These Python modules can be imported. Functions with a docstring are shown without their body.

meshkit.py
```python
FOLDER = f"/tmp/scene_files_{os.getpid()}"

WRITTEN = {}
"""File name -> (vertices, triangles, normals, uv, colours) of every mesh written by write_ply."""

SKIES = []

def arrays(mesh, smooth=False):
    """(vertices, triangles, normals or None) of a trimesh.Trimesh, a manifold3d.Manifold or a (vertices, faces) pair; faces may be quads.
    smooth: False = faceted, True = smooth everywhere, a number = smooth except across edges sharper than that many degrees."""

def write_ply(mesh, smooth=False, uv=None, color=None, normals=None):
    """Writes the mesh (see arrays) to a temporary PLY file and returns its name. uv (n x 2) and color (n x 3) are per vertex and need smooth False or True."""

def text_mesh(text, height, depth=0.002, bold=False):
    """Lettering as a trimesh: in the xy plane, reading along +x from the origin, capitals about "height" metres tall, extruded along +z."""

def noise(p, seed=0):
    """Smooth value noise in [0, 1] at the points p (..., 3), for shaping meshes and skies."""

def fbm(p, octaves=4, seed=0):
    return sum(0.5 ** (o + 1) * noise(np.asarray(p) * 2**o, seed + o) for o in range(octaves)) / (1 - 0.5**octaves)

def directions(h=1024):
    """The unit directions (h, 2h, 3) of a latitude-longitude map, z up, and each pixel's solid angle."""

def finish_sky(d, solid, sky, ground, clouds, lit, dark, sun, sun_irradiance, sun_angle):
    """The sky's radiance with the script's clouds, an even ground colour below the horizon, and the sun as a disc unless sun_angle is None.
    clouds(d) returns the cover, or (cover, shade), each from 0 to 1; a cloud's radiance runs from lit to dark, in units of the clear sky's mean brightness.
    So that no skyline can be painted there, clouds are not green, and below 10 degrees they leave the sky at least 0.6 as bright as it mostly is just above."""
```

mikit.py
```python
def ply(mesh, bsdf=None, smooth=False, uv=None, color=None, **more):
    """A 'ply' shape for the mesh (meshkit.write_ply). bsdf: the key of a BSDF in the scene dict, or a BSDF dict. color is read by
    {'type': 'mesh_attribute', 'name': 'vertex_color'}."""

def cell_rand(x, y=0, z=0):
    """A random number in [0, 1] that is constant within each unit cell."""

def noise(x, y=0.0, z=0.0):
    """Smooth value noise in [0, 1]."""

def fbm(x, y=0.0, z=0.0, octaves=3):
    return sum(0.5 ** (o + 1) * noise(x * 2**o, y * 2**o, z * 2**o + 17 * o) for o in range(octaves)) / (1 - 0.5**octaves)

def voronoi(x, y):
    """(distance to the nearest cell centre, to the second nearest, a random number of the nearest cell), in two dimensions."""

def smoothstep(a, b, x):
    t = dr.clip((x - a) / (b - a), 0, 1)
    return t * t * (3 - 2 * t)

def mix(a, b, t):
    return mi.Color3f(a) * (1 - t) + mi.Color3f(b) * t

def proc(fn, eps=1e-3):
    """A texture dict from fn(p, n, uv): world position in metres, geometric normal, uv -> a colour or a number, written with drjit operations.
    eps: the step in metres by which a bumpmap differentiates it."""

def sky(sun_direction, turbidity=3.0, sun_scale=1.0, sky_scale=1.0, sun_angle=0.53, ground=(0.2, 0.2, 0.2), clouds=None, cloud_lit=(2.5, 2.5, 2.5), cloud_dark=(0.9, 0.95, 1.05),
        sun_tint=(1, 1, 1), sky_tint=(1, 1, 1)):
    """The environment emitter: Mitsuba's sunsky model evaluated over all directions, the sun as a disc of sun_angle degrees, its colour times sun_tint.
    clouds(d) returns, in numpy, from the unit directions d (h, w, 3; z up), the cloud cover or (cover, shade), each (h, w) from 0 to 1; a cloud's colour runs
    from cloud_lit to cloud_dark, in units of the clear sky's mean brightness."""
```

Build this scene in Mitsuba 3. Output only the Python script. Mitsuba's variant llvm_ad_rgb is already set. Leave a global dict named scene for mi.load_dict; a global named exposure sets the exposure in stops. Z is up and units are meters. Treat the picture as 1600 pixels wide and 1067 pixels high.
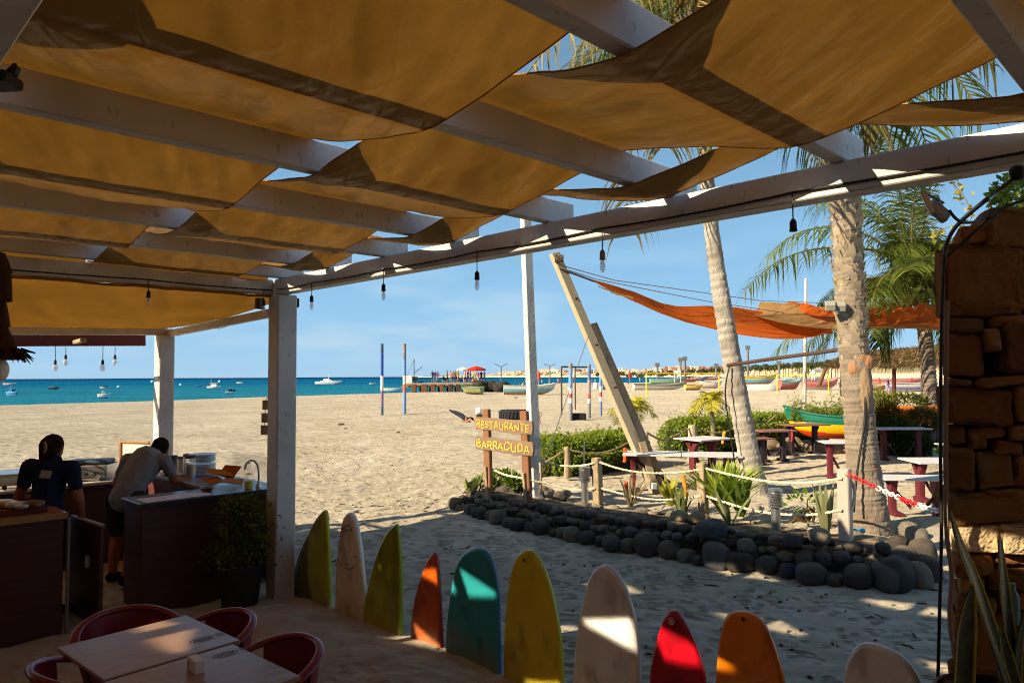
import math, random
import numpy as np, trimesh, mitsuba as mi, drjit as dr
import manifold3d as m3
from shapely.geometry import Polygon, Point, LineString
import shapely
import mikit, meshkit
from mikit import proc, fbm, noise, smoothstep, mix, voronoi, cell_rand

# ------------------------------------------------------------------ camera, sky, exposure
FOC, EYE = 1138.0, 2.2                      # focal length in photo pixels (1600 wide), eye height in metres
PITCH, ROLL = math.radians(2.73), math.radians(0.32)
_fw = np.array([0, math.cos(PITCH), math.sin(PITCH)]); _u0 = np.cross([1, 0, 0], _fw)
_r = np.array([1, 0, 0]) * math.cos(ROLL) - _u0 * math.sin(ROLL); _u = np.cross(_r, _fw)
E0 = np.array([0, 0, EYE])
exposure = 2.77
scene = {'type': 'scene'}
labels = {}
scene['camera'] = {'type': 'perspective', 'fov_axis': 'x', 'fov': math.degrees(2 * math.atan(800 / FOC)), 'near_clip': 0.05, 'far_clip': 40000.0,
    'to_world': mi.ScalarTransform4f().look_at(origin=[0, 0, EYE], target=list(E0 + _fw), up=list(_u))}
SUN = np.array([-1.667, -0.874, 1.0])
def _clouds(d):                             # thin haze thinning upwards all round, with faint streaks of cloud low down
    el = np.degrees(np.arcsin(np.clip(d[..., 2], -1, 1)))
    az = np.arctan2(d[..., 0], d[..., 1])
    n = meshkit.fbm(np.stack([az * 6, el * 0.55, az * 0 + 3], -1), 5, 3)
    w = np.clip((n - 0.5) / 0.2, 0, 1) * np.clip((el - 0.3) / 1.5, 0, 1) * np.clip((12 - el) / 6, 0, 1)
    haze = 0.8 * np.exp(-np.clip(el, 0, 90) / 20.0)
    return np.clip(haze + 0.45 * w * (1 - haze), 0, 1), np.clip(0.7 * np.exp(-np.clip(el, 0, 90) / 4.5) + 0.6 * w, 0, 1)
scene['sky'] = mikit.sky(SUN.tolist(), turbidity=3.0, sky_scale=0.5, clouds=_clouds, cloud_lit=(0.92, 2.4, 4.1), cloud_dark=(1.85, 2.75, 3.5), ground=(0.3, 0.26, 0.2), sky_tint=(1.04, 1.0, 0.93), sun_tint=(0.94, 1.0, 1.02))

# ------------------------------------------------------------------ places
def ray(px, py):
    d = _fw + _r * (px - 800) / FOC - _u * (py - 533.5) / FOC
    return d / d[1]
def G(px, py, z=0.0):                       # the point of height z seen there
    d = ray(px, py); return E0 + d * ((z - EYE) / d[2])
def W(px, py, y):                           # the point seen there at y metres in front
    return E0 + ray(px, py) * y
P0 = np.array([-2.312, 7.48]); TH = math.radians(44.7)
UA = np.array([math.sin(TH), -math.cos(TH)]); UB = np.array([-math.cos(TH), -math.sin(TH)])
def AB(a, b, z=0.0):                        # the pergola's own frame: a towards the viewer along the right beam, b to the left under the roof
    p = P0 + UA * a + UB * b; return np.array([p[0], p[1], z])
def srgb(*c):
    c = np.array(c[0] if len(c) == 1 else c, float) / 255
    return np.where(c < 0.04045, c / 12.92, ((c + 0.055) / 1.055) ** 2.4)
rng = np.random.default_rng(7)

# ------------------------------------------------------------------ entries and labels
_used = {}
def numbered(name):
    k = _used.get(name, -1) + 1; _used[name] = k
    return name if k == 0 else f'{name}_{k:03d}'
def tag(key, label=None, cat=None, group=None, kind=None):
    d = labels.setdefault(key, {})
    for a, b in (('label', label), ('category', cat), ('group', group), ('kind', kind)):
        if b: d[a] = b
    return key
def thing(name, label, cat, group=None):
    return tag(numbered(name), label, cat, group)
def tm(mesh):
    if hasattr(mesh, 'to_mesh'):
        m = mesh.to_mesh(); return trimesh.Trimesh(np.array(m.vert_properties[:, :3]), np.array(m.tri_verts), process=False)
    if isinstance(mesh, tuple):
        v, f = np.asarray(mesh[0], float), np.asarray(mesh[1], int)
        if f.shape[1] == 4: f = np.vstack([f[:, [0, 1, 2]], f[:, [0, 2, 3]]])
        return trimesh.Trimesh(v, f, process=False)
    if isinstance(mesh, list): return cat(mesh)
    return mesh
def cat(ms):
    ms = [tm(m) for m in ms]; vs, fs, n = [], [], 0
    for m in ms: vs.append(np.asarray(m.vertices)); fs.append(np.asarray(m.faces) + n); n += len(m.vertices)
    return trimesh.Trimesh(np.vstack(vs), np.vstack(fs), process=False)
def obj(name, mesh, mat, parent=None, smooth=40, color=None, var=0.0, seed=0, freq=3.0, **lab):
    """One entry of the scene. color: one colour, one per vertex, or a function of the vertices; var: noise in its brightness."""
    key = numbered(f'{parent}__{name}' if parent else name)
    mesh = tm(mesh)
    if color is not None:
        if not callable(color) and np.ndim(color) == 2: c, m, sm = np.asarray(color), mesh, smooth
        else:
            m, sm = mesh, smooth
            if smooth is not True and smooth is not False and smooth is not None:
                m = trimesh.graph.smooth_shade(mesh, angle=math.radians(smooth), facet_minarea=None); sm = True
            v = np.asarray(m.vertices)
            c = color(v) if callable(color) else np.tile(np.asarray(color, float), (len(v), 1))
            if var: c = c * (1 + var * 2 * (meshkit.fbm(v * freq, 3, seed) - 0.5))[:, None]
        scene[key] = mikit.ply(m, mat, smooth=sm, color=np.clip(c, 0, 1))
    else:
        scene[key] = mikit.ply(mesh, mat, smooth=smooth)
    if lab: tag(key, **lab)
    return key

# ------------------------------------------------------------------ shapes
def box(c, s, rot=0.0, bev=0.0):
    s = np.asarray(s, float) / 2
    if bev:
        b = min(bev, *(s * 0.9)); pts = []
        for i in (-1, 1):
            for j in (-1, 1):
                for k in (-1, 1):
                    q = np.array([i, j, k]) * s
                    for ax in range(3):
                        e = -np.array([i, j, k]) * b; e[ax] = 0; pts.append(q + e)
        m = trimesh.convex.convex_hull(np.array(pts))
    else:
        m = trimesh.creation.box(2 * s)
    if rot: m.apply_transform(trimesh.transformations.rotation_matrix(rot, [0, 0, 1]))
    m.apply_translation(c); return m
def bar(p, q, w, h, up=(0, 0, 1), bev=0.006, w2=None, h2=None):
    """A timber from p to q: w across, h along up."""
    p, q = np.asarray(p, float), np.asarray(q, float); t = q - p; L = np.linalg.norm(t); t /= L
    x = np.cross(t, up); x /= np.linalg.norm(x); y = np.cross(x, t)
    pts = []
    for s, ww, hh in ((0, w, h), (1, w2 or w, h2 or h)):
        for i in (-1, 1):
            for j in (-1, 1):
                for dx, dy, dz in ((bev, bev, 0), (bev, 0, bev), (0, bev, bev)):
                    pts.append(p + t * (L * s + (dz if s == 0 else -dz)) + x * i * (ww / 2 - dx) + y * j * (hh / 2 - dy))
    return trimesh.convex.convex_hull(np.array(pts))
def tube(pts, r, sides=8, cap=True):
    p = np.asarray(pts, float); n = len(p); r = np.broadcast_to(np.asarray(r, float), (n,))
    t = np.gradient(p, axis=0); t /= np.linalg.norm(t, axis=1, keepdims=True) + 1e-12
    a = np.cross(t[0], [0, 0, 1.0] if abs(t[0][2]) < 0.9 else [1.0, 0, 0]); a /= np.linalg.norm(a)
    A = [a]
    for i in range(1, n):
        a = A[-1] - t[i] * (A[-1] @ t[i]); A.append(a / (np.linalg.norm(a) + 1e-12))
    A = np.array(A); B = np.cross(t, A); ang = np.arange(sides) * 2 * np.pi / sides
    v = p[:, None] + r[:, None, None] * (np.cos(ang)[None, :, None] * A[:, None] + np.sin(ang)[None, :, None] * B[:, None])
    v = v.reshape(-1, 3); i, j = np.meshgrid(np.arange(n - 1), np.arange(sides), indexing='ij')
    q = np.stack([i * sides + j, i * sides + (j + 1) % sides, (i + 1) * sides + (j + 1) % sides, (i + 1) * sides + j], -1).reshape(-1, 4)
    f = np.vstack([q[:, [0, 1, 2]], q[:, [0, 2, 3]]])
    if cap:
        k = np.arange(1, sides - 1); z = np.zeros_like(k)
        f = np.vstack([f, np.stack([z, k + 1, k], 1), np.stack([z, k, k + 1], 1) + (n - 1) * sides])
    return trimesh.Trimesh(v, f, process=False)
def curve(pts, n=24):
    from scipy.interpolate import CubicSpline
    p = np.asarray(pts, float); s = np.concatenate([[0], np.cumsum(np.linalg.norm(np.diff(p, axis=0), axis=1))])
    if len(p) == 2: return p[0] + (p[1] - p[0]) * np.linspace(0, 1, n)[:, None]
    return CubicSpline(s, p, bc_type='natural')(np.linspace(0, s[-1], n))
def sag(p, q, d, n=16):
    p, q = np.asarray(p, float), np.asarray(q, float); t = np.linspace(0, 1, n)[:, None]
    return p + (q - p) * t - np.array([0, 0, d]) * 4 * t * (1 - t)
def lathe(prof, c=(0, 0, 0), n=24):
    prof = np.asarray(prof, float); ang = np.arange(n) * 2 * np.pi / n; k = len(prof)
    v = np.stack([prof[:, 0][:, None] * np.cos(ang), prof[:, 0][:, None] * np.sin(ang), np.repeat(prof[:, 1][:, None], n, 1)], -1).reshape(-1, 3) + np.asarray(c)
    i, j = np.meshgrid(np.arange(k - 1), np.arange(n), indexing='ij')
    q = np.stack([i * n + j, i * n + (j + 1) % n, (i + 1) * n + (j + 1) % n, (i + 1) * n + j], -1).reshape(-1, 4)
    return tm((v, q))
def grid(P):
    """A sheet from an array of points (n, m, 3)."""
    n, m = P.shape[:2]; i, j = np.meshgrid(np.arange(n - 1), np.arange(m - 1), indexing='ij'); k = (i * m + j).ravel()
    return tm((P.reshape(-1, 3), np.stack([k, k + m, k + m + 1, k + 1], 1)))
def blob(c, r, seed, amp=0.18, sub=3, rot=0.0, flat=0.0, freq=1.3):
    m = trimesh.creation.icosphere(subdivisions=sub); v = np.array(m.vertices)
    n = meshkit.fbm(v * freq + seed * 3.7, 3, seed) - 0.5
    v = v * (1 + 2 * amp * n)[:, None]
    v = np.sign(v) * np.abs(v) ** (1 - flat)
    v = v * np.asarray(r)
    cs, sn = math.cos(rot), math.sin(rot)
    v = v @ np.array([[cs, sn, 0], [-sn, cs, 0], [0, 0, 1]])
    return trimesh.Trimesh(v + np.asarray(c), m.faces, process=False)
def slab(poly, org, ex, ey, t, edge=0.012, size=0.06):
    """A plate with rounded rims from an outline (n, 2): x along ex, y along ey from org; t thick, away along ex x ey."""
    p = np.asarray(poly, float)
    if Polygon(p).exterior.is_ccw is False: p = p[::-1]
    ring = np.vstack([p, p[:1]]); s = np.concatenate([[0], np.cumsum(np.linalg.norm(np.diff(ring, axis=0), axis=1))])
    n = max(24, int(s[-1] / size)); u = np.linspace(0, s[-1], n, endpoint=False)
    p = np.stack([np.interp(u, s, ring[:, k]) for k in (0, 1)], 1)
    tt = np.roll(p, -1, 0) - np.roll(p, 1, 0); tt /= np.linalg.norm(tt, axis=1, keepdims=True); nn = np.stack([tt[:, 1], -tt[:, 0]], 1)
    ez = np.cross(ex, ey); rings = []
    for ins, z in ((edge, 0), (edge * 0.3, t * 0.12), (0, t * 0.35), (0, t * 0.65), (edge * 0.3, t * 0.88), (edge, t)):
        q = p - nn * ins; rings.append(np.asarray(org) + q[:, :1] * ex + q[:, 1:] * ey - ez * z)
    v = np.vstack(rings); f = []
    i, j = np.meshgrid(np.arange(5), np.arange(n), indexing='ij')
    qd = np.stack([i * n + j, (i + 1) * n + j, (i + 1) * n + (j + 1) % n, i * n + (j + 1) % n], -1).reshape(-1, 4)
    f = np.vstack([qd[:, [0, 1, 2]], qd[:, [0, 2, 3]]])
    inner = p - nn * edge
    try:
        v2, f2 = trimesh.creation.triangulate_polygon(Polygon(inner), engine='earcut')
    except Exception:
        v2, f2 = inner, np.stack([np.zeros(n - 2, int), np.arange(1, n - 1), np.arange(2, n)], 1)
    f2 = np.asarray(f2)
    a = v2[f2]; area = (a[:, 1, 0] - a[:, 0, 0]) * (a[:, 2, 1] - a[:, 0, 1]) - (a[:, 2, 0] - a[:, 0, 0]) * (a[:, 1, 1] - a[:, 0, 1])
    f2 = np.where(area[:, None] < 0, f2[:, ::-1], f2)
    front = np.asarray(org) + v2[:, :1] * ex + v2[:, 1:] * ey; back = front - ez * t; N = len(v)
    V = np.vstack([v, front, back]); F = np.vstack([f, f2 + N, f2[:, ::-1] + N + len(front)])
    m = trimesh.Trimesh(V, F, process=False); m.merge_vertices(digits_vertex=6)
    return m
def ball(p, r, seg=12): return m3.Manifold.sphere(float(r), seg).translate([float(x) for x in p])
def flesh(bones, length=0.03, it=10, seg=14):
    """One continuous body from bones [(p, rp, q, rq), ...]."""
    b = [m3.Manifold.batch_hull([ball(p, rp, seg), ball(q, rq, seg)]) for p, rp, q, rq in bones]
    m = m3.Manifold.batch_boolean(b, m3.OpType.Add).refine_to_length(length)
    m = tm(m); m.merge_vertices(); trimesh.smoothing.filter_taubin(m, iterations=it); return m
def leafcloud(pts, size, seed, aspect=2.2, nrm=None, tilt=0.9):
    """One small diamond leaf at each point; returns (mesh, leaf number of every vertex)."""
    r = np.random.default_rng(seed); n = len(pts)
    d = r.normal(size=(n, 3)); d = d if nrm is None else d * tilt + np.asarray(nrm) * 1.0
    d /= np.linalg.norm(d, axis=1, keepdims=True)
    o = np.cross(d, r.normal(size=(n, 3))); o /= np.linalg.norm(o, axis=1, keepdims=True)
    s = (size * r.uniform(0.6, 1.35, n))[:, None]; w = s / aspect; k = np.cross(d, o)
    v = np.stack([pts - d * s * 0.5, pts + o * w * 0.5 + k * s * 0.06, pts + d * s * 0.5, pts - o * w * 0.5 + k * s * 0.06], 1).reshape(-1, 3)
    i = np.arange(n) * 4
    f = np.concatenate([np.stack([i, i + 1, i + 2], 1), np.stack([i, i + 2, i + 3], 1)])
    return trimesh.Trimesh(v, f, process=False), np.repeat(np.arange(n), 4)
def leafcolors(idx, seed, a, b, jit=0.25):
    r = np.random.default_rng(seed + 99); n = idx.max() + 1; t = r.uniform(0, 1, (n, 1))
    c = (np.asarray(a) * (1 - t) + np.asarray(b) * t) * r.uniform(1 - jit, 1 + jit, (n, 1))
    return c[idx]

# ------------------------------------------------------------------ materials
def rough(c, r=0.8, spec=0.3, **k): return {'type': 'twosided', 'b': {'type': 'principled', 'base_color': c if isinstance(c, dict) else {'type': 'rgb', 'value': list(map(float, c))}, 'roughness': r, 'specular': spec, **k}}
VC = {'type': 'mesh_attribute', 'name': 'vertex_color'}
def bumped(b, fn, scale, eps=2e-3): return {'type': 'twosided', 'b': {'type': 'bumpmap', 'arbitrary': proc(fn, eps), 'scale': scale, 'n': b['b']}}
scene['m_paint'] = rough(VC, 0.55, 0.35)                      # one colour per object: painted, plastic, cloth
scene['m_matt'] = rough(VC, 0.95, 0.15)
scene['m_gloss'] = rough(VC, 0.28, 0.5, clearcoat=0.5, clearcoat_gloss=0.85)
def _stonebump(p, n, uv): return 0.6 * fbm(p.x * 14, p.y * 14, p.z * 14, 4) + 0.4 * fbm(p.x * 70, p.y * 70, p.z * 70, 2)
scene['m_stone'] = bumped(rough(VC, 0.85, 0.25), _stonebump, 0.02)
def _barkbump(p, n, uv): return fbm(p.x * 30, p.y * 30, p.z * 9, 4)
scene['m_bark'] = bumped(rough(VC, 0.95, 0.15), _barkbump, 0.02)
def _rubble(p, n, uv):
    q = fbm(p.x * 16, p.y * 16, p.z * 16, 4); return 0.6 * q + 0.5 * dr.abs(fbm(p.x * 7, p.y * 7, p.z * 11, 3) - 0.5) + 0.25 * fbm(p.x * 90, p.y * 90, p.z * 90, 2)
scene['m_rubble'] = bumped(rough(VC, 0.95, 0.1), _rubble, 0.035)
scene['m_fabric'] = bumped(rough(VC, 0.95, 0.1), lambda p, n, uv: fbm(p.x * 13 + p.z * 5, p.y * 13, p.z * 7 - p.x * 6, 3), 0.045)
scene['m_leaf'] = {'type': 'principledthin', 'base_color': VC, 'roughness': 0.45, 'diff_trans': 0.7, 'spec_trans': 0.0, 'eta': 1.4}
scene['m_metal'] = rough((0.55, 0.55, 0.56), 0.3, 0.5, metallic=0.9)
scene['m_glass'] = {'type': 'thindielectric', 'int_ior': 1.5}
scene['m_black'] = rough((0.012, 0.012, 0.013), 0.5, 0.4)
def _wood(p, n, uv):
    s = fbm(p.x * 9 + p.y * 5, p.y * 9 - p.x * 5, p.z * 1.3, 3); g = fbm((p.x + p.z) * 60, (p.y - p.z) * 60, p.z * 4, 2)
    return mix((0.40, 0.31, 0.21), (0.26, 0.19, 0.12), smoothstep(0.35, 0.7, 0.6 * s + 0.4 * g))
scene['m_timber'] = rough(proc(_wood), 0.8, 0.2)
def _white(p, n, uv):
    d = fbm(p.x * 3, p.y * 3, p.z * 2, 4); s = fbm(p.x * 40, p.y * 40, p.z * 12, 2)
    c = mix((0.60, 0.59, 0.585), (0.45, 0.435, 0.42), smoothstep(0.42, 0.8, d))
    return mix(c, (0.30, 0.25, 0.2), smoothstep(0.74, 0.8, s) * 0.6)
scene['m_white_wood'] = bumped(rough(proc(_white), 0.5, 0.4), lambda p, n, uv: fbm(p.x * 25, p.y * 25, p.z * 25, 3), 0.004)
def _cloth(p, n, uv):
    d = fbm(p.x * 1.6, p.y * 1.6, p.z * 4, 4); s = fbm(p.x * 11, p.y * 11, p.z * 5, 3); w = noise(p.x * 160, p.y * 160, 0.0)
    c = mix((0.40, 0.187, 0.030), (0.335, 0.152, 0.022), smoothstep(0.3, 0.7, d))
    return c * (0.9 + 0.2 * s) * (0.95 + 0.1 * w)
scene['m_cloth_thin'] = {'type': 'principledthin', 'base_color': proc(_cloth), 'roughness': 0.4, 'diff_trans': 0.6, 'spec_trans': 0.0, 'eta': 1.5}
_ua, _ub = (math.sin(TH), -math.cos(TH)), (-math.cos(TH), -math.sin(TH))
def _crease(p, n, uv):                        # fine pulled creases running across the strips, and the weave
    a = p.x * _ua[0] + p.y * _ua[1]; b = p.x * _ub[0] + p.y * _ub[1]
    q = fbm(a * 1.3 + b * 1.1, b * 9.0 - a * 4.5, 0.0, 3); r = fbm(a * 2.5 - b * 0.6, b * 17.0 + a * 6.0, 5.0, 2)
    return 0.7 * q + 0.3 * r + 0.25 * dr.maximum(0.0, 1 - dr.abs(q - 0.5) * 18)
scene['m_cloth_face'] = bumped(rough(proc(_cloth), 0.3, 0.9), _crease, 0.03, 4e-3)
scene['m_shade_cloth'] = {'type': 'blendbsdf', 'weight': 0.27, 'a': {'type': 'ref', 'id': 'm_cloth_thin'}, 'b': {'type': 'ref', 'id': 'm_cloth_face'}}
scene['m_bulb'] = {'type': 'principledthin', 'base_color': {'type': 'rgb', 'value': [0.92, 0.92, 0.92]}, 'roughness': 0.12, 'spec_trans': 0.7, 'diff_trans': 1.0, 'eta': 1.5}
scene['m_sail'] = {'type': 'principledthin', 'base_color': VC, 'roughness': 0.6, 'diff_trans': 0.8, 'spec_trans': 0.0, 'eta': 1.3}
def _sand(p, n, uv):
    a = fbm(p.x * 0.5, p.y * 0.5, 1.0, 4); b = fbm(p.x * 7, p.y * 7, 2.0, 3); g = noise(p.x * 230, p.y * 230, 0.0); d = noise(p.x * 3.1 + 50, p.y * 3.1, 4.0)
    c = mix((0.405, 0.355, 0.285), (0.335, 0.29, 0.222), smoothstep(0.3, 0.7, 0.6 * a + 0.4 * b)) * (0.86 + 0.28 * g)
    return mix(c, (0.13, 0.105, 0.075), smoothstep(0.83, 0.95, d) * smoothstep(0.6, 0.75, b) * 0.35)
def _sandbump(p, n, uv):                      # footprints and pits; the sand under the roof is swept smoother
    q = fbm(p.x * 2.6, p.y * 2.6, 0.0, 3); w, s, c = voronoi(p.x * 3.3 + 0.7 * q, p.y * 3.3); w2, s2, c2 = voronoi(p.x * 7.7 + 0.6 * q, p.y * 7.7 + 9); m = smoothstep(0.3, 0.6, fbm(p.x * 0.28, p.y * 0.28, 7.0, 3))
    b = (p.x - P0[0]) * _ub[0] + (p.y - P0[1]) * _ub[1]; k = 1 - 0.62 * smoothstep(-0.5, 0.1, b) * smoothstep(-1.0, 0.0, (p.x - P0[0]) * _ua[0] + (p.y - P0[1]) * _ua[1])
    return q * 0.6 * (0.5 + 0.5 * k) - k * (1 - smoothstep(0.06, 0.45, w)) * smoothstep(0.25, 0.8, c) * (0.45 + 0.55 * m) - k * (1 - smoothstep(0.0, 0.42, w2)) * smoothstep(0.3, 0.9, c2) * (0.3 + 0.5 * m) + 0.1 * fbm(p.x * 26, p.y * 26, 0.0, 2)
scene['m_sand'] = bumped(rough(proc(_sand), 1.0, 0.05), _sandbump, 0.07, 8e-3)

# ================================================================== the setting: sand, sea, headland, flower bed
shore = [(-900, 60), (-300, 62)] + [tuple(G(x, y, -0.25)[:2]) for x, y in ((0, 633.5), (240, 626.5), (400, 620.5), (600, 614.5), (660, 612.5), (760, 610), (830, 604), (870, 598.6), (1000, 598.2), (1030, 596.5))]
land = Polygon(shore + [(150, 560), (700, 900), (1800, 900), (1800, -900), (-900, -900)])
bed_line = np.array([G(715, 797)[:2], G(850, 832)[:2], G(1000, 860)[:2], G(1150, 884)[:2], G(1300, 908)[:2], G(1385, 916)[:2]])
garden = Polygon([tuple(p) for p in bed_line + np.array([0.25, 0.3])] + [(5.3, 9.6), (16, 8.6), (26, 30), (9, 30), (1.0, 18), (-0.7, 13.2)])
def sand_height(x, y):
    x, y = np.asarray(x, float), np.asarray(y, float)
    p = np.stack([x, y, 0 * x], -1)
    r = np.hypot(x, y)
    near = np.clip(1.2 - r / 60, 0.15, 1)
    h = 0.10 * (meshkit.fbm(p * 0.35, 3, 4) - 0.5) + near * 0.075 * (meshkit.fbm(p * 1.9, 3, 5) - 0.5) + near * 0.03 * (meshkit.fbm(p * 6.0, 2, 6) - 0.5)
    pts = shapely.points(x.ravel(), y.ravel())
    gd = (shapely.distance(garden, pts) - shapely.distance(garden.boundary, pts) * shapely.contains(garden, pts)).reshape(x.shape)
    h = h + 0.15 * np.clip(0.5 - gd / 1.2, 0, 1)
    sd = (shapely.distance(land.boundary, pts) * np.where(shapely.contains(land, pts), 1, -1)).reshape(x.shape)
    h = np.where(sd < 9, h * np.clip(sd / 9, 0, 1) - 0.25 * np.clip(1 - sd / 9, 0, 3) ** 1.3, h)
    g = np.stack([x - P0[0], y - P0[1]], -1); b = g @ UB; a = g @ UA
    h = h + 0.10 * np.exp(-((b - 0.55) / 0.5) ** 2) * np.clip(a / 0.5, 0, 1) * np.clip((8 - a) / 2, 0, 1)
    return h
ang = np.concatenate([np.radians(np.linspace(-180, -44, 60, endpoint=False)), np.radians(np.linspace(-44, 44, 620, endpoint=False)), np.radians(np.linspace(44, 180, 61))])
rr = [0.4]
while rr[-1] < 2200: rr.append(rr[-1] * (1.011 if 3 < rr[-1] < 60 else 1.05))
rr = np.array(rr); A_, R_ = np.meshgrid(ang, rr, indexing='ij')
X_, Y_ = R_ * np.sin(A_), R_ * np.cos(A_)
key = obj('sand', grid(np.stack([X_, Y_, sand_height(X_, Y_)], -1)[::-1]), 'm_sand', smooth=True)
tag(key, 'pale trodden beach sand running down to the sea', 'sand', kind='structure')
def GZ(px, py, it=4):
    z = 0.0
    for _ in range(it):
        p = G(px, py, z); z = float(sand_height(p[0], p[1]))
    return G(px, py, z)
def hz(p): return float(sand_height(p[0], p[1]))

def _sea(p, n, uv):
    n1 = fbm(p.x * 0.012, p.y * 0.03, 0.0, 3)
    t = smoothstep(70.0, 330.0, p.y + 90 * (n1 - 0.5)); t2 = smoothstep(250.0, 1500.0, p.y)
    c = mix((0.02, 0.185, 0.30), (0.006, 0.125, 0.285), t); c = mix(c, (0.003, 0.06, 0.205), t2)
    return c * (0.75 + 0.5 * fbm(p.x * 0.05, p.y * 0.25, 3.0, 3))
scene['m_sea_body'] = {'type': 'diffuse', 'reflectance': proc(_sea)}
scene['m_sea_top'] = rough((0.0, 0.0, 0.0), 0.3, 0.5)['b']
scene['m_sea'] = {'type': 'twosided', 'b': {'type': 'bumpmap', 'arbitrary': proc(lambda p, n, uv: fbm(p.x * 0.35, p.y * 0.9, 0.0, 4) + 0.5 * noise(p.x * 3, p.y * 5, 1.0), 0.03), 'scale': 0.5, 'n': {'type': 'blendbsdf', 'weight': 0.035, 'a': scene['m_sea_body'], 'b': scene['m_sea_top']}}}
del scene['m_sea_body'], scene['m_sea_top']
sa = np.radians(np.linspace(-75, 60, 240)); sr = np.geomspace(30, 30000, 90); A_, R_ = np.meshgrid(sa, sr, indexing='ij')
obj('sea', grid(np.stack([R_ * np.sin(A_), R_ * np.cos(A_), 0 * A_ - 0.25], -1)[::-1]), 'm_sea', smooth=False, label='turquoise sea turning deep blue towards the horizon', cat='sea', kind='structure')

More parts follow.
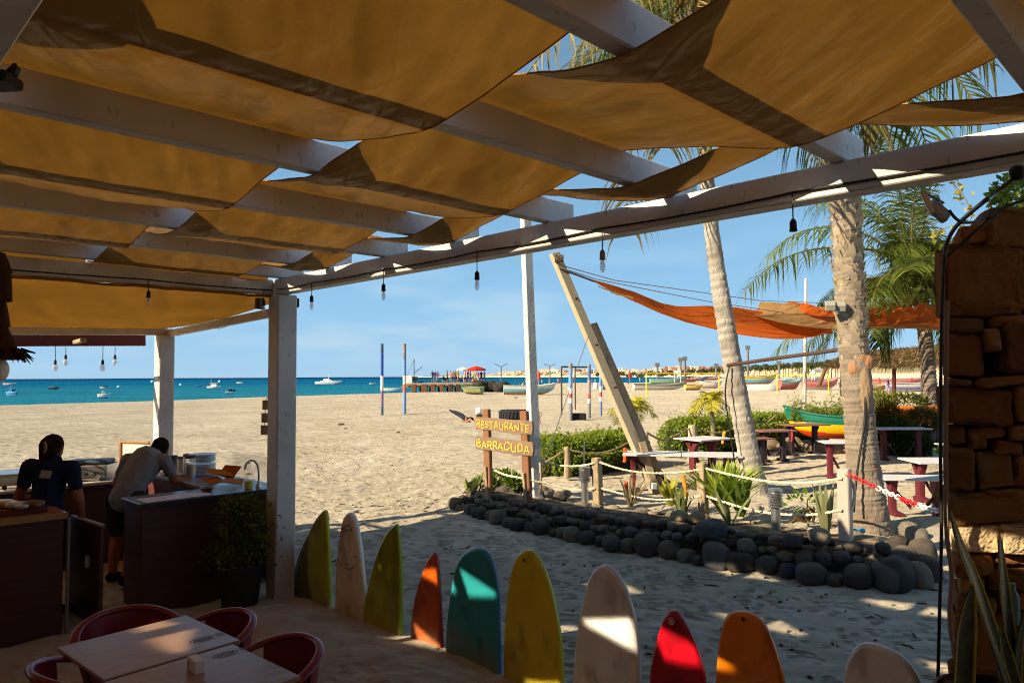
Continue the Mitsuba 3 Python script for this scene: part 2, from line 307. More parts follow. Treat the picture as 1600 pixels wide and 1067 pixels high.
ridge = [(640, 587.4, 2600), (700, 586.6, 2500), (760, 584.5, 2300), (800, 582.5, 2100), (840, 580.5, 1950), (900, 580, 1700), (960, 579, 1450), (1040, 577.5, 1150), (1120, 576, 900), (1200, 574, 700), (1340, 571, 520), (1480, 568, 430), (1650, 566, 400)]
px = np.linspace(640, 1650, 260); rx, ry, rd = np.array(ridge).T
py = np.interp(px, rx, ry); pd = np.interp(px, rx, rd)
prof = [(-90, -1.0, 1), (-60, 0.8, 1), (-30, 0.0, 0.3), (0, 0.0, 0.75), (60, 0.0, 1.0), (400, 0.0, 1.05), (420, -2.0, 0)]
rows = []
for dd, z0, f in prof:
    pts = []
    for x, y, d in zip(px, py, pd):
        top = W(x, y, d)[2]; q = W(x, 586, d + dd * d / 1500)
        z = z0 if f in (1,) and z0 else max(0.6, top * f) + (2.0 * d / 1500) * (float(meshkit.fbm(np.array([x * 0.11, dd * 0.01, 0]), 3, 2)) - 0.5) * (f > 0.2)
        if z0 == -2.0: z = -2.0
        pts.append((q[0], q[1], z))
    rows.append(pts)
def _hill(p, n, uv):
    v = fbm(p.x * 0.012, p.y * 0.012, 0.0, 4)
    c = mix((0.44, 0.35, 0.25), (0.36, 0.28, 0.2), v)
    c = mix(c, (0.11, 0.11, 0.06), smoothstep(0.42, 0.6, fbm(p.x * 0.03, p.y * 0.03, 2.0, 3)) * smoothstep(2.0, 4.0, p.z) * 0.8)
    return mix((0.58, 0.48, 0.34), c, smoothstep(1.5, 3.0, p.z))
scene['m_hill'] = rough(proc(_hill), 1.0, 0.0)
obj('headland', grid(np.array(rows).transpose(1, 0, 2)), 'm_hill', smooth=True, label='low sandy headland across the bay carrying the town', cat='headland', kind='structure')

# flower bed behind the stones
def _soil(p, n, uv):
    s = fbm(p.x * 9, p.y * 9, 0.0, 4); g = noise(p.x * 60, p.y * 60, p.z * 60)
    return mix((0.10, 0.075, 0.055), (0.24, 0.19, 0.14), smoothstep(0.4, 0.65, s)) * (0.7 + 0.6 * g)
scene['m_soil'] = bumped(rough(proc(_soil), 1.0, 0.0), lambda p, n, uv: fbm(p.x * 18, p.y * 18, p.z * 18, 4), 0.05)
seg = np.concatenate([[0], np.cumsum(np.linalg.norm(np.diff(bed_line, axis=0), axis=1))])
def bed_at(s):
    x, y = (np.interp(s, seg, bed_line[:, k]) for k in (0, 1)); e = 0.4
    t = np.array([np.interp(s + e, seg, bed_line[:, 0]) - np.interp(s - e, seg, bed_line[:, 0]), np.interp(s + e, seg, bed_line[:, 1]) - np.interp(s - e, seg, bed_line[:, 1])]); t /= np.linalg.norm(t)
    return np.array([x, y]), np.array([-t[1], t[0]])          # the second points back into the bed
BL = seg[-1]; rows = []
for s in np.linspace(-0.1, BL + 0.1, 90):
    p, n = bed_at(s); wid = np.interp(s, [0, 2, BL], [0.9, 1.5, 1.9])
    rows.append([(p[0] + n[0] * w * wid, p[1] + n[1] * w * wid, zz + (0.08 * (float(meshkit.noise(np.array([s * 3, w * 5, 0]), 3)) - 0.5) if 0.1 < w < 0.95 else 0)) for w, zz in ((0.1, 0.0), (0.14, 0.2), (0.22, 0.3), (0.4, 0.31), (0.6, 0.27), (0.8, 0.2), (1.0, 0.04))])
obj('flower_bed', grid(np.array(rows)), 'm_soil', smooth=True, label='dry soil flower bed raised behind the dark stones', cat='flower bed', kind='structure')

# ================================================================== pergola
ZB, BH, RH = 3.03, 0.15, 0.15
ZR = ZB + BH
RA = [0.24, 1.13, 1.99, 2.88, 3.81, 4.73, 5.64, 6.46, 7.4, 8.3, 9.25, 10.2]
pg = thing('pergola', 'white painted timber pergola of beams and rafters over the terrace', 'pergola')
def abbar(a0, b0, a1, b1, z, w, h, **k): return bar(AB(a0, b0, z), AB(a1, b1, z), w, h, **k)
def fine(m): return m
obj('beam', abbar(-0.05, 0.145, 11.0, 0.145, ZB + BH / 2, 0.13, BH), 'm_white_wood', pg, smooth=False)
obj('beam', abbar(0.03, 0.215, 0.03, 7.5, ZB + BH / 2, 0.14, BH - 0.004), 'm_white_wood', pg, smooth=False)
obj('beam', abbar(0.105, 3.32, 11.0, 3.32, ZB + BH / 2, 0.15, BH - 0.003), 'm_white_wood', pg, smooth=False)
for i, a in enumerate(RA):
    obj('rafter', abbar(a, -0.03, a, 7.5, ZR + RH / 2 + 0.002, 0.075, RH), 'm_white_wood', pg, smooth=False)
obj('post', bar(AB(0.105, 0.105, -0.4), AB(0.105, 0.105, ZB - 0.002), 0.21, 0.21, up=(*UB, 0), bev=0.012), 'm_white_wood', pg, smooth=False)
obj('post', bar(AB(10.9, 0.105, -0.4), AB(10.9, 0.105, ZB - 0.002), 0.21, 0.21, up=(*UB, 0), bev=0.012), 'm_white_wood', pg, smooth=False)
obj('post', bar(AB(0.1, 7.4, -0.4), AB(0.1, 7.4, ZB - 0.002), 0.2, 0.2, up=(*UB, 0), bev=0.012), 'm_white_wood', pg, smooth=False)

# the woven strips of cloth
def strip(b0, b1, over_odd, seed, a0=-0.09, a1=10.4, res=0.03):
    an = np.arange(a0, a1, res); bn = np.arange(b0, b1 + 1e-6, (b1 - b0) / max(8, int((b1 - b0) / 0.03)))
    kx, kz = [a0, 0.1], [ZR + 0.004, ZR + 0.012]
    for i, a in enumerate(RA):
        over = ((i + 1) % 2 == 1) == over_odd; z = ZR + RH + 0.014 if over else ZR - 0.014
        kx += [a - 0.043, a + 0.043]; kz += [z, z]
    kx.append(a1 + 0.4); kz.append(ZR + 0.03)
    z = np.interp(an, kx, kz)
    A_, B_ = np.meshgrid(an, bn, indexing='ij'); Z = np.repeat(z[:, None], len(bn), 1)
    # how far each point is from the rafters it rests on, and the sag between them
    k = np.searchsorted(np.array(RA), an); lo = np.array([a0] + RA)[k]; hi = np.array(RA + [a1 + 0.4])[k]
    t = np.clip((an - lo) / (hi - lo), 0, 1)[:, None]; free = np.clip(np.sin(np.pi * t), 0, 1); mid = 4 * t * (1 - t)
    v = (B_ - b0) / (b1 - b0)
    Z = Z - mid * (0.012 + 0.02 * meshkit.noise(np.stack([A_ * 0.9, B_ * 0, A_ * 0 + seed], -1), 2))
    g = lambda f, h, k_, o=3: meshkit.fbm(np.stack([(A_ * 0.8 + B_ * 0.6) * f, (B_ * 0.95 - A_ * 0.4) * h, A_ * 0 + seed], -1), o, seed + k_) - 0.5
    wr = 0.05 * g(0.5, 1.3, 0) + 0.028 * g(0.9, 4.0, 1) + 0.012 * g(2.0, 11.0, 2, 2) + 0.006 * (1 - np.abs(4 * g(1.6, 5.0, 3, 2))).clip(0, 1) ** 3
    Z = Z + wr * np.clip(mid * 1.3, 0, 1) - 0.012 * mid * (4 * v * (1 - v))
    eb = 0.02 * (meshkit.noise(np.stack([A_ * 1.1, v * 0, A_ * 0 + seed + 5], -1), 1) - 0.5) * np.where(v < 0.5, 1 - 2 * v, 2 * v - 1)
    if seed == 14: B_ = B_ + 0.15 * (np.clip((A_ - 4.9) / 0.2, 0, 1) * (1 - v))
    B_ = B_ + eb * 0.5 + 0.006 * free * np.where(v < 0.5, 1, -1) * np.abs(2 * v - 1)
    P = P0[None, None] + A_[..., None] * UA + B_[..., None] * UB
    return grid(np.concatenate([P, Z[..., None]], -1))
names = [('narrow mustard cloth strip woven through the rafters beside the outer beam', 0.27, 0.615, True, 11),
         ('wide mustard cloth strip second from the outer beam', 0.625, 1.865, False, 12),
         ('wide mustard cloth strip third from the outer beam, large at the upper left', 1.885, 3.235, True, 13),
         ('mustard cloth strip just left of the inner beam at the top left', 3.262, 4.62, False, 14),
         ('mustard cloth strip far to the left over the tables', 4.645, 5.595, True, 15),
         ('mustard cloth strip second from the left side of the terrace', 5.62, 6.57, False, 17),
         ('leftmost mustard cloth strip over the terrace', 6.6, 7.45, True, 16)]
for lab, b0, b1, od, sd in names:
    m = strip(b0, b1, od, sd); k = tag(obj('shade_cloth', m, 'm_shade_cloth', smooth=True), lab, 'shade cloth', 'cloth strips woven through the pergola')
    v = np.asarray(m.vertices).reshape(-1, len(np.arange(b0, b1 + 1e-6, (b1 - b0) / max(8, int((b1 - b0) / 0.03)))), 3)
    for j in (0, -1): obj('hem', tube(v[::2, j], 0.0035, 5), 'm_shade_cloth', k, smooth=True)

# ---- kitchen canopy beyond the far beam
PK = 3.4
kp = thing('kitchen_pergola', 'white timber frame of the kitchen canopy with dark red fascia', 'pergola')
obj('post', bar(AB(-PK, 0.02, -0.4), AB(-PK, 0.02, 2.78), 0.2, 0.2, up=(*UB, 0), bev=0.012), 'm_white_wood', kp, smooth=False)
obj('beam', bar(AB(-PK - 0.03, -0.08, 2.83), AB(-PK - 0.03, 6.5, 2.63), 0.08, 0.09), 'm_white_wood', kp, smooth=False)
obj('beam', bar(AB(-0.06, -0.02, 2.90), AB(-PK + 0.01, -0.02, 2.80), 0.06, 0.09), 'm_white_wood', kp, smooth=False, color=None)
for b in (1.0, 2.2, 3.4, 4.6):
    obj('rafter', bar(AB(-PK - 0.42, b, 2.70 - 0.03 * b), AB(-PK + 0.02, b, 2.72 - 0.03 * b), 0.06, 0.05), 'm_timber', kp, smooth=False)
obj('fascia', bar(AB(-PK - 0.45, 0.12, 2.735), AB(-PK - 0.45, 6.5, 2.545), 0.03, 0.17), 'm_paint', kp, smooth=False, color=srgb(96, 30, 22), var=0.2, label='dark red fascia board')
an, bn = np.linspace(0.085, -PK - 0.085, 72), np.linspace(0.0, 6.5, 130)
A_, B_ = np.meshgrid(an, bn, indexing='ij'); t = (-A_ / PK)
Z = 3.015 - 0.135 * t - 0.06 * np.clip((t - 1.0) * 40, 0, 1) - 0.03 * B_ * t - 0.05 * np.sin(np.pi * t) + 0.03 * (meshkit.fbm(np.stack([(A_ + 0.6 * B_) * 0.7, (A_ * 0.4 - B_) * 5, A_ * 0], -1), 3, 21) - 0.5)
Pq = P0[None, None] + A_[..., None] * UA + B_[..., None] * UB
tag(obj('kitchen_canopy', grid(np.concatenate([Pq, Z[..., None]], -1)), 'm_cloth_thin', smooth=True), 'single mustard cloth canopy stretched over the open kitchen', 'canopy')
tag(obj('canopy_cord', tube(curve([W(330, 511, 9.3), W(345, 513, 9.1), W(360, 507, 8.9), W(372, 502, 8.7)], 16), 0.004, 5), 'm_black'), 'loose dark cord hanging below the edge of the kitchen canopy', 'cord')

# ---- building behind the viewer, out of frame: the terrace is closed on that side
def _render(p, n, uv): return mix((0.34, 0.22, 0.14), (0.26, 0.17, 0.11), fbm(p.x * 2, p.y * 2, p.z * 2, 4))
scene['m_render'] = rough(proc(_render), 0.95, 0.1)
rb = thing('restaurant_building', 'ochre rendered restaurant wall closing the terrace behind the tables', 'building')
obj('wall', bar(AB(10.8, -1.5, 1.7), AB(10.8, 9.0, 1.7), 0.25, 4.2), 'm_render', rb, smooth=False)
obj('wall', bar(AB(10.6, 7.75, 1.7), AB(-4.5, 7.75, 1.7), 0.25, 4.2), 'm_render', rb, smooth=False)

# ---- string lights
def bulb(p, L, label, group, big=False, col=(0.012, 0.012, 0.013), glass=True):
    k = thing('pendant_bulb' if big else 'festoon_bulb', label, 'light bulb', group)
    p = np.asarray(p, float); s = 1.0
    r = 0.034 if big else 0.017; h = 0.09 if big else 0.075
    obj('cord', tube([p, p - [0, 0, L * 0.5], p - [0, 0, L]], 0.004 if big else 0.0035, 6), 'm_black', k, smooth=True)
    z = p - [0, 0, L]
    obj('socket', lathe([(0.001, 0), (0.008, -0.001), (0.014, -0.012), (0.0165, -0.018), (0.0165, -0.05), (0.019, -0.052), (0.019, -0.06), (0.012, -0.062)], z, 14), 'm_paint', k, smooth=35, color=col)
    if glass:
        n = 12; th = np.linspace(0.35, np.pi, n)
        pr = [(0.012, -0.058)] + [(r * math.sin(t) if i else 0.012, -0.062 - h / 2 + h / 2 * math.cos(t)) for i, t in enumerate(th)]
        pr[-1] = (0.0005, -0.062 - h)
        obj('glass', lathe(pr, z, 16), 'm_bulb', k, smooth=True)
        obj('filament', tube([z - [0.004, 0, 0.06], z - [0.004, 0, 0.06 + h * 0.6], z - [-0.004, 0, 0.06 + h * 0.6], z - [-0.004, 0, 0.06]], 0.0016, 5), 'm_metal', k)
    return k
def beam_a(pxx):                            # where along the right beam's inner face that pixel column is
    d = ray(pxx, 400)[:2]; b = 0.215; t = (b + P0 @ UB) / (d @ UB); q = d * t; return (q - P0) @ UA
zc = ZB + 0.035; beamx = [489, 601, 747, 943, 1242]; ats = [beam_a(x) for x in beamx]
lab = ['festoon bulb nearest the corner post on the right beam', 'second festoon bulb from the corner post along the right beam', 'festoon bulb above the sign, third from the corner post', 'festoon bulb with pale grey socket beside the leaning timber', 'black festoon socket without a visible bulb in front of the palm fronds']
for i, (a, l) in enumerate(zip(ats, lab)):
    bulb(AB(a, 0.225, zc + 0.0), (0.11, 0.11, 0.13, 0.12, 0.12)[i], l, 'festoon bulbs along the beams', col=(0.30, 0.28, 0.24) if i == 3 else (0.012, 0.012, 0.013), glass=i < 4)
for px_, l in ((232, 'festoon bulb hanging from the far beam over the kitchen'), (412, 'festoon bulb tucked beside the top of the corner post')):
    d = ray(px_, 450)[:2]; a = 0.105; t = (a + P0 @ UA) / (d @ UA); q = d * t; b = (q - P0) @ UB
    bulb(AB(0.108, b, zc - 0.0), 0.09, l, 'festoon bulbs along the beams')
cab = []
aa = [0.23] + ats + [ats[-1] + 2.0]
for i in range(len(aa) - 1): cab += list(sag(AB(aa[i], 0.222, zc + 0.008), AB(aa[i + 1], 0.222, zc + 0.008), 0.012, 10))[:-1]
tag(obj('festoon_cable', tube(np.array(cab), 0.006, 6), 'm_black', smooth=True), 'black festoon cable running along the right beam', 'cable')
d = ray(232, 450)[:2]; t = (0.105 + P0 @ UA) / (d @ UA); b1 = (d * t - P0) @ UB
cab = list(sag(AB(0.108, 0.22, zc + 0.008), AB(0.108, b1, zc + 0.008), 0.01, 10)) + list(sag(AB(0.108, b1, zc + 0.008), AB(0.108, 4.2, zc + 0.02), 0.02, 10))[1:]
tag(obj('festoon_cable', tube(np.array(cab), 0.006, 6), 'm_black', smooth=True), 'black festoon cable running along the far beam', 'cable')
for x, l in ((87, 'clear pendant bulb furthest left over the kitchen'), (103, 'second clear pendant bulb from the left over the kitchen'), (161, 'third clear pendant bulb from the left over the kitchen'), (180, 'clear pendant bulb furthest right over the kitchen')):
    low = x in (87, 161); dd = 9.6 if low else 10.1
    p = W(x, 540, dd); p[2] = 2.64; e = W(x, 562 if low else 554, dd)
    bulb(p, p[2] - e[2], l, 'pendant bulbs over the kitchen', big=True)

# ================================================================== stones round the flower bed
sb = thing('stone_border', 'low dry border of rounded dark beach stones round the flower bed', 'stone border')
STONES = [srgb(66, 62, 60), srgb(76, 72, 70), srgb(52, 50, 50), srgb(88, 80, 74), srgb(62, 62, 66), srgb(98, 88, 78), srgb(56, 52, 50), srgb(120, 100, 76)]
def stone(c, r, i, parent=sb, col=None):
    r0 = np.random.default_rng(1000 + i); c = np.asarray(c, float); r = np.asarray(r, float)
    base = STONES[r0.integers(0, 7 if r0.random() < 0.93 else 8)] * r0.uniform(0.75, 1.35) if col is None else np.asarray(col)
    def colr(v):                              # pale sand dust settled on the upper side, darker and lighter mineral patches
        n = meshkit.fbm(v * 7, 3, i); w = (np.clip((v[:, 2] - c[2]) / r[2] * 0.9 - 0.15, 0, 1) * np.clip(n * 2 - 0.45, 0, 1) * 0.5)[:, None]
        return base * (0.6 + 0.8 * meshkit.fbm(v * 5, 4, i + 7))[:, None] * (1 - w) + srgb(176, 154, 122) * 0.6 * w
    obj('stone', blob(c, r, i, 0.26, 3, r0.uniform(0, 3), r0.uniform(0.05, 0.3), 1.1), 'm_stone', parent, smooth=True, color=colr)
k = 0; rs = np.random.default_rng(5)
for row, (off, z0, s0, s1) in enumerate(((-0.12, 0.08, 0.14, 0.31), (0.06, 0.22, 0.11, 0.22), (0.22, 0.33, 0.1, 0.19))):
    s = -0.05
    while s < BL:
        f = np.interp(s, [0, 2.5, BL], [0.72, 0.82, 0.9]); w = rs.uniform(s0, s1) * f * 0.62
        p, n = bed_at(min(BL, s + w)); c = p + n * (off + rs.uniform(-0.05, 0.05)); h = w * rs.uniform(0.62, 1.05)
        z = (hz(c) + h * 0.72) if row == 0 else z0 * np.interp(s, [0, 2.5, BL], [0.8, 0.85, 1.0]) + rs.uniform(-0.03, 0.04)
        stone((c[0], c[1], z), (w, w * rs.uniform(0.75, 0.95), h * (1.0 if row == 0 else 0.8)), k); k += 1
        s += w * 1.86
# the heap at the far end and the return at the near end
for i in range(16):
    s = rs.uniform(0.0, 1.5); p, n = bed_at(s); o = rs.uniform(0.35, 1.25); c = p + n * o; w = rs.uniform(0.1, 0.17)
    stone((c[0], c[1], 0.2 + rs.uniform(-0.02, 0.08)), (w, w, w * 0.8), k, col=srgb(120, 112, 104) * 0.8 if i % 3 == 0 else None); k += 1
for x, y, w in ((1432, 905, 0.16), (1448, 893, 0.15), (1400, 908, 0.19), (1415, 885, 0.16), (1442, 872, 0.17), (1432, 852, 0.16), (1405, 865, 0.14), (1380, 876, 0.13), (1420, 840, 0.12)):
    c = G(x, y, 0.08); stone((c[0], c[1], hz(c) + w * 0.62), (w, w * 0.85, w * 1.0), k, col=srgb(132, 124, 114) * 0.8 if (x, y) in ((1432, 852), (1420, 840)) else None); k += 1
for x, y, z, w, cc in ((1280, 838, 0.42, 0.16, (120, 112, 102)), (1062, 806, 0.38, 0.14, (150, 134, 108)), (1088, 808, 0.38, 0.13, (140, 124, 96)), (1112, 826, 0.38, 0.2, (70, 73, 80)), (1240, 842, 0.4, 0.14, None)):
    c = G(x, y, z); stone(c, (w, w * 0.7, w * 0.55), k, col=None if cc is None else srgb(cc) * 0.85); k += 1
# loose pale stones in the bed
for i in range(26):
    s = rs.uniform(0.6, BL - 0.2); p, n = bed_at(s); c = p + n * rs.uniform(0.55, 1.5); w = rs.uniform(0.05, 0.13)
    tag(obj('bed_stone', blob((c[0], c[1], 0.26), (w, w * 0.8, w * 0.6), 300 + i, 0.2, 2), 'm_stone', smooth=True, color=srgb(150, 136, 116) * rs.uniform(0.55, 0.95), var=0.2), ('small ' if w < .075 else 'large ' if w > .105 else '') + 'loose pale stone on the flower bed soil ' + ('near the sign' if s < BL * .33 else 'between the fence posts' if s < BL * .66 else 'by the rough palm'), 'stone', 'loose stones in the flower bed, ' + ('small' if w < .075 else 'large' if w > .105 else 'middling') + (' far' if s < BL * .33 else ' middle' if s < BL * .66 else ' near'))

# ================================================================== rope fence, sign, pole
fp = {}
for n_, (x, y, zt, col) in dict(A=(936, 790, 715, 0), B=(1100, 806, 723, 0), C=(1322, 848, 732, 1)).items():
    b = G(x, y, 0.25); t = W(x - 4 if n_ != 'C' else x - 3, zt, b[1]); fp[n_] = (b, t)
rf = thing('rope_fence', 'pale rope fence on square wooden posts along the stone bed', 'fence')
for n_ in 'ABC':
    b, t = fp[n_]; w = 0.13 if n_ != 'C' else 0.145
    obj('post', bar(b - [0, 0, 0.3], t, w, w * 0.9, up=(0.75, -0.66, 0), bev=0.012), 'm_timber' if n_ != 'C' else 'm_paint', rf, smooth=False, color=None if n_ != 'C' else srgb(196, 184, 174) * .8, var=.2)
def rope_mesh(p, r=0.018):
    p = np.asarray(p); n = len(p) * 6; q = curve(p, n); t = np.gradient(q, axis=0); t /= np.linalg.norm(t, axis=1, keepdims=True)
    u = np.cross(t, [0, 0, 1.0]); u /= np.linalg.norm(u, axis=1, keepdims=True) + 1e-9; v = np.cross(u, t)
    s = np.concatenate([[0], np.cumsum(np.linalg.norm(np.diff(q, axis=0), axis=1))]) * 2 * np.pi / 0.11
    return [tube(q + (u * np.cos(s + f)[:, None] + v * np.sin(s + f)[:, None]) * r * 0.48, r * 0.62, 6) for f in (0, 2.09, 4.19)]
ROPE = srgb(222, 208, 180)
def rope(name, pts, r=0.018, parent=rf, col=ROPE): return obj(name, cat(rope_mesh(pts, r)), 'm_matt', parent, smooth=True, color=col, var=0.25, freq=9)
dA, dB, dC = (fp[n][0][1] for n in 'ABC')
sgL, sgR = G(765, 780, 0.22), G(827, 792, 0.22); dS = sgR[1]
rope('rope', [W(846, 722, dS + 0.1), W(900, 728, (dA + dS) / 2), W(930, 723, dA - 0.06)])
rope('rope', [W(937, 722, dA - 0.06), W(972, 733, dA * .7 + dB * .3), W(1020, 739, dA / 2 + dB / 2), W(1060, 738, dA * .3 + dB * .7), W(1094, 733, dB - 0.06)])
rope('rope', [W(1103, 732, dB - 0.06), W(1150, 743, dB * .75 + dC * .25), W(1210, 753, dB / 2 + dC / 2), W(1265, 754, dB * .25 + dC * .75), W(1314, 747, dC - 0.07)])
rope('rope', [W(829, 750, dS - 0.05), W(860, 757, (dS * 2 + dA) / 3), W(895, 765, (dS + 2 * dA) / 3), W(930, 763, dA - 0.06)])
rope('rope', [W(940, 763, dA - 0.06), W(975, 772, dA * .7 + dB * .3), W(1010, 779, dA / 2 + dB / 2), W(1050, 780, dA * .3 + dB * .7), W(1095, 775, dB - 0.06)])
rope('rope', [W(1104, 775, dB - 0.06), W(1150, 790, dB * .75 + dC * .25), W(1200, 801, dB / 2 + dC / 2), W(1265, 804, dB * .25 + dC * .75), W(1314, 796, dC - 0.07)])
rope('rope', [W(1324, 745, dC - 0.06), W(1333, 757, dC), W(1334, 785, dC), W(1327, 800, dC - 0.05)])
rope('rope', [W(770, 733, sgL[1]), W(785, 740, sgL[1] - .2), W(805, 745, sgR[1] + .2), W(822, 748, sgR[1])])
st = tag(obj('stake', tube([W(844, 772, dS), W(845, 742, dS), W(844, 722, dS)], 0.022, 7), 'm_timber', smooth=True), 'thin grey stake standing in the bed beside the white pole', 'stake')
# rear fence of darker rope before the hedges
rp = thing('rear_rope_fence', 'grey brown rope fence with rough posts in front of the hedges', 'fence')
rposts = [(886, 740, 698, 14.3, .12), (1082, 712, 664, 17.6, .2), (1178, 700, 656, 18.5, .07), (1010, 726, 676, 15.2, .1)]
for x, yb, yt, d, w in rposts:
    b, t = W(x, yb + 6, d), W(x - 1, yt, d)
    obj('post', tube(curve([b, b * .5 + t * .5 + [0.01, 0, 0], t], 8), [w * .6, w * .56, w * .55, w * .55, w * .54, w * .53, w * .5, w * .42], 10), 'm_timber' if x != 1082 else 'm_bark', rp, smooth=50, color=None if x != 1082 else srgb(196, 184, 160) * .8)
GR = srgb(150, 132, 108)
for pts in ([(852, 722, 14.2), (866, 714, 14.2), (884, 702, 14.3)], [(887, 702, 14.3), (905, 706, 14.3), (930, 708, 14.4), (960, 702, 14.6), (985, 689, 15.0)], [(1011, 676, 15.2), (1030, 686, 16), (1050, 683, 17), (1080, 668, 17.6)], [(1084, 668, 17.6), (1100, 673, 17.7), (1120, 676, 17.8), (1140, 672, 18), (1160, 660, 18.3)], [(1178, 660, 18.5), (1192, 661, 18.6), (1204, 656, 18.7), (1212, 648, 18.8)]):
    rope('rope', [W(*q) for q in pts], 0.022, rp, GR)

sg = thing('restaurant_sign', 'weathered two-board wooden restaurant sign with yellow lettering on two posts', 'sign')
n_s = (sgR - sgL); n_s[2] = 0; n_s /= np.linalg.norm(n_s); nf = np.array([n_s[1], -n_s[0], 0])     # nf points to the viewer
for b, xt, yt in ((sgL, 760, 639), (sgR, 819, 642)):
    t = W(xt, yt, b[1]); obj('post', bar(b - [0, 0, 0.35], t, 0.07, 0.15, up=tuple(n_s), bev=0.008), 'm_paint', sg, smooth=False, color=srgb(142, 98, 68) * .8, var=0.3)
    h = W(xt + 3, 728 if b is sgL else 738, b[1])
    obj('post_sleeve', bar(b - [0, 0, 0.3] - nf * 0.0, h + nf * 0.055 - [0, 0, 0.0], 0.05, 0.05, up=tuple(n_s), bev=0.006), 'm_timber', sg, smooth=False)
WD = srgb(150, 122, 98) * .75
def on_sign(px, py):
    d = ray(px, py); o = sgL + nf * 0.09; t = ((o - E0) @ nf) / (d @ nf); return E0 + d * t
for txt, q in (('RESTAURANTE', ((743, 651), (831, 658), (830, 678), (743, 671))), ('BARRACUDA', ((743, 681), (832, 690.5), (831, 713), (743, 702)))):
    TL, TR, BR, BL_ = (on_sign(*p) for p in q); up = (TL - BL_); hgt = np.linalg.norm(up); up /= hgt; ex = TR - TL; ex -= up * (ex @ up); wid = np.linalg.norm(ex); ex /= wid; ey = np.cross(nf, ex)
    sk = (TR - TL) / wid
    bd = obj('board', slab(np.array([(0, 0), (wid * .33, 0.012), (wid * .7, -0.01), (wid, 0.006), (wid + .02, hgt * .5), (wid, hgt), (wid * .6, hgt * .985), (wid * .3, hgt * 1.01), (0, hgt), (-.02, hgt * .6)]), BL_, sk, ey, 0.035, 0.006, 0.05), 'm_paint', sg, smooth=40, color=WD, var=0.35, freq=6)
    m = meshkit.text_mesh(txt, 1.0, 0.01, False); v = np.array(m.vertices); v[:, 0] -= v[:, 0].min(); L = v[:, 0].max()
    mm = []
    for bb in m.split(only_watertight=False): mm.append(bb)
    v2 = v.copy(); x = v[:, 0] / L
    y = v[:, 1] * hgt * 0.54 * (1 + 0.12 * np.sin(x * 23)) + hgt * 0.2 + hgt * .06 * np.sin(x * 31 + 1)
    P = BL_ + sk * (wid * (0.03 + 0.93 * x))[:, None] + ey * y[:, None] + nf * (0.004 + v[:, 2] * 0.6)[:, None]
    obj('lettering', trimesh.Trimesh(P, m.faces, process=False), 'm_paint', bd, smooth=False, color=srgb(232, 192, 76) * .95, var=0.35)
dP = 11.75
wp = tag(obj('white_pole', bar(W(838, 786, dP), W(821, 340, dP + .02), 0.155, 0.15, up=(0.45, -0.9, 0), bev=0.01, w2=0.14, h2=0.14), 'm_white_wood', smooth=False), 'tall slender white square pole rising behind the sign', 'pole')
tag(obj('guy_wire', tube([W(828, 775, dS - .1), W(845, 735, dS), W(862, 690, 12), W(888, 615, 12.6), W(921, 520, 13.2)], 0.007, 5), 'm_metal', smooth=True), 'thin steel guy wire running up from the bed to the leaning timber', 'wire')

# leaning timber
lt = thing('leaning_timber', 'long leaning grey timber prop bolted to a shorter dark plank', 'timber')
bt, tt = GZ(1037, 770), W(866, 396, 13.6)
bt = W(1028, 764, 13.2)
obj('main_timber', bar(bt - [0, 0, 0.15], tt, 0.19, 0.12, up=(0.55, -0.83, 0), bev=0.01), 'm_paint', lt, smooth=False, color=srgb(190, 174, 146) * .85, var=0.25)
obj('short_plank', bar(W(1041, 770, 13.35), W(926, 506, 13.75), 0.16, 0.1, up=(0.55, -0.83, 0), bev=0.01), 'm_timber', lt, smooth=False)
obj('foot_plank', bar(W(1027, 775, 12.95), W(1003, 690, 13.1), 0.13, 0.04, up=(0.3, -0.95, 0), bev=0.006), 'm_timber', lt, smooth=False)
for t in (0.05, 0.18, 0.42, 0.6, 0.8):
    p = bt + (tt - bt) * t; obj('bolt', tube([p + [0.03, -0.05, 0], p + [0.045, -0.085, 0]], 0.02, 8), 'm_black', lt)
pj = W(871, 405, 13.5)
obj('lashing', cat([tube([pj + 0.075 * np.array([math.cos(t), 0.6 * math.sin(t), 0.25 * math.sin(2 * t + j)]) + [0.03, -.05, j * 0.03 - .05] for t in np.linspace(0, 6.28, 14)], 0.011, 5) for j in range(4)]), 'm_matt', lt, color=srgb(88, 72, 56))
tag(obj('white_box', box(W(1021, 759, 12.8), (0.11, 0.08, 0.11), 0.4, 0.01), 'm_paint', smooth=False, color=srgb(225, 225, 220)), 'small white electrical box at the foot of the leaning timber', 'box')

# ================================================================== shade sails over the garden
ORG, BEI = srgb(206, 100, 42), srgb(190, 150, 98)
def sail(top, bot, label, col, n=60, m=14, seed=0, scal=0.0):
    T = curve([W(*p) for p in top], n); B = curve([W(*p) for p in bot], n); v = np.linspace(0, 1, m)[None, :, None]
    P = T[:, None] * (1 - v) + B[:, None] * v; P[..., 2] -= (0.18 * 4 * v * (1 - v))[..., 0] * np.clip(np.linalg.norm(T - B, axis=1) / 2, 0, 1)[:, None]
    u = np.linspace(0, 1, n)
    P[..., 2] += 0.06 * (meshkit.fbm(np.stack([np.repeat(u[:, None] * 9, m, 1), np.repeat(v[0, :, 0][None] * 2.5, n, 0), 0 * P[..., 0] + seed], -1), 3, seed) - 0.5)
    if scal: P[..., 2] += scal * np.abs(np.sin(u * np.pi * 5))[:, None] * (1 - v[..., 0])
    return tag(obj('shade_sail', grid(P), 'm_sail', smooth=True, color=col, var=0.15, seed=seed), label, 'shade sail', 'shade sails over the garden')
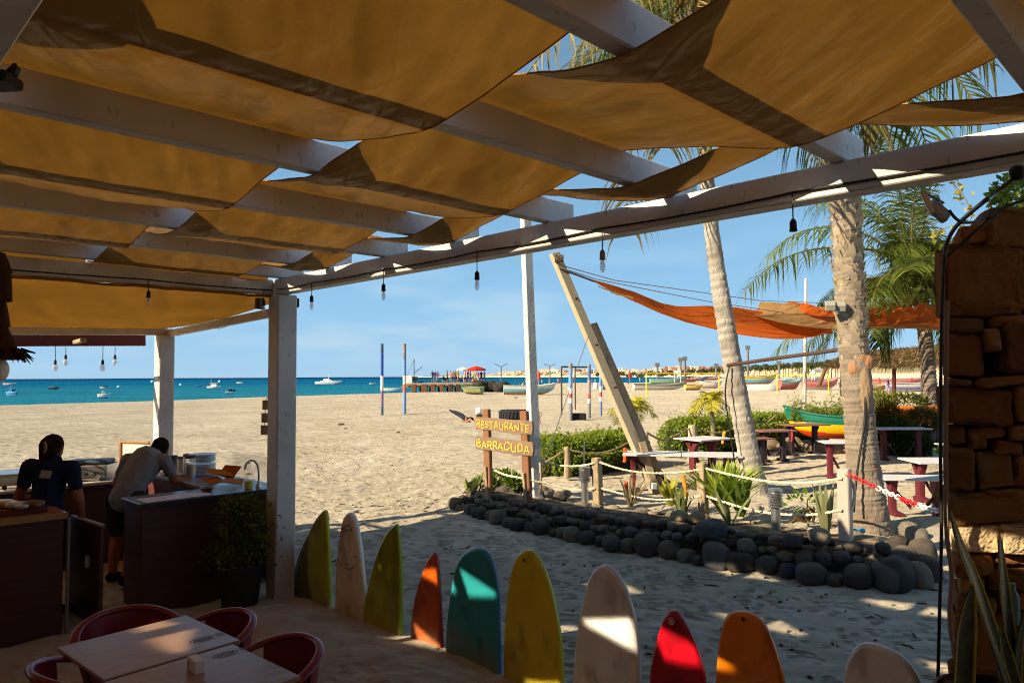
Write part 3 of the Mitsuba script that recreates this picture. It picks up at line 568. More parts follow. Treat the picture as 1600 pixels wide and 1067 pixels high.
sail([(927, 438, 13.5), (985, 455, 14.2), (1052, 477, 15.5), (1130, 479, 16.6), (1200, 488, 17.3), (1300, 506, 18)], [(929, 441, 13.45), (985, 468, 13.7), (1060, 496, 14), (1130, 517, 14.3), (1200, 529, 14.6), (1262, 527, 15), (1300, 512, 15.6)], 'long orange shade sail tied to the top of the leaning timber', ORG, seed=1)
sail([(934, 446, 13.4), (965, 457, 13.6), (990, 464, 13.7)], [(936, 448, 13.38), (965, 461, 13.55), (988, 467, 13.62)], 'thin pale strip of cloth hanging along the tip of the long orange sail', BEI, 16, 4, seed=5)
sail([(1188, 472, 17.6), (1230, 474, 17.6), (1290, 480, 17.4), (1350, 488, 17)], [(1171, 489, 16.9), (1200, 499, 16.2), (1250, 509, 15.7), (1330, 513, 15.4), (1365, 508, 15.6)], 'beige shade sail overlapping the orange one beside the rough palm', BEI, seed=2)
sail([(1231, 471, 17.9), (1262, 475, 17.3), (1300, 486, 16.8), (1345, 490, 16.5)], [(1232, 484, 17.7), (1262, 491, 17.0), (1300, 495, 16.4), (1345, 497, 16.2)], 'short orange shade sail with a curled end left of the rough palm', ORG, seed=3)
sail([(1335, 486, 16.4), (1380, 481, 16.2), (1430, 482, 16), (1490, 479, 15.8)], [(1335, 507, 15.2), (1380, 507, 15.0), (1430, 507, 14.9), (1490, 510, 14.8)], 'scalloped orange shade sail right of the rough palm', ORG, seed=4, scal=0.12)
sail([(1335, 505, 15.6), (1380, 506, 15.6), (1430, 505, 15.6), (1490, 508, 15.6)], [(1335, 512, 15.0), (1380, 510, 15.0), (1430, 512, 15.0), (1490, 517, 14.9)], 'narrow beige sail edge under the scalloped orange one', BEI, 30, 5, seed=6)
for i, (pts, l) in enumerate((([(874, 418, 13.5), (930, 436, 13.9), (1100, 470, 16), (1300, 500, 18)], 'long thin rope from the leaning timber under the sky to the rough palm'), ([(874, 414, 13.5), (960, 438, 14), (1190, 470, 17), (1310, 474, 18)], 'upper thin rope from the leaning timber to the sails'), ([(874, 420, 13.5), (905, 431, 13.5), (929, 440, 13.5)], 'knotted dark rope holding the tip of the long orange sail'))):
    tag(obj('sail_rope', tube([W(*p) for p in pts], 0.02 if i == 2 else 0.009, 5), 'm_matt', smooth=True, color=srgb(60, 50, 44) if i == 2 else srgb(150, 140, 130)), l, 'rope')
tag(obj('cross_bar', tube(curve([W(1136, 571, 12.2), W(1210, 560, 11.6), W(1262, 553, 11), W(1312, 546, 10.1)], 14), [0.03] * 14, 7), 'm_matt', smooth=True, color=srgb(84, 66, 56), var=0.3), 'dark pole lashed level between the smooth and the rough palm', 'pole')

# ================================================================== palms
GA, GB = np.array([0.075, 0.115, 0.018]), np.array([0.20, 0.23, 0.05])
def frond(pts, n=46, L=0.75, seed=0, hang=0.55, r0=0.035, wid=0.04):
    """A feather leaf along pts: rib and leaflets; returns (mesh, which leaflet each vertex is of)."""
    r = np.random.default_rng(seed); q = curve(pts, 26); rib = tube(q, np.linspace(r0, 0.006, 26), 6)
    vs, fs, ids = [np.asarray(rib.vertices)], [np.asarray(rib.faces)], [np.zeros(len(rib.vertices), int)]; N = len(vs[0]); k = 1
    t = np.linspace(0.12, 1, n); P = np.stack([np.interp(t, np.linspace(0, 1, 26), q[:, j]) for j in range(3)], 1)
    D = np.gradient(P, axis=0); D /= np.linalg.norm(D, axis=1, keepdims=True)
    for i in range(n):
        side = np.cross(D[i], [0, 0, 1.0]); nn = np.linalg.norm(side); side = side / nn if nn > 0.15 else np.array([1.0, 0, 0]); top = np.cross(side, D[i])
        ln = L * (0.45 + 0.9 * math.sin(np.pi * (0.12 + 0.83 * t[i])) ** 0.8) * 0.75
        for sgn in (-1, 1):
            a = side * sgn * 0.85 + D[i] * r.uniform(0.35, 0.7) + top * r.uniform(0.0, 0.35); a /= np.linalg.norm(a); l = ln * r.uniform(0.8, 1.1); h = hang * r.uniform(0.7, 1.3)
            w = np.cross(a, top); w /= np.linalg.norm(w); ww = wid * r.uniform(0.7, 1.1)
            p0 = P[i]; p1 = p0 + a * l * 0.4 - np.array([0, 0, h * l * 0.12]); p2 = p0 + a * l * 0.74 - np.array([0, 0, h * l * 0.42]); p3 = p0 + a * l * 0.95 - np.array([0, 0, h * l * 0.95])
            vs.append(np.array([p0 - w * ww * .3, p0 + w * ww * .3, p1 - w * ww * .5, p1 + w * ww * .5, p2 - w * ww * .36, p2 + w * ww * .36, p3]))
            fs.append(np.array([[0, 1, 3], [0, 3, 2], [2, 3, 5], [2, 5, 4], [4, 5, 6]]) + N); ids.append(np.full(7, k)); N += 7; k += 1
    return trimesh.Trimesh(np.vstack(vs), np.vstack(fs), process=False), np.concatenate(ids)
def add_frond(parent, pts, seed, a=GA, b=GB, **k):
    m, ids = frond(pts, seed=seed, **k); c = leafcolors(ids, seed, a, b, 0.25); c[ids == 0] = np.array([0.24, 0.21, 0.06])
    obj('frond', m, 'm_leaf', parent, smooth=False, color=c)
def arch(c, az, el, L, droop):
    d = np.array([math.sin(az), math.cos(az)]); t = np.linspace(0, 1, 7)
    return [np.array([c[0] + d[0] * L * math.cos(el) * s * (1 - 0.15 * s), c[1] + d[1] * L * math.cos(el) * s * (1 - 0.15 * s), c[2] + L * (math.sin(el) * s - droop * s * s)]) for s in t]
def trunk(parent, pts, rad, step, seed, ring, col, cb, band=1.0):
    """A palm trunk with leaf-scar rings: each ring flares slightly towards its upper rim."""
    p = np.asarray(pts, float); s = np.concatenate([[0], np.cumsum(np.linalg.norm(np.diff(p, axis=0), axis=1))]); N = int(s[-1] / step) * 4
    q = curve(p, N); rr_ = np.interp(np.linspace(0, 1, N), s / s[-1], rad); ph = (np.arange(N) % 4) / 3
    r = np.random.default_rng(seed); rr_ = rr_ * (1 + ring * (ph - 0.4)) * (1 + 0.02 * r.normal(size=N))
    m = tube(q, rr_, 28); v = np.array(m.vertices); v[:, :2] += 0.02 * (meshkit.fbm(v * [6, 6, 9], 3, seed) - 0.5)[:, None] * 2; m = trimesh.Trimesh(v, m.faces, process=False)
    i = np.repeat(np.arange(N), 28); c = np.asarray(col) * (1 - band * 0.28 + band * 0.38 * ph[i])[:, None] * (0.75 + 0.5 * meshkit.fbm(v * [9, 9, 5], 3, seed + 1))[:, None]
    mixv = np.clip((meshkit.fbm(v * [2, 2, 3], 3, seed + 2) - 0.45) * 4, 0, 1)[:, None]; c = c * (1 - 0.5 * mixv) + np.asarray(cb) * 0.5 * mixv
    return obj('trunk', m, 'm_bark', parent, smooth=55, color=c) if False else obj('trunk', m, 'm_bark', parent, smooth=True, color=c)
# palm 1: smooth ringed trunk
d1 = 12.6
p1 = thing('smooth_palm', 'tall coconut palm with a smooth pale ringed trunk leaning over the garden tables', 'palm tree')
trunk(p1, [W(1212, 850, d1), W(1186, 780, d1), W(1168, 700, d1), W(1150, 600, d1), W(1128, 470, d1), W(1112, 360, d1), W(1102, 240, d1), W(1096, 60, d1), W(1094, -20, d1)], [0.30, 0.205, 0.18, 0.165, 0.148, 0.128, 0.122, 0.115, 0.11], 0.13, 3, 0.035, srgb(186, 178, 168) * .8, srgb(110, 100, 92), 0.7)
c1 = W(1094, -30, d1)
for i in range(20):
    az = i * 2.4 + 0.3; el = (0.9, 0.45, -0.05, -0.5)[i % 4] + rng.uniform(-0.1, 0.1); add_frond(p1, arch(c1, az, el, rng.uniform(3.2, 4.2), rng.uniform(0.35, 0.6)), 40 + i, n=44, L=1.0, hang=0.8)
for pts in ([(1094, -30, 12.6), (1020, -25, 11.4), (940, 10, 10.4), (860, 70, 9.8), (800, 150, 9.6)], [(1094, -30, 12.6), (1000, -10, 12.2), (930, 40, 12.0), (880, 130, 12.0)], [(1094, -30, 12.6), (1050, 30, 12.2), (1010, 130, 12.0), (985, 250, 12.0), (978, 345, 12.0)], [(1094, -30, 12.6), (1075, 40, 11.9), (1052, 130, 11.8), (1040, 225, 11.8)]):
    add_frond(p1, [W(*q) for q in pts], 80 + len(pts) + pts[1][0], np.array([0.16, 0.13, 0.05]), np.array([0.34, 0.29, 0.14]), n=46, L=0.8, hang=1.1)
for i in range(9):
    c = c1 + rng.normal(size=3) * [0.16, 0.16, 0.1] - [0, 0, 0.35]; obj('coconut', blob(c, (0.12, 0.12, 0.14), i, 0.08, 2), 'm_paint', p1, smooth=True, color=srgb(206, 140, 30) * .8, var=0.2)
# palm 2: rough trunk with torn leaf bases
d2 = 9.75
p2 = thing('rough_palm', 'thick palm with a rough trunk of torn leaf bases at the right of the bed', 'palm tree')
path2 = [W(1362, 862, d2), W(1356, 800, d2), W(1348, 720, d2), W(1342, 640, d2), W(1335, 560, d2), W(1328, 470, d2), W(1324, 390, d2), W(1320, 320, d2), W(1304, 230, d2), W(1290, 60, d2), W(1288, -20, d2)]
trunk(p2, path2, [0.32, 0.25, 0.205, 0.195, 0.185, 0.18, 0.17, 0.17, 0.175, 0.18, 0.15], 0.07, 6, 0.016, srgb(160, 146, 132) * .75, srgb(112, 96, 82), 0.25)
q2 = curve(path2, 400); rgs = np.random.default_rng(12); k = 0
s2 = np.concatenate([[0], np.cumsum(np.linalg.norm(np.diff(q2, axis=0), axis=1))])
for zz in np.arange(2.35, 5.35, 0.075):
    j = np.argmin(np.abs(q2[:, 2] - zz)); c = q2[j]; R_ = 0.172
    for a in np.linspace(0, 2 * np.pi, 8, endpoint=False) + k * 2.0 + rgs.uniform(-.2, .2):
        if math.sin(a) > 0.5: continue
        o = np.array([math.cos(a), math.sin(a), 0]); t = np.array([-o[1], o[0], 0]); w = rgs.uniform(0.06, 0.11); h = rgs.uniform(0.1, 0.2); out = rgs.uniform(0.015, 0.075)
        b = c + o * (R_ - 0.03)
        V = np.array([b - t * w, b + t * w, b + t * w * .55 + o * (0.03 + out * .7) + [0, 0, h * .7], b - t * w * .5 + o * (0.03 + out * .7) + [0, 0, h * .75], b + o * (0.03 + out) + [0, 0, h] + t * rgs.uniform(-.04, .04), b + o * 0.02 + [0, 0, h * .55], b - t * w + [0, 0, -h * .6] + o * .015, b + t * w + [0, 0, -h * .6] + o * .015])
        F = np.array([[0, 1, 2], [0, 2, 3], [3, 2, 4], [2, 1, 5], [0, 3, 5], [4, 2, 5], [3, 4, 5], [6, 7, 1], [6, 1, 0]])
        obj('leaf_base', trimesh.Trimesh(V, F, process=False), 'm_matt', p2, smooth=False, color=srgb(184, 170, 150) * rgs.uniform(0.6, 0.95) * (1, rgs.uniform(.92, 1), rgs.uniform(.8, 1))); k += 1
for x, y in ((1352, 560), (1345, 574), (1362, 566)):
    obj('bark_patch', blob(W(x - 8, y, d2 - 0.13), (0.1, 0.06, 0.13), x, 0.25, 2), 'm_bark', p2, smooth=True, color=srgb(190, 140, 104) * .75)
obj('bark_flap', blob(W(1352, 610, d2 - 0.17), (0.085, 0.05, 0.32), 77, 0.15, 3), 'm_bark', p2, smooth=True, color=srgb(170, 144, 116) * .75)
c2 = W(1288, -40, d2)
for i in range(22):
    az = i * 2.4; el = (1.0, 0.55, 0.1, -0.35)[i % 4] + rng.uniform(-0.1, 0.1); add_frond(p2, arch(c2, az, el, rng.uniform(2.0, 2.6), rng.uniform(0.4, 0.7)), 120 + i, n=34, L=0.8, hang=0.9)
for pts in ([(1288, -40, 9.75), (1240, 40, 9.3), (1262, 150, 9.2), (1285, 262, 9.2)], [(1288, -40, 9.75), (1400, -30, 9.2), (1480, 20, 8.8), (1550, 100, 8.6)], [(1300, 100, 9.6), (1342, 150, 9.5), (1372, 208, 9.5)]):
    add_frond(p2, [W(*q) for q in pts], 160 + pts[1][0], np.array([0.13, 0.11, 0.04]), np.array([0.24, 0.21, 0.08]), n=30, L=0.55, hang=1.2)
tag(obj('trunk_cable', tube(curve([W(1352, 620, d2 - .21), W(1351, 660, d2 - .22), W(1345, 700, d2 - .22), W(1338, 750, d2 - .25), W(1334, 800, d2 - .29)], 20), 0.014, 6), 'm_black', smooth=True), 'black cable running down the trunk of the rough palm', 'cable')
tag(obj('trunk_cable', tube(curve([W(1140, 572, d1 - .18), W(1134, 600, d1 - .19), W(1137, 650, d1 - .19), W(1146, 710, d1 - .19), W(1154, 760, d1 - .19)], 20), 0.013, 6), 'm_black', smooth=True), 'dark cable running down the trunk of the smooth palm', 'cable')
fl = thing('floodlight', 'pair of small grey floodlights strapped to the rough palm', 'floodlight')
for x, y in ((1297, 478), (1313, 479)):
    obj('lamp_head', bar(W(x, y - 3, 9.6), W(x + 1, y + 3, 9.5), 0.13, 0.1, up=(0, 0, 1), bev=0.012), 'm_paint', fl, smooth=False, color=srgb(150, 148, 140))
obj('bracket', tube([W(1290, 482, 9.6), W(1322, 484, 9.58)], 0.012, 6), 'm_black', fl)
# palm 3: coconut crown behind
d3 = 21.0
p3_ = thing('rear_palm', 'shorter coconut palm behind the sails with wide green fronds and dead skirts', 'palm tree')
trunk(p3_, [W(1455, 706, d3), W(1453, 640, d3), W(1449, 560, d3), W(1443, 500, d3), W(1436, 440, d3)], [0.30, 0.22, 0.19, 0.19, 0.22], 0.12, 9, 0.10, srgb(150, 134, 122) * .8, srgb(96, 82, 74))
c3 = (1436, 448)
GA3, GB3 = GA * 0.6, GB * 0.62; GL, GM = np.array([0.08, 0.13, 0.02]), np.array([0.24, 0.27, 0.06])
def fr3(pts, seed, a=GA3, b=GB3, **k): add_frond(p3_, [W(*q) for q in pts], seed, a, b, **{**dict(n=60, L=1.1, hang=0.9, r0=0.05, wid=0.05), **k})
fr3([(1436, 448, 21), (1400, 405, 20.6), (1340, 388, 20.2), (1270, 390, 19.8), (1210, 412, 19.5), (1166, 452, 19.3)], 201)
fr3([(1436, 448, 21), (1395, 395, 21.4), (1340, 362, 21.8), (1280, 356, 22), (1232, 372, 22), (1200, 400, 22)], 202, GL, GM)
fr3([(1436, 448, 21), (1420, 390, 20.8), (1408, 320, 20.5), (1400, 260, 20.2), (1394, 212, 20)], 203, n=64)
fr3([(1436, 448, 21), (1410, 380, 20.8), (1370, 330, 20.5), (1320, 310, 20.2), (1275, 315, 20)], 204, GL, GM)
fr3([(1436, 448, 21), (1400, 425, 20), (1375, 440, 19.5), (1362, 480, 19.2), (1360, 520, 19)], 205)
fr3([(1436, 448, 21), (1460, 400, 20.5), (1490, 380, 20), (1530, 390, 19.5)], 206)
fr3([(1436, 448, 21), (1440, 380, 21), (1448, 320, 21), (1462, 270, 21), (1490, 240, 21)], 207)
fr3([(1436, 452, 21), (1390, 440, 22), (1330, 455, 22.8), (1270, 490, 23.4), (1215, 545, 23.8)], 208, GL, GM * 1.1)
fr3([(1436, 448, 21), (1470, 440, 20.5), (1490, 460, 20), (1500, 510, 19.8)], 209)
fr3([(1436, 448, 21), (1415, 395, 21.5), (1385, 350, 22), (1350, 330, 22.2), (1310, 340, 22.4)], 210, GL, GM)
fr3([(1436, 448, 21), (1425, 375, 20), (1430, 310, 19.5), (1445, 262, 19)], 211)
fr3([(1436, 450, 21), (1405, 470, 21.5), (1385, 500, 21.8), (1374, 540, 22)], 212)
fr3([(1436, 448, 21), (1450, 420, 19.5), (1440, 400, 18.5), (1425, 420, 17.8)], 213, GL, GM)
c3w = W(1436, 446, 21)
for i in range(17):
    add_frond(p3_, arch(c3w, i * 2.4 + .5, (1.15, .8, .45, .1)[i % 4], rng.uniform(3.0, 4.2), rng.uniform(.45, .8)), 260 + i, GA3, GB3, n=52, L=1.0, hang=.9, r0=.045, wid=.05)
for i in range(12):
    a = i * 0.55; p = W(1436, 452 + 2 * (i % 3), 21 - .2 * math.sin(a)); e = p + np.array([0.75 * math.cos(a), 0.5 * math.sin(a), -0.25 - 0.12 * (i % 4)])
    obj('dead_leaf_base', tube([p, p * .5 + e * .5 + [0, 0, 0.22], e], [0.09, 0.07, 0.03], 6), 'm_matt', p3_, smooth=True, color=srgb(120, 100, 74) * (.5 + .04 * i))
for x, y in ((1418, 462), (1412, 455), (1424, 470), (1428, 452)): obj('coconut', blob(W(x, y, 20.6), (0.13, 0.13, 0.15), x, 0.06, 2), 'm_paint', p3_, smooth=True, color=srgb(150, 140, 50) * .6)
# two dwarf palms beyond the hedge
for n_, (x, yb, yt, d, lab) in enumerate(((993, 690, 640, 20.0, 'small yellow green palm with drooping fronds right behind the leaning timber'), (1114, 712, 632, 18.1, 'small slender palm with yellow fronds growing from the hedge'))):
    dp_ = thing('dwarf_palm', lab, 'palm tree', None); b, t = W(x, yb, d), W(x - 3, yt, d)
    obj('trunk', tube(curve([b - [0, 0, .3], b * .5 + t * .5 + [0.03, 0, 0], t], 10), np.linspace(0.075, 0.05, 10), 9), 'm_bark', dp_, smooth=True, color=srgb(150, 146, 110) * .7)
    for i in range(12 if n_ == 0 else 10):
        az = i * 2.4 + n_; el = (1.2, 0.85, 0.5)[i % 3]; add_frond(dp_, arch(t, az, el, rng.uniform(0.75, 1.0) * (1.1 if n_ == 0 else 1.0), rng.uniform(0.6, 0.95)), 240 + 20 * n_ + i, np.array([0.3, 0.3, 0.02]), np.array([0.6, 0.55, 0.08]), n=22, L=0.34, hang=0.35, r0=0.016, wid=0.03)

# ================================================================== hedges, boat planter, bushes
def hedge(path, w, h, label, seed, n=9000, top=(0.30, 0.38, 0.045), low=(0.10, 0.14, 0.022)):
    k = thing('hedge', label, 'hedge'); p = np.asarray(path, float); q = curve(np.c_[p, 0 * p[:, 0]], 40)[:, :2]; t = np.gradient(q, axis=0); t /= np.linalg.norm(t, axis=1, keepdims=True); nn = np.stack([-t[:, 1], t[:, 0]], 1)
    a = np.linspace(-0.12, np.pi + 0.12, 15); prof = np.stack([np.sign(np.cos(a)) * np.abs(np.cos(a)) ** 0.55 * w / 2, np.clip(np.sin(a), -0.1, 1) ** 1.0 * 0 + np.where(np.sin(a) < 0, 0, np.abs(np.sin(a)) ** 0.5) * h], 1)
    z0 = np.array([hz(c) for c in q]); rows = np.stack([np.concatenate([q + nn * o, (z0 + zz - 0.05)[:, None]], 1) for o, zz in prof], 1)
    ends = np.ones(len(q)); ends[:4] = (0.03, 0.5, 0.8, 0.95); ends[-4:] = (0.95, 0.8, 0.5, 0.03)
    ctr = np.concatenate([q, (z0)[:, None]], 1)[:, None]; rows = ctr + (rows - ctr) * np.stack([ends, ends, ends ** .5], 1)[:, None]
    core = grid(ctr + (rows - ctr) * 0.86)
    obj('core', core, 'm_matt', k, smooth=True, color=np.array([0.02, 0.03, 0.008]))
    r = np.random.default_rng(seed); sh = grid(rows); pts, fi = trimesh.sample.sample_surface(sh, n, seed=seed); nr = sh.face_normals[fi]; c = ctr.mean(0)
    nr = np.where((nr[:, 2:] < -0.3), -nr, nr); lump = meshkit.fbm(pts * 2.2, 3, seed) - 0.5
    hk = (pts[:, 2] - z0.mean()) / h; ok = r.uniform(0, 1, n) < np.clip((hk - .12) * 2.2, .12, 1); pts, nr, lump, n = pts[ok], nr[ok], lump[ok], int(ok.sum())
    pts = pts - nr * r.uniform(0, 0.12, n)[:, None] + nr * lump[:, None] * 0.16
    sp_ = r.uniform(0, 1, n) < .07; pts[sp_] += nr[sp_] * r.uniform(.03, .16, (int(sp_.sum()), 1)) + r.normal(size=(int(sp_.sum()), 3)) * .03
    m, ids = leafcloud(pts, 0.075, seed, 2.0, nr); hh = np.clip((pts[:, 2] - z0.mean()) / h, 0, 1)
    obj('foliage', m, 'm_leaf', k, smooth=False, color=leafcolors(ids, seed, top, np.asarray(low) * 1.6))
    return k
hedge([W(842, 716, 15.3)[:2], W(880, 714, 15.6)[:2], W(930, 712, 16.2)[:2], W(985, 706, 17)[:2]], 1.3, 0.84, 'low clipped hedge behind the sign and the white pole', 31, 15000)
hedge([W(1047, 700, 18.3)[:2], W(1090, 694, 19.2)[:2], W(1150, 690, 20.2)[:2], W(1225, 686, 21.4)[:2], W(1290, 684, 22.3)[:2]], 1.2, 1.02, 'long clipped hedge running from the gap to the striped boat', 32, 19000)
# stems and leaf litter at the foot of the first hedge
r = np.random.default_rng(4); st_ = []
for i in range(150):
    x = r.uniform(838, 975); b = W(x, 745 - (x - 838) * .06 + r.uniform(-4, 4), 14.9 + (x - 838) * .009); t = b + np.array([r.normal() * .1, r.normal() * .1 + .1, r.uniform(0.2, 0.55)]); st_.append(tube([b, b * .5 + t * .5 + r.normal(size=3) * .03, t], [0.012, 0.009, 0.006], 4))
tag(obj('hedge_stems', cat(st_), 'm_matt', smooth=True, color=srgb(122, 104, 84) * .7, var=.3), 'bare brown stems under the hedge behind the sign', 'stems', kind='stuff')

bo = thing('boat_planter', 'old wooden boat striped green, yellow and red, planted with shrubs', 'boat')
def hull(L, B, H, rake=0.35, tr=0.6, n=25, m=13, sheer=0.25, t=0.04):
    """An open boat along +x (bow at L): rows of sections; returns grid points outside (n, m, 3), keel to gunwale to keel mirrored."""
    s = np.linspace(0, 1, n); out = []
    for x in s:
        b = B / 2 * (tr + (1 - tr) * math.sin(np.pi * min(1, x * 1.25) / 2)) * (1 - max(0, (x - 0.45) / 0.55) ** 2.3); z1 = H * (1 + sheer * (2 * x - 0.9) ** 2 * (1.3 if x > 0.45 else 0.4)); zk = H * 0.75 * max(0, (x - 0.72) / 0.28) ** 2
        a = np.linspace(-np.pi / 2, np.pi / 2, m); yy = np.sign(np.sin(a)) * np.abs(np.sin(a)) ** 0.7 * max(b, 0.012); zz = zk + (z1 - zk) * (1 - np.cos(a)) ** 0.75
        out.append(np.stack([L * x + rake * (zz - zk) * x ** 3, yy, zz], 1))
    return np.array(out)
def place(P, o, ang, tilt=0.0):
    P = np.asarray(P, float); c, s = math.cos(tilt), math.sin(tilt); Q = np.stack([P[..., 0], P[..., 1] * c - P[..., 2] * s, P[..., 1] * s + P[..., 2] * c], -1); c, s = math.cos(ang), math.sin(ang)
    return np.stack([Q[..., 0] * c - Q[..., 1] * s, Q[..., 0] * s + Q[..., 1] * c, Q[..., 2]], -1) + np.asarray(o)
bow = W(1221, 690, 20.6); stn = W(1400, 690, 19.3); v = bow - stn; Lb = np.linalg.norm(v[:2]); an_ = math.atan2(v[1], v[0]); ob = np.array([stn[0], stn[1], 0.45])
Hl = hull(Lb * .94, 1.25, 0.62, 0.25); V = place(Hl, ob, an_)
def bands(z): return np.where((z > 0.40)[:, None], srgb(30, 120, 100), np.where((z > 0.17)[:, None], srgb(250, 205, 20), srgb(226, 70, 26))) * .85
fine_h = hull(Lb * .94, 1.25, 0.62, 0.25, n=60, m=61); Vf = place(fine_h, ob, an_); hz_ = fine_h.reshape(-1, 3); zrel = hz_[:, 2] - 0.12 * np.clip(hz_[:, 0] / Lb - .5, 0, 1) * 1.6
obj('hull', grid(Vf), 'm_paint', bo, smooth=True, color=bands(zrel), var=0.0)
for sd in (0, -1): obj('gunwale', tube(V[:, sd] + [0, 0, 0.01], 0.035, 8), 'm_paint', bo, smooth=True, color=srgb(30, 110, 94) * .8)
tr_ = place(Hl[0], ob, an_); cen = tr_.mean(0); obj('transom', trimesh.Trimesh(np.vstack([tr_, [cen]]), [[i, (i + 1) % 13, 13] for i in range(13)], process=False), 'm_paint', bo, smooth=False, color=srgb(30, 110, 94) * .8)
soil = Hl.copy()[:, [0, 3, 6, 9, 12]]; soil[..., 2] = 0.5; soil[:, 2, 1] = 0
obj('soil', grid(place(soil, ob, an_)), 'm_soil', bo, smooth=False)
r = np.random.default_rng(8); n = 7000; u = r.uniform(0.04, 0.9, n); w = r.uniform(-0.55, 0.55, n) * (1 - .3 * u); hh = 0.5 + np.abs(r.normal(size=n)) * 0.16 * (0.6 + 1.2 * meshkit.noise(np.stack([u * 14, w * 4, u * 0], -1), 3))
pp = place(np.stack([u * Lb, w, hh], -1), ob, an_); m, ids = leafcloud(pp, 0.085, 5, 2.6)
tag(obj('boat_shrub', m, 'm_leaf', smooth=False, color=leafcolors(ids, 6, (0.12, 0.19, 0.03), (0.24, 0.27, 0.06))), 'bright green low shrubs growing out of the striped boat', 'shrub')
n = 700; u = r.uniform(0.1, 0.95, n); pp = place(np.stack([u * Lb, r.uniform(-.4, .4, n), 0.75 + r.uniform(0, 0.42, n) * meshkit.noise(np.stack([u * 20, u * 0, u * 0], -1), 9) * 1.7], -1), ob, an_); m, ids = leafcloud(pp, 0.06, 6, 2.0)
tag(obj('boat_shrub', m, 'm_leaf', smooth=False, color=leafcolors(ids, 7, (0.25, 0.22, 0.06), (0.45, 0.38, 0.16))), 'thin yellowing sprigs standing above the shrubs in the striped boat', 'shrub')
for i, (x, y, d, w) in enumerate(((1238, 688, 20, .3), (1226, 690, 19.6, .22), (1262, 690, 19.4, .26), (1282, 692, 19.3, .3), (1300, 690, 19.2, .28), (1180, 690, 19.2, .24), (1205, 688, 19.8, .26), (1340, 690, 18.8, .3), (1370, 690, 18.6, .3))):
    c = W(x, y, d); tag(obj('prop_stone', blob((c[0], c[1], hz(c) + w * .5), (w, w * .8, w * .75), 500 + i, .2, 2), 'm_stone', smooth=True, color=srgb(150, 130, 106) * .7, var=.2), ('largest ' if w == .3 else 'smaller ') + 'rounded stone propping the striped boat ' + ('behind the rough palm' if x > 1310 else 'under its bow' if x < 1250 else 'under its middle'), 'stone', 'stones under the striped boat ' + str(w == .3) + (' palm' if x > 1310 else ' bow' if x < 1250 else ' middle'))
def bush(c, r_, n, label, seed, a, b, size=0.1, name='bush', asp=2.2, cat_='bush', grp=None):
    rg = np.random.default_rng(seed); d = rg.normal(size=(n, 3)); d /= np.linalg.norm(d, axis=1, keepdims=True); rad = rg.uniform(0.35, 1.0, n) ** 0.5 * (0.65 + 0.7 * meshkit.fbm(d * 1.6 + seed, 3, seed)); p = np.asarray(c) + d * np.asarray(r_) * rad[:, None]; p[:, 2] = np.maximum(p[:, 2], c[2] - r_[2] * .95)
    k = thing(name, label, cat_, grp); m, ids = leafcloud(p, size, seed, asp, d); obj('foliage', m, 'm_leaf', k, smooth=False, color=leafcolors(ids, seed, a, b))
    st = []
    for i in range(9):
        q = np.asarray(c) + rg.normal(size=3) * np.asarray(r_) * [.45, .45, .3] + [0, 0, r_[2] * .1]; b0 = np.array([c[0] + rg.normal() * .06, c[1] + rg.normal() * .06, c[2] - r_[2]]); st.append(tube([b0, b0 * .5 + q * .5 + rg.normal(size=3) * .04, q], [0.018, 0.013, 0.006], 5))
    obj('stem', cat(st), 'm_matt', k, smooth=True, color=srgb(110, 90, 66) * .6)
    return k
def GD(px, d, z=0.0): q = W(px, 600, d); return np.array([q[0], q[1], hz(q) + z])
bush(GD(1392, 18.6, .45), (.75, .5, .5), 2600, 'dark leafy bush in front of the orange planter', 41, (0.03, 0.06, 0.012), (0.09, 0.13, 0.025), .13)
bush(GD(1425, 18.2, .35), (.45, .4, .4), 1300, 'low dark bush beside the rear palm trunk', 42, (0.03, 0.055, 0.012), (0.08, 0.12, 0.03), .12)
bush(GD(1375, 20.5, 1.0), (.55, .4, .6), 1500, 'yellowish bush growing above the orange planter', 43, (0.16, 0.19, 0.03), (0.34, 0.33, 0.08), .11)
bush(GD(1410, 21.0, 1.15), (.8, .4, .45), 1800, 'olive bush with hanging twigs over the orange planter', 44, (0.08, 0.11, 0.02), (0.2, 0.2, 0.06), .1)
bush(GD(1500, 15.5, .35), (.5, .4, .4), 1200, 'green bush at the foot of the stone wall', 45, (0.05, 0.1, 0.02), (0.15, 0.24, 0.05), .12)
bush(GD(1385, 18.9, .75), (.6, .4, .5), 2200, 'bush with orange blossoms in front of the planter boards', 46, (0.05, 0.09, 0.02), (0.34, 0.12, 0.02), .11)
bush(GD(1440, 19.3, .8), (.55, .4, .35), 1500, 'twiggy dark shrub before the right part of the orange planter', 47, (0.05, 0.07, 0.02), (0.2, 0.13, 0.03), .09)
op = thing('orange_planter', 'long planter of orange boards on a stone footing behind the bushes', 'planter')
for i in range(9):
    x0, x1 = 1352 + i * 16, 1352 + i * 16 + 15.6; a, b = W(x0, 640, 20.2 - i * .05), W(x1, 640, 20.2 - i * .05 - .05)
    obj('board', bar((a[0], a[1], 1.08), (b[0], b[1], 1.08), 0.05, 0.5, bev=0.004), 'm_paint', op, smooth=False, color=srgb(226, 118, 30) * rng.uniform(.7, .9), var=.2)
for i in range(9):
    c = W(1362 + i * 15, 660, 20.0 - i * .05); obj('stone', blob((c[0], c[1], .58), (.2, .2, .24), 700 + i, .2, 2), 'm_stone', op, smooth=True, color=srgb(128, 118, 108) * .7)

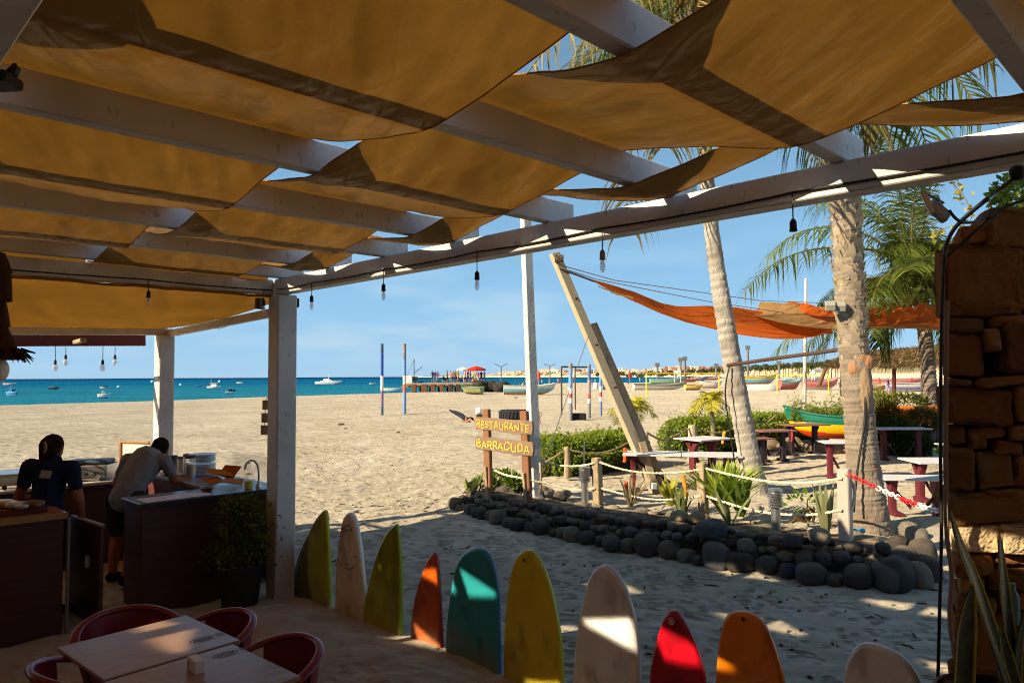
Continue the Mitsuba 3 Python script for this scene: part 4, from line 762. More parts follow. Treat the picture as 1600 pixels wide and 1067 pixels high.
# ================================================================== garden tables and benches
MAR = srgb(112, 40, 50) * .75
def gtable(c, rot, L, Wd, H, label, top=srgb(196, 194, 200) * .9, legc=MAR, flare=True, nleg=2, group='slab-topped tables in the sandy garden', panels=1):
    k = thing('garden_table', label, 'table', None); z0 = hz(c); cs, sn = math.cos(rot), math.sin(rot)
    def P(x, y, z): return np.array([c[0] + x * cs - y * sn, c[1] + x * sn + y * cs, z0 + z])
    for i in range(panels):
        w = L / panels; obj('top', box(P(-L / 2 + w * (i + .5), 0, H - .015), (w - (.012 if panels > 1 else 0), Wd, .03), rot, .006), 'm_paint', k, smooth=False, color=top, var=.12)
    for sx in np.linspace(-1, 1, nleg) * (L / 2 - .22):
        if flare:
            pts = np.array([(-.17, H - .03), (-.17, H - .07), (-.075, H - .22), (-.065, .08), (-.12, .03), (-.12, -.1), (.12, -.1), (.12, .03), (.065, .08), (.075, H - .22), (.17, H - .07), (.17, H - .03)]) * [Wd / .7, 1]
            obj('leg', slab(pts, P(sx, 0, 0) + [0, 0, 0], np.array([-sn, cs, 0]), np.array([0, 0, 1.0]), .09, .006, .08), 'm_paint', k, smooth=30, color=legc, var=.25)
        else: obj('leg', box(P(sx, 0, H / 2 - .09), (.11, .11, H + .1), rot, .008), 'm_paint', k, smooth=False, color=legc, var=.25)
        obj('foot', box(P(sx, 0, .01), (.14, Wd * .55, .09), rot, .012), 'm_paint', k, smooth=False, color=legc * .9)
    for s in (-1, 1): obj('brace', bar(P(s * .1, 0, .12), P(s * (L / 2 - .1), 0, H - .07), .04, .05, up=(-sn, cs, 0)), 'm_paint', k, smooth=False, color=legc * .35)
    return k
gtable(GD(1063, 13.0), -0.22, 2.05, .72, .70, 'long white topped garden table in two panels behind the leaning timber', panels=2)
gtable(GD(1098, 15.6), 0.55, 1.0, .8, .74, 'square white topped garden table behind the long two-panel one')
gtable(GD(1318, 14.6), -.1, .95, .6, .72, 'white topped garden table half hidden behind the rough palm')
gtable(GD(1405, 17.6), -.05, 1.25, .55, .78, 'white topped garden table right of the rough palm under the dark bush', flare=False, legc=srgb(96, 30, 44) * .7)
gtable(GD(1462, 11.9), -.05, .95, .75, .66, 'white garden table close to the stone wall with a maroon leg')
gtable(GD(1428, 10.7), -.12, 1.05, .5, .56, 'white bench between the rough palm and the stone wall')
gtable(GD(1492, 14.2), .1, .6, .5, .7, 'pale garden table showing only its corner beside the stone wall')
DK = srgb(150, 104, 92) * .7
gtable(GD(1206, 17.6), .25, .95, .62, .74, 'reddish brown garden table with dark legs left of the striped boat', top=DK, legc=srgb(58, 44, 52) * .7, flare=False)
gtable(GD(1253, 18.8), .3, 1.15, .7, .78, 'reddish brown garden table with dark legs in front of the striped boat', top=DK, legc=srgb(58, 44, 52) * .7, flare=False)
gtable(GD(1183, 16.9), .25, .6, .4, .62, 'small reddish brown bench beside the smooth palm', top=DK, legc=srgb(58, 44, 52) * .7, flare=False)
for i, (x, y0, y1, d, c, l) in enumerate(((978, 772, 753, 12.4, (222, 70, 40), 'short red post standing in the sand behind the flower bed'), (976, 722, 700, 13.2, (236, 96, 36), 'orange stick upright at the end of the long garden table'), (1069, 775, 742, 11.6, (240, 150, 40), 'orange yellow stick leaning behind the bright green plant'), (1129, 693, 674, 17.0, (240, 160, 40), 'yellow stick leaning by the hedge near the smooth palm'), (1237, 690, 668, 18.6, (220, 40, 40), 'thin red stick between the brown garden tables'))):
    tag(obj('coloured_stick', tube(curve([W(x, y0, d), W(x + 1, (y0 + y1) / 2, d), W(x + (3 if i in (3,) else 0) * 1.2 - (i == 2) * 2, y1, d)], 5), 0.035 if i != 4 else .02, 9), 'm_paint', smooth=40, color=srgb(c) * .85, var=.2), l, 'stick')

# ================================================================== plants in the bed, bollards
def blades(c, n, L, w, seed, a, b, label, name='bed_plant', lean=.9, cat_='plant', droop=.5, part='leaf'):
    """A clump of strap leaves; each leaf a part."""
    k = thing(name, label, cat_); r = np.random.default_rng(seed); c = np.asarray(c, float)
    for i in range(n):
        az = r.uniform(0, 6.283); ln = L * r.uniform(.6, 1.1); le = lean * r.uniform(.15, 1); d = np.array([math.cos(az), math.sin(az), 0]); s = np.array([-d[1], d[0], 0]); t = np.linspace(0, 1, 6)[:, None]
        p = c + d * .03 + d * ln * (le * t * .7 + le * droop * .4 * t ** 2) + np.array([0, 0, 1.0]) * ln * (t - droop * le * .6 * t ** 2); ww = w * (np.sin(np.pi * (.16 + .84 * t)) ** .7) * r.uniform(.8, 1.1)
        v = np.concatenate([p - s * ww * .5, p + [0, 0, -.004] - d * .0, p + s * ww * .5], 1).reshape(-1, 3); f = []
        for j in range(5):
            for q in (0, 1): o = j * 3 + q; f += [[o, o + 1, o + 4], [o, o + 4, o + 3]]
        tt = r.uniform(); col = (np.asarray(a) * (1 - tt) + np.asarray(b) * tt) * r.uniform(.75, 1.2)
        obj(part, trimesh.Trimesh(v, f, process=False), 'm_leaf', k, smooth=False, color=col)
    return k
def GB_(px, py, z=.28): return G(px, py, z)
blades(GB_(1130, 800), 170, .8, .075, 51, (0.26, 0.38, 0.03), (0.5, 0.56, 0.1), 'bright green clump of strap leaves in the bed by the smooth palm', lean=1.05)
blades(GB_(1158, 806), 26, .6, .09, 58, (0.10, 0.18, 0.03), (0.22, 0.3, 0.07), 'grey green strap leaves at the right of the bright green clump', lean=.9)
blades(GB_(1290, 836), 14, .75, .075, 52, (0.16, 0.19, 0.09), (0.34, 0.34, 0.18), 'upright pale spiky plant in the bed near the pale fence post', lean=.35, droop=.1)
blades(GB_(735, 782, .12), 16, .55, .07, 53, (0.16, 0.2, 0.05), (0.34, 0.36, 0.12), 'young palm seedling at the far end of the stone border', lean=.95)
blades(GB_(985, 792), 16, .55, .04, 54, (0.24, 0.19, 0.1), (0.36, 0.3, 0.18), 'dry spiky plant beyond the first fence post', lean=.9)
blades(GB_(1066, 806), 20, .42, .05, 55, (0.12, 0.16, 0.05), (0.25, 0.28, 0.1), 'small spiky plant left of the middle fence post', lean=.8)
blades(GB_(1048, 790), 26, .5, .06, 56, (0.3, 0.3, 0.03), (0.5, 0.5, 0.1), 'yellow leafy plant beside the foot of the leaning timber', lean=.8)
blades(GB_(1140, 822), 9, .6, .05, 57, (0.2, 0.24, 0.12), (0.34, 0.36, 0.2), 'pale narrow leaves drooping over the stones right of the middle post', lean=.95)
for i, (x, y, z, s, l) in enumerate(((752, 778, .15, .3, 'green leafy plant beside the left sign post'), (785, 760, .3, .26, 'small green plant under the sign'), (806, 764, .3, .22, 'tiny green plant by the right sign post'), (1255, 806, .3, .3, 'sparse twiggy plant in the bed'))):
    c = GB_(x, y, z); bush(c + [0, 0, s * .5], (s, s * .7, s * .7), 420 if i < 3 else 60, l, 60 + i, (0.08, 0.15, 0.02), (0.2, 0.32, 0.05), .085, 'leafy_plant', 1.8, 'plant')
def bollard(px, ybase, ytop, label):
    b = G(px, ybase, .27); t = W(px, ytop, b[1]); k = thing('bollard_lamp', label, 'bollard lamp', None); H = t[2] - b[2]
    obj('post', lathe([(.055, -.3), (.055, H * .62), (.05, H * .62)], b, 20), 'm_metal', k, smooth=30)
    obj('core', lathe([(.045, H * .6), (.045, H * .97)], b, 16), 'm_paint', k, smooth=30, color=srgb(210, 210, 205))
    for i in range(6):
        z = H * (.64 + .058 * i); obj('louvre', lathe([(.046, z + .012), (.088, z - .01), (.09, z - .006), (.046, z + .02)], b, 24), 'm_metal', k, smooth=25)
    obj('cap', lathe([(.0, H + .012), (.06, H + .01), (.085, H), (.085, H - .02), (.0, H - .02)], b, 24), 'm_metal', k, smooth=30)
bollard(914, 788, 729, 'steel bollard lamp in the bed left of the first fence post'); bollard(1213, 836, 764, 'steel bollard lamp in the bed left of the pale fence post')
tag(obj('thin_rod', tube([W(912.5, 730, 12.2), W(912.5, 690, 12.2)], .016, 6), 'm_metal', smooth=True), 'thin grey rod standing behind the left bollard lamp', 'rod')
ch = thing('plastic_chain', 'red and white plastic chain hung from the pale fence post to the stone wall', 'chain')
q = curve([W(1323, 740, dC - .08), W(1360, 757, 8.1), (W(1400, 775, 7.6)), W(1440, 791, 7.0), W(1482, 801, 6.3)], 300); s = np.concatenate([[0], np.cumsum(np.linalg.norm(np.diff(q, axis=0), axis=1))]); n = int(s[-1] / .062)
for i in range(n):
    c = np.array([np.interp((i + .5) * s[-1] / n, s, q[:, k]) for k in range(3)]); e = np.array([np.interp((i + .9) * s[-1] / n, s, q[:, k]) for k in range(3)]); t = e - c; t /= np.linalg.norm(t); u = np.cross(t, [0, 0, 1]); u /= np.linalg.norm(u); w = np.cross(u, t); a = u * (.8 if i % 2 else .6) + w * (.6 if i % 2 else -.8); th = np.linspace(0, 2 * np.pi, 15)
    p = c + t * (.045 * np.cos(th))[:, None] + a * (.022 * np.sign(np.sin(th)) * np.abs(np.sin(th)) ** .6)[:, None]
    f = (i + .5) / n; red = f < .22 or .42 < f < .64 or f > .88
    obj('link', tube(p, .0075, 5, False), 'm_paint', ch, smooth=True, color=srgb(200, 40, 50) if red else srgb(235, 230, 225))
tag(obj('blue_rag', blob(W(1342, 829, 9.3), (.09, .05, .035), 3, .3, 2), 'm_matt', smooth=True, color=srgb(60, 140, 190)), 'scrap of blue plastic at the foot of the rough palm', 'rag')

# litter on the trodden sand: twigs, husk and weed
r = np.random.default_rng(88); ms = []
for i in range(260):
    q = GZ(r.uniform(480, 1460), r.uniform(845, 1060), 2) if i < 170 else GZ(r.uniform(470, 740), r.uniform(690, 800), 2)
    if ((q[:2] - P0) @ UB) > -0.25 or garden.contains(Point(q[0], q[1])): continue
    L = r.uniform(.02, .07) if r.random() < .9 else r.uniform(.08, .16); a = r.uniform(0, 6.28); d = np.array([math.cos(a), math.sin(a), r.uniform(-.1, .25)]) * L
    ms.append(tube([q - d / 2 + [0, 0, .006], q + [0, 0, .012], q + d / 2 + [0, 0, .004]], [.004, r.uniform(.005, .012), .003], 5))
tag(obj('sand_litter', cat(ms), 'm_matt', smooth=True, color=srgb(84, 66, 48) * .7, var=.4), 'scattered dark twigs and bits of husk on the trodden sand', 'litter', kind='stuff')

# ================================================================== people (one continuous body each, clothes as children)
def person(key, J, skin, shirt=None, shorts=None, hair=None, shoes=None, fine=0.028, seg=12, extra=(), sleeve=0.55, bulk=1.0):
    """J: joints in world metres. Builds body, hair, clothes."""
    g = lambda n: np.asarray(J[n], float)
    B = [(g('hip'), .115, g('waist'), .105), (g('waist'), .105, g('chest'), .125), (g('chest'), .11, g('neck'), .06), (g('neck'), .052, g('head') - (0, 0, .06), .055)]
    B += [(g('head') - g('face') * .01, .088, g('head') + g('face') * .012 - (0, 0, .065), .066), (g('head') + g('face') * .085 - (0, 0, .02), .014, g('head') + g('face') * .07 + (0, 0, .015), .012)]
    for s in 'LR':
        B += [(g('hip') * .35 + g('hip' + s) * .65, .10, g('hip' + s), .098), (g('hip' + s), .095, g('knee' + s), .062), (g('knee' + s), .06, g('knee' + s) * .55 + g('foot' + s) * .45, .058), (g('knee' + s) * .6 + g('foot' + s) * .4, .056, g('foot' + s), .04), (g('foot' + s), .042, g('toe' + s), .034)]
        B += [(g('chest'), .09, g('sh' + s), .066), (g('sh' + s), .06, g('el' + s), .044), (g('el' + s), .042, g('hand' + s), .03)]
        d = g('hand' + s) - g('el' + s); d /= np.linalg.norm(d); pal = g('hand' + s) + d * .085; B.append((g('hand' + s), .03, pal, .03))
        lat = np.cross(d, [0.3, 0.2, 1.0]); lat /= np.linalg.norm(lat); dn = np.cross(lat, d)
        for i, ln in enumerate((.07, .085, .08, .062)):
            r0 = pal + lat * (.026 - .0175 * i); k1 = r0 + d * ln * .55 + dn * .008; B += [(r0, .0095, k1, .009), (k1, .009, k1 + d * ln * .35 + dn * .025, .0075)]
        t0 = g('hand' + s) + d * .03 + lat * .03; B.append((t0, .012, t0 + d * .05 + lat * .03 + dn * .01, .009))
    obj('body', flesh(B, fine, 8, seg), 'm_matt', key, smooth=True, color=skin, var=.12)
    if shirt is not None:
        S = [(g('hip') - (0, 0, .04), .15 * (1 + bulk) / 2, g('waist'), .128 * bulk), (g('waist'), .128 * bulk, g('chest'), .148 * bulk), (g('chest'), .135 * bulk, g('neck') * .75 + g('chest') * .25, .085)]
        for s in 'LR': S += [(g('chest'), .115, g('sh' + s), .08), (g('sh' + s), .078, g('sh' + s) * (1 - sleeve) + g('el' + s) * sleeve, .066)]
        m = flesh(S, fine * .8, 6, seg); v = np.array(m.vertices); n = m.vertex_normals; v += n * (.022 * (meshkit.fbm(v * [7, 7, 4], 3, 7) - .5))[:, None] * 1.6
        obj('shirt', trimesh.Trimesh(v, m.faces, process=False), 'm_fabric', key, smooth=True, color=shirt, var=.18, freq=5)
    if shorts is not None:
        S = [(g('hip') - (0, 0, .08), .132, g('hip') - (0, 0, .02), .125)]
        for s in 'LR': e = g('hip' + s) * (1 - J.get('leg', .75)) + g('knee' + s) * J.get('leg', .75); S += [(g('hip') * .3 + g('hip' + s) * .7, .118, g('hip' + s), .118), (g('hip' + s), .116, e, .088)]
        m = flesh(S, fine * .9, 6, seg); v = np.array(m.vertices); v += m.vertex_normals * (.02 * (meshkit.fbm(v * 7, 3, 3) - .5))[:, None]
        obj('shorts', trimesh.Trimesh(v, m.faces, process=False), 'm_fabric', key, smooth=True, color=shorts, var=.15)
    if hair is not None:
        h = g('head'); f = g('face'); S = [(h - f * .025 + (0, 0, .018), .097, h - f * .045 - (0, 0, .03), .085)] + [(np.asarray(a), ra, np.asarray(b), rb) for a, ra, b, rb in extra]
        m = flesh(S, fine * .6, 4, seg); v = np.array(m.vertices); v += m.vertex_normals * (.02 * (meshkit.fbm(v * [30, 30, 12], 2, 5) - .5))[:, None]
        obj('hair', trimesh.Trimesh(v, m.faces, process=False), 'm_fabric', key, smooth=True, color=hair, var=.4, freq=14)
    if shoes is not None:
        for s in 'LR':
            a, b = g('foot' + s), g('toe' + s); d = b - a; L = np.linalg.norm(d); d /= L
            obj('shoe', flesh([(a - d * .03 + (0, 0, .0), .052, b * .6 + a * .4, .05), (b * .6 + a * .4, .05, b + d * .03 - (0, 0, .008), .04)], .02, 4, 10), 'm_matt', key, smooth=True, color=shoes)
            obj('sole', box((a + b) / 2 + d * .01 + np.array([0, 0, -.045]), (.1, L + .14, .022), math.atan2(d[1], d[0]) - math.pi / 2, .008), 'm_paint', key, smooth=False, color=srgb(190, 180, 160))
def far_person(p, h, label, shirt, pants, az=0.0, pose='stand', skin=srgb(150, 100, 74), group=None, hair=srgb(40, 30, 26)):
    k = thing('person', label, 'person', group); p = np.asarray(p, float); c, s = math.cos(az), math.sin(az); S = h / 1.75
    def q(x, y, z): return p + S * np.array([x * c - y * s, x * s + y * c, z])
    r = np.random.default_rng(abs(hash((round(p[0], 2), round(h, 2)))) % 9999 if False else int(abs(p[0] * 37 + p[1] * 11)) % 9999); st = r.uniform(.04, .2); ar = r.uniform(-.1, .25)
    if pose == 'stand':
        legs = [(q(-.09, 0, .88), .09 * S, q(-.1, st, .48), .065 * S), (q(-.1, st, .48), .06 * S, q(-.1, st * .4, .04), .045 * S), (q(.09, 0, .88), .09 * S, q(.1, -st * .5, .48), .065 * S), (q(.1, -st * .5, .48), .06 * S, q(.1, -st, .04), .045 * S), (q(-.1, st * .4, .04), .04 * S, q(-.1, st * .4 + .12, .03), .03 * S), (q(.1, -st, .04), .04 * S, q(.1, -st + .12, .03), .03 * S)]
        hz_ = .88
    else:
        legs = [(q(-.09, 0, .2), .09 * S, q(-.12, .4, .42), .065 * S), (q(-.12, .4, .42), .06 * S, q(-.12, .6, .05), .045 * S), (q(.09, 0, .2), .09 * S, q(.12, .42, .38), .065 * S), (q(.12, .42, .38), .06 * S, q(.13, .65, .05), .045 * S)]; hz_ = .2
    tz = hz_ + .05
    tor = [(q(0, 0, tz), .12 * S, q(0, .01, tz + .25), .115 * S), (q(0, .01, tz + .25), .115 * S, q(0, 0, tz + .48), .13 * S), (q(-.17, 0, tz + .5), .06 * S, q(.17, 0, tz + .5), .06 * S), (q(0, 0, tz + .48), .1 * S, q(0, .01, tz + .6), .055 * S)]
    arms = [(q(-.19, 0, tz + .5), .055 * S, q(-.26, .03 + ar * .4, tz + .24), .042 * S), (q(-.26, .03 + ar * .4, tz + .24), .042 * S, q(-.22, .12 + ar, tz + .02), .035 * S), (q(.19, 0, tz + .5), .055 * S, q(.27, .02, tz + .24), .042 * S), (q(.27, .02, tz + .24), .042 * S, q(.25, .1, tz), .035 * S)]
    hd = [(q(0, .01, tz + .6), .05 * S, q(0, .02, tz + .7), .07 * S), (q(0, .01, tz + .73), .088 * S, q(0, .03, tz + .68), .075 * S)]
    m = flesh(legs + tor + arms + hd, .05 * S, 3, 8); v = np.asarray(m.vertices); z = (v[:, 2] - p[2]) / S; lx = np.abs((v[:, 0] - p[0]) * c + (v[:, 1] - p[1]) * s) / S
    col = np.where((z > tz + .56)[:, None], skin, np.where(((z > tz - .02) & (lx < .235) | (z > tz + .33))[:, None], shirt, np.where(((z < tz + .05) & (z > (hz_ - .45 if pose == 'stand' else .1)) & (lx < .22))[:, None], pants, skin)))
    col = np.where((z > tz + .74)[:, None], hair, col); obj('body', m, 'm_matt', k, smooth=True, color=col)
    return k
SH = [srgb(c) for c in ((235, 235, 232), (200, 50, 60), (40, 60, 110), (90, 150, 200), (30, 30, 36), (230, 190, 80), (240, 120, 140), (70, 120, 80), (180, 170, 160))]
PT = [srgb(c) for c in ((40, 50, 80), (30, 30, 34), (150, 130, 100), (90, 110, 150), (200, 200, 200))]
CN = ['white', 'red', 'navy', 'light blue', 'black', 'yellow', 'pink', 'green', 'beige']; PN = ['navy', 'black', 'khaki', 'blue', 'white']

# ================================================================== boats on the water
def small_boat(c, az, L, Bm, H, cols, label, name='moored_boat', cabin=None, tilt=0.0, stripe=None, group=None, inner=srgb(170, 160, 150), engine=False, thwarts=3, flip=False, cat_='boat'):
    k = thing(name, label, cat_, group); Hs = hull(L, Bm, H, .35, n=28, m=17); o = np.array([-L / 2, 0, 0]); c = np.asarray(c, float)
    def X(P): return place(np.asarray(P) + o if not flip else (np.asarray(P) + o) * [1, 1, -1] + [0, 0, H], c, az, tilt)
    V = X(Hs); z = Hs[..., 2].ravel(); col = np.where((z > H * .78)[:, None], cols[0], np.where((z > H * .38)[:, None], cols[1], cols[2]))
    obj('hull', grid(V), 'm_paint', k, smooth=True, color=col, var=.15)
    inn = Hs * [.97, .86, .8] + [L * .015, 0, H * .16]; obj('interior', grid(X(inn)), 'm_paint', k, smooth=True, color=inner * .8)
    for sd in (0, -1): obj('gunwale', tube(V[:, sd], H * .055, 6), 'm_paint', k, smooth=True, color=cols[0] * .9)
    tr_ = V[0]; obj('transom', trimesh.Trimesh(np.vstack([tr_, [tr_.mean(0)]]), [[i, (i + 1) % 17, 17] for i in range(17)], process=False), 'm_paint', k, smooth=False, color=cols[1])
    if not flip:
        for i in range(thwarts):
            i0 = 4 + i * 6; a, b = Hs[i0, 1] * [1, .9, 1], Hs[i0, -2] * [1, .9, 1]; a[2] = b[2] = H * .72; obj('thwart', bar(X(a[None])[0], X(b[None])[0], H * .3, H * .05), 'm_paint', k, smooth=False, color=inner)
    if cabin:
        x0, x1, hh, cc = cabin
        for (xa, xb, za, zb, s, cl, nm) in ((x0, x1, H * .7, H + hh * .62, .62, cc, 'cabin'), (x0 - .08 * L * .5, x1 + .04 * L, H + hh * .92, H + hh, .7, cc, 'cabin_roof'), (x0 + .03, x1 - .03, H + hh * .6, H + hh * .94, .56, srgb(40, 50, 60), 'window')):
            pts = np.array([[x, y * Bm * s / 2, zz] for x in (xa * L, xb * L) for y in (-1, 1) for zz in (za, zb)]); obj(nm, trimesh.convex.convex_hull(X(pts)), 'm_paint', k, smooth=False, color=cl)
        obj('mast', tube(X([[x0 * L + .1, 0, H + hh], [x0 * L + .1, 0, H + hh * 2.0]]), .03, 5), 'm_paint', k, color=srgb(200, 200, 200))
    if engine: obj('engine', trimesh.convex.convex_hull(X([[x, y, z] for x in (-.35, .02) for y in (-.14, .14) for z in (H * .5, H * 1.35)])), 'm_paint', k, smooth=False, color=srgb(50, 52, 56))
    return k
Wt, Bl, Tq, Rd, Yl, Gn, Gy, Br = [srgb(c) for c in ((235, 235, 230), (50, 110, 190), (90, 190, 210), (200, 60, 60), (245, 205, 40), (70, 150, 90), (120, 120, 116), (140, 90, 60))]
def sea_at(px, py): return G(px, py, -.22)
for (x, y, w, az, cols, lab, kw) in (
    (15, 602, 18, .1, (Wt, srgb(190, 150, 150), Wt), 'long pale boat moored furthest left near the horizon', {}),
    (20, 617, 25, -.4, (Tq, Bl, Wt), 'blue and white boat with an awning moored at the far left', dict(cabin=(.25, .6, .9, Bl))),
    (84, 608, 15, .2, (Gy, srgb(60, 70, 80), Gy), 'dark grey boat moored second from the left', dict(cabin=(.3, .55, .7, Gy))),
    (162, 622, 17, .3, (Wt, Wt, srgb(200, 205, 210)), 'white motor boat moored closest to the beach left of the kitchen post', dict(cabin=(.35, .65, 1.0, Wt))),
    (163, 607, 12, .0, (srgb(40, 40, 50), Wt, Wt), 'white boat with dark cover moored behind the closest white motor boat', dict(cabin=(.2, .6, .5, srgb(40, 40, 50)))),
    (311, 604, 9, .5, (Tq, Bl, Wt), 'small light blue boat moored beside the white cabin cruiser', {}),
    (334, 607, 20, .1, (Wt, Wt, srgb(220, 200, 180)), 'white cabin cruiser with a flying bridge moored between the posts', dict(cabin=(.3, .72, 1.5, Wt))),
    (360, 615, 14, .4, (srgb(50, 56, 70), Wt, Wt), 'white boat with dark canopy moored left of the corner post', dict(cabin=(.3, .7, .9, srgb(50, 56, 70)))),
    (376, 599, 13, -.1, (srgb(150, 110, 110), Wt, Wt), 'low white boat near the horizon left of the corner post', {}),
    (582, 601, 9, .3, (Wt, Wt, Gy), 'tiny white dinghy moored left of the blue striped poles', {}),
    (613, 612, 31, .12, (Wt, Wt, srgb(190, 200, 205)), 'long white open boat pulled in by the pier', dict(engine=True))):
    p = sea_at(x, y); m_px = FOC / p[1]; L = w / m_px; s = L / 5.0
    small_boat(p - [0, 0, .12 * s], az, L, max(1.0, L * .34), max(.5, .19 * L), cols, lab, group=None, **{k_: ((v[0], v[1], v[2] * s, v[3]) if k_ == 'cabin' else v) for k_, v in kw.items()})
ct = thing('catamaran', 'white sailing catamaran moored behind the corner post with bare mast', 'catamaran'); p = sea_at(513, 600.5); s = FOC / p[1]; Lc = 37 / s
for dy in (-.2, .2): obj('hull', grid(place(hull(Lc, Lc * .12, Lc * .13, .2, n=20, m=11) - [Lc / 2, 0, 0], p + [0, dy * Lc, -.1], .1)), 'm_paint', ct, smooth=True, color=Wt)
obj('deck', box(p + [0, 0, Lc * .13], (Lc * .62, Lc * .42, Lc * .03), .1, .1), 'm_paint', ct, smooth=False, color=Wt); obj('cabin', trimesh.convex.convex_hull(np.array([p + np.array([x * Lc, y * Lc, z * Lc]) for x, y, z in ((-.2, -.16, .14), (-.2, .16, .14), (.16, -.16, .14), (.16, .16, .14), (-.16, -.13, .24), (-.16, .13, .24), (.03, -.13, .24), (.03, .13, .24))])), 'm_paint', ct, smooth=False, color=Wt * .95)
obj('mast', tube([p + [0, 0, Lc * .2], p + [0, 0, Lc * .52]], Lc * .01, 6), 'm_paint', ct, color=Wt)
for i, (x, y) in enumerate(((185, 605), (343, 597), (282, 602), (238, 597), (423, 612))):
    p = sea_at(x, y); r_ = 2.2 / (FOC / p[1]); tag(obj('mooring_buoy', blob(p + [0, 0, r_ * .4], (r_, r_, r_ * .9), i, .05, 2), 'm_paint', smooth=True, color=Wt), ('white mooring buoy right of the closest left-hand boats', 'white mooring buoy above the white cabin cruiser', 'white mooring buoy just right of the kitchen post', 'tiny white mooring buoy near the horizon left of the kitchen post', 'white mooring buoy beside the corner post')[i], 'buoy')

# ================================================================== pier, rocks, beach things
DP = 104.0; SC = FOC / DP
def PX(x, y, d=DP): return W(x, y, d)
pr = thing('pier', 'old stone and timber fishing pier on square pillars with people on it', 'pier')
a, b = PX(634, 600.2), PX(764, 600.2)
obj('deck', bar(a + [0, 3, 0], b + [0, 3, 0], 6.5, .32, bev=.02), 'm_timber', pr, smooth=False)
for x in (647, 663, 677, 691, 704, 716, 729):
    t = PX(x, 600); obj('pillar', bar([t[0], DP, -1.2], [t[0], DP, t[2]], .62 + .25 * (x % 3 == 0), .7, up=(0, 1, 0), bev=.04), 'm_stone', pr, smooth=False, color=srgb(120, 84, 64) * .8 if x % 2 else srgb(84, 70, 62) * .7, var=.3)
    obj('pillar', bar([t[0] + .5, DP + 4.5, -1.2], [t[0] + .5, DP + 4.5, t[2]], .6, .6, up=(0, 1, 0), bev=.04), 'm_stone', pr, smooth=False, color=srgb(84, 70, 62) * .6)
obj('beam', bar(a + [0, .2, -.3], b + [0, .2, -.3], .25, .3, bev=.02), 'm_timber', pr, smooth=False)
rk = thing('rock_jetty', 'heap of dark rocks where the pier meets the beach', 'rocks')
for i in range(46):
    x = rs.uniform(738, 790); f = (x - 738) / 52; t = PX(x, 610 - rs.uniform(0, 1) * (9 + 2 * f), DP - rs.uniform(-2, 3)); w = rs.uniform(.4, .8); obj('rock', blob(t, (w, w, w * .8), 800 + i, .3, 2, flat=.1), 'm_stone', rk, smooth=True, color=srgb(70, 66, 62) * rs.uniform(.5, .9), var=.3)
dz = PX(640, 599)[2] + .1
ORD = 'first second third fourth fifth sixth seventh eighth ninth tenth eleventh twelfth thirteenth fourteenth fifteenth sixteenth seventeenth eighteenth'.split()
r = np.random.default_rng(21); xs = [676, 680, 684, 693, 699, 704, 712, 716, 722, 727, 731, 735, 739, 743, 747, 752, 708, 757]
for i, x in enumerate(xs):
    a_, b_ = r.integers(0, 9), r.integers(0, 5); q = PX(x, 599, DP + r.uniform(.8, 4.5)); sit = i % 5 == 3
    nth = sorted(xs).index(x); far_person((q[0], q[1], dz), r.uniform(1.6, 1.8), f'{ORD[nth]} person from the left on the pier, ' + ('sitting' if sit else 'standing') + f' in a {CN[a_]} top', SH[a_], PT[b_], r.uniform(0, 6), 'sit' if sit else 'stand')
def parasol(p, R, H, col, label, name='beach_umbrella', th=8, dr_=.34):
    k = thing(name, label, 'umbrella'); p = np.asarray(p, float); obj('pole', tube([p, p + [0, 0, H * .98]], .035, 7), 'm_paint', k, color=srgb(220, 216, 205)); a = np.arange(16) * np.pi / 8
    rad = np.where(np.arange(16) % 2 == 0, 1.0, .93); prof = [(.02, H), (.35, H - dr_ * R * .22), (.7, H - dr_ * R * .58), (1.0, H - dr_ * R)]
    rows = np.array([[p + [R * f * rr * math.cos(t), R * f * rr * math.sin(t), z] for f, z in prof] for t, rr in zip(a, rad)]); rows = np.concatenate([rows, rows[:1]]); obj('canopy', grid(rows), 'm_sail', k, smooth=False, color=col)
    obj('valance', grid(np.stack([rows[:, -1], rows[:, -1] - [0, 0, .18]], 1)), 'm_sail', k, smooth=False, color=col * .9)
parasol((PX(743, 599)[0], DP + 2.2, dz), 1.4, 2.35, srgb(225, 70, 50), 'red market umbrella standing on the pier'); parasol((PX(721, 599)[0], DP + 4.8, dz), 1.1, 2.25, Wt, 'white umbrella beside the red one on the pier')
tag(obj('fish_bin', box(PX(639, 594.5, DP + 1), (.95, .8, 1.3), .1, .06), 'm_paint', smooth=False, color=Wt * .95), 'white fish bin standing at the left end of the pier', 'bin')
fm = thing('pier_winch', 'small winch mast with ropes at the left end of the pier', 'winch'); q = PX(647, 599, DP + 1.5); q[2] = dz
obj('mast', tube([q, q + [0, 0, 3.4]], .06, 6), 'm_matt', fm, color=srgb(80, 60, 54)); obj('jib', tube([q + [0, 0, 1.4], q + [1.2, 0, 2.3]], .05, 6), 'm_matt', fm, color=srgb(80, 60, 54)); obj('drum', tube([q + [-.5, 0, .6], q + [.5, 0, .6]], .3, 10), 'm_matt', fm, color=srgb(70, 80, 70)); obj('stay', tube([q + [0, 0, 3.4], q + [-1.4, 0, 0]], .02, 4), 'm_black', fm)
for i in range(3): tag(obj('fish_crate', box(PX(651 + 3.5 * i, 598, DP + 1.2 + .3 * i), (.55, .45, .4), .2 * i, .03), 'm_paint', smooth=False, color=(srgb(60, 80, 90), Bl, srgb(90, 60, 50))[i]), ('dark crate beside the winch on the pier', 'blue crate second from the winch on the pier', 'brown crate third from the winch on the pier')[i], 'crate')
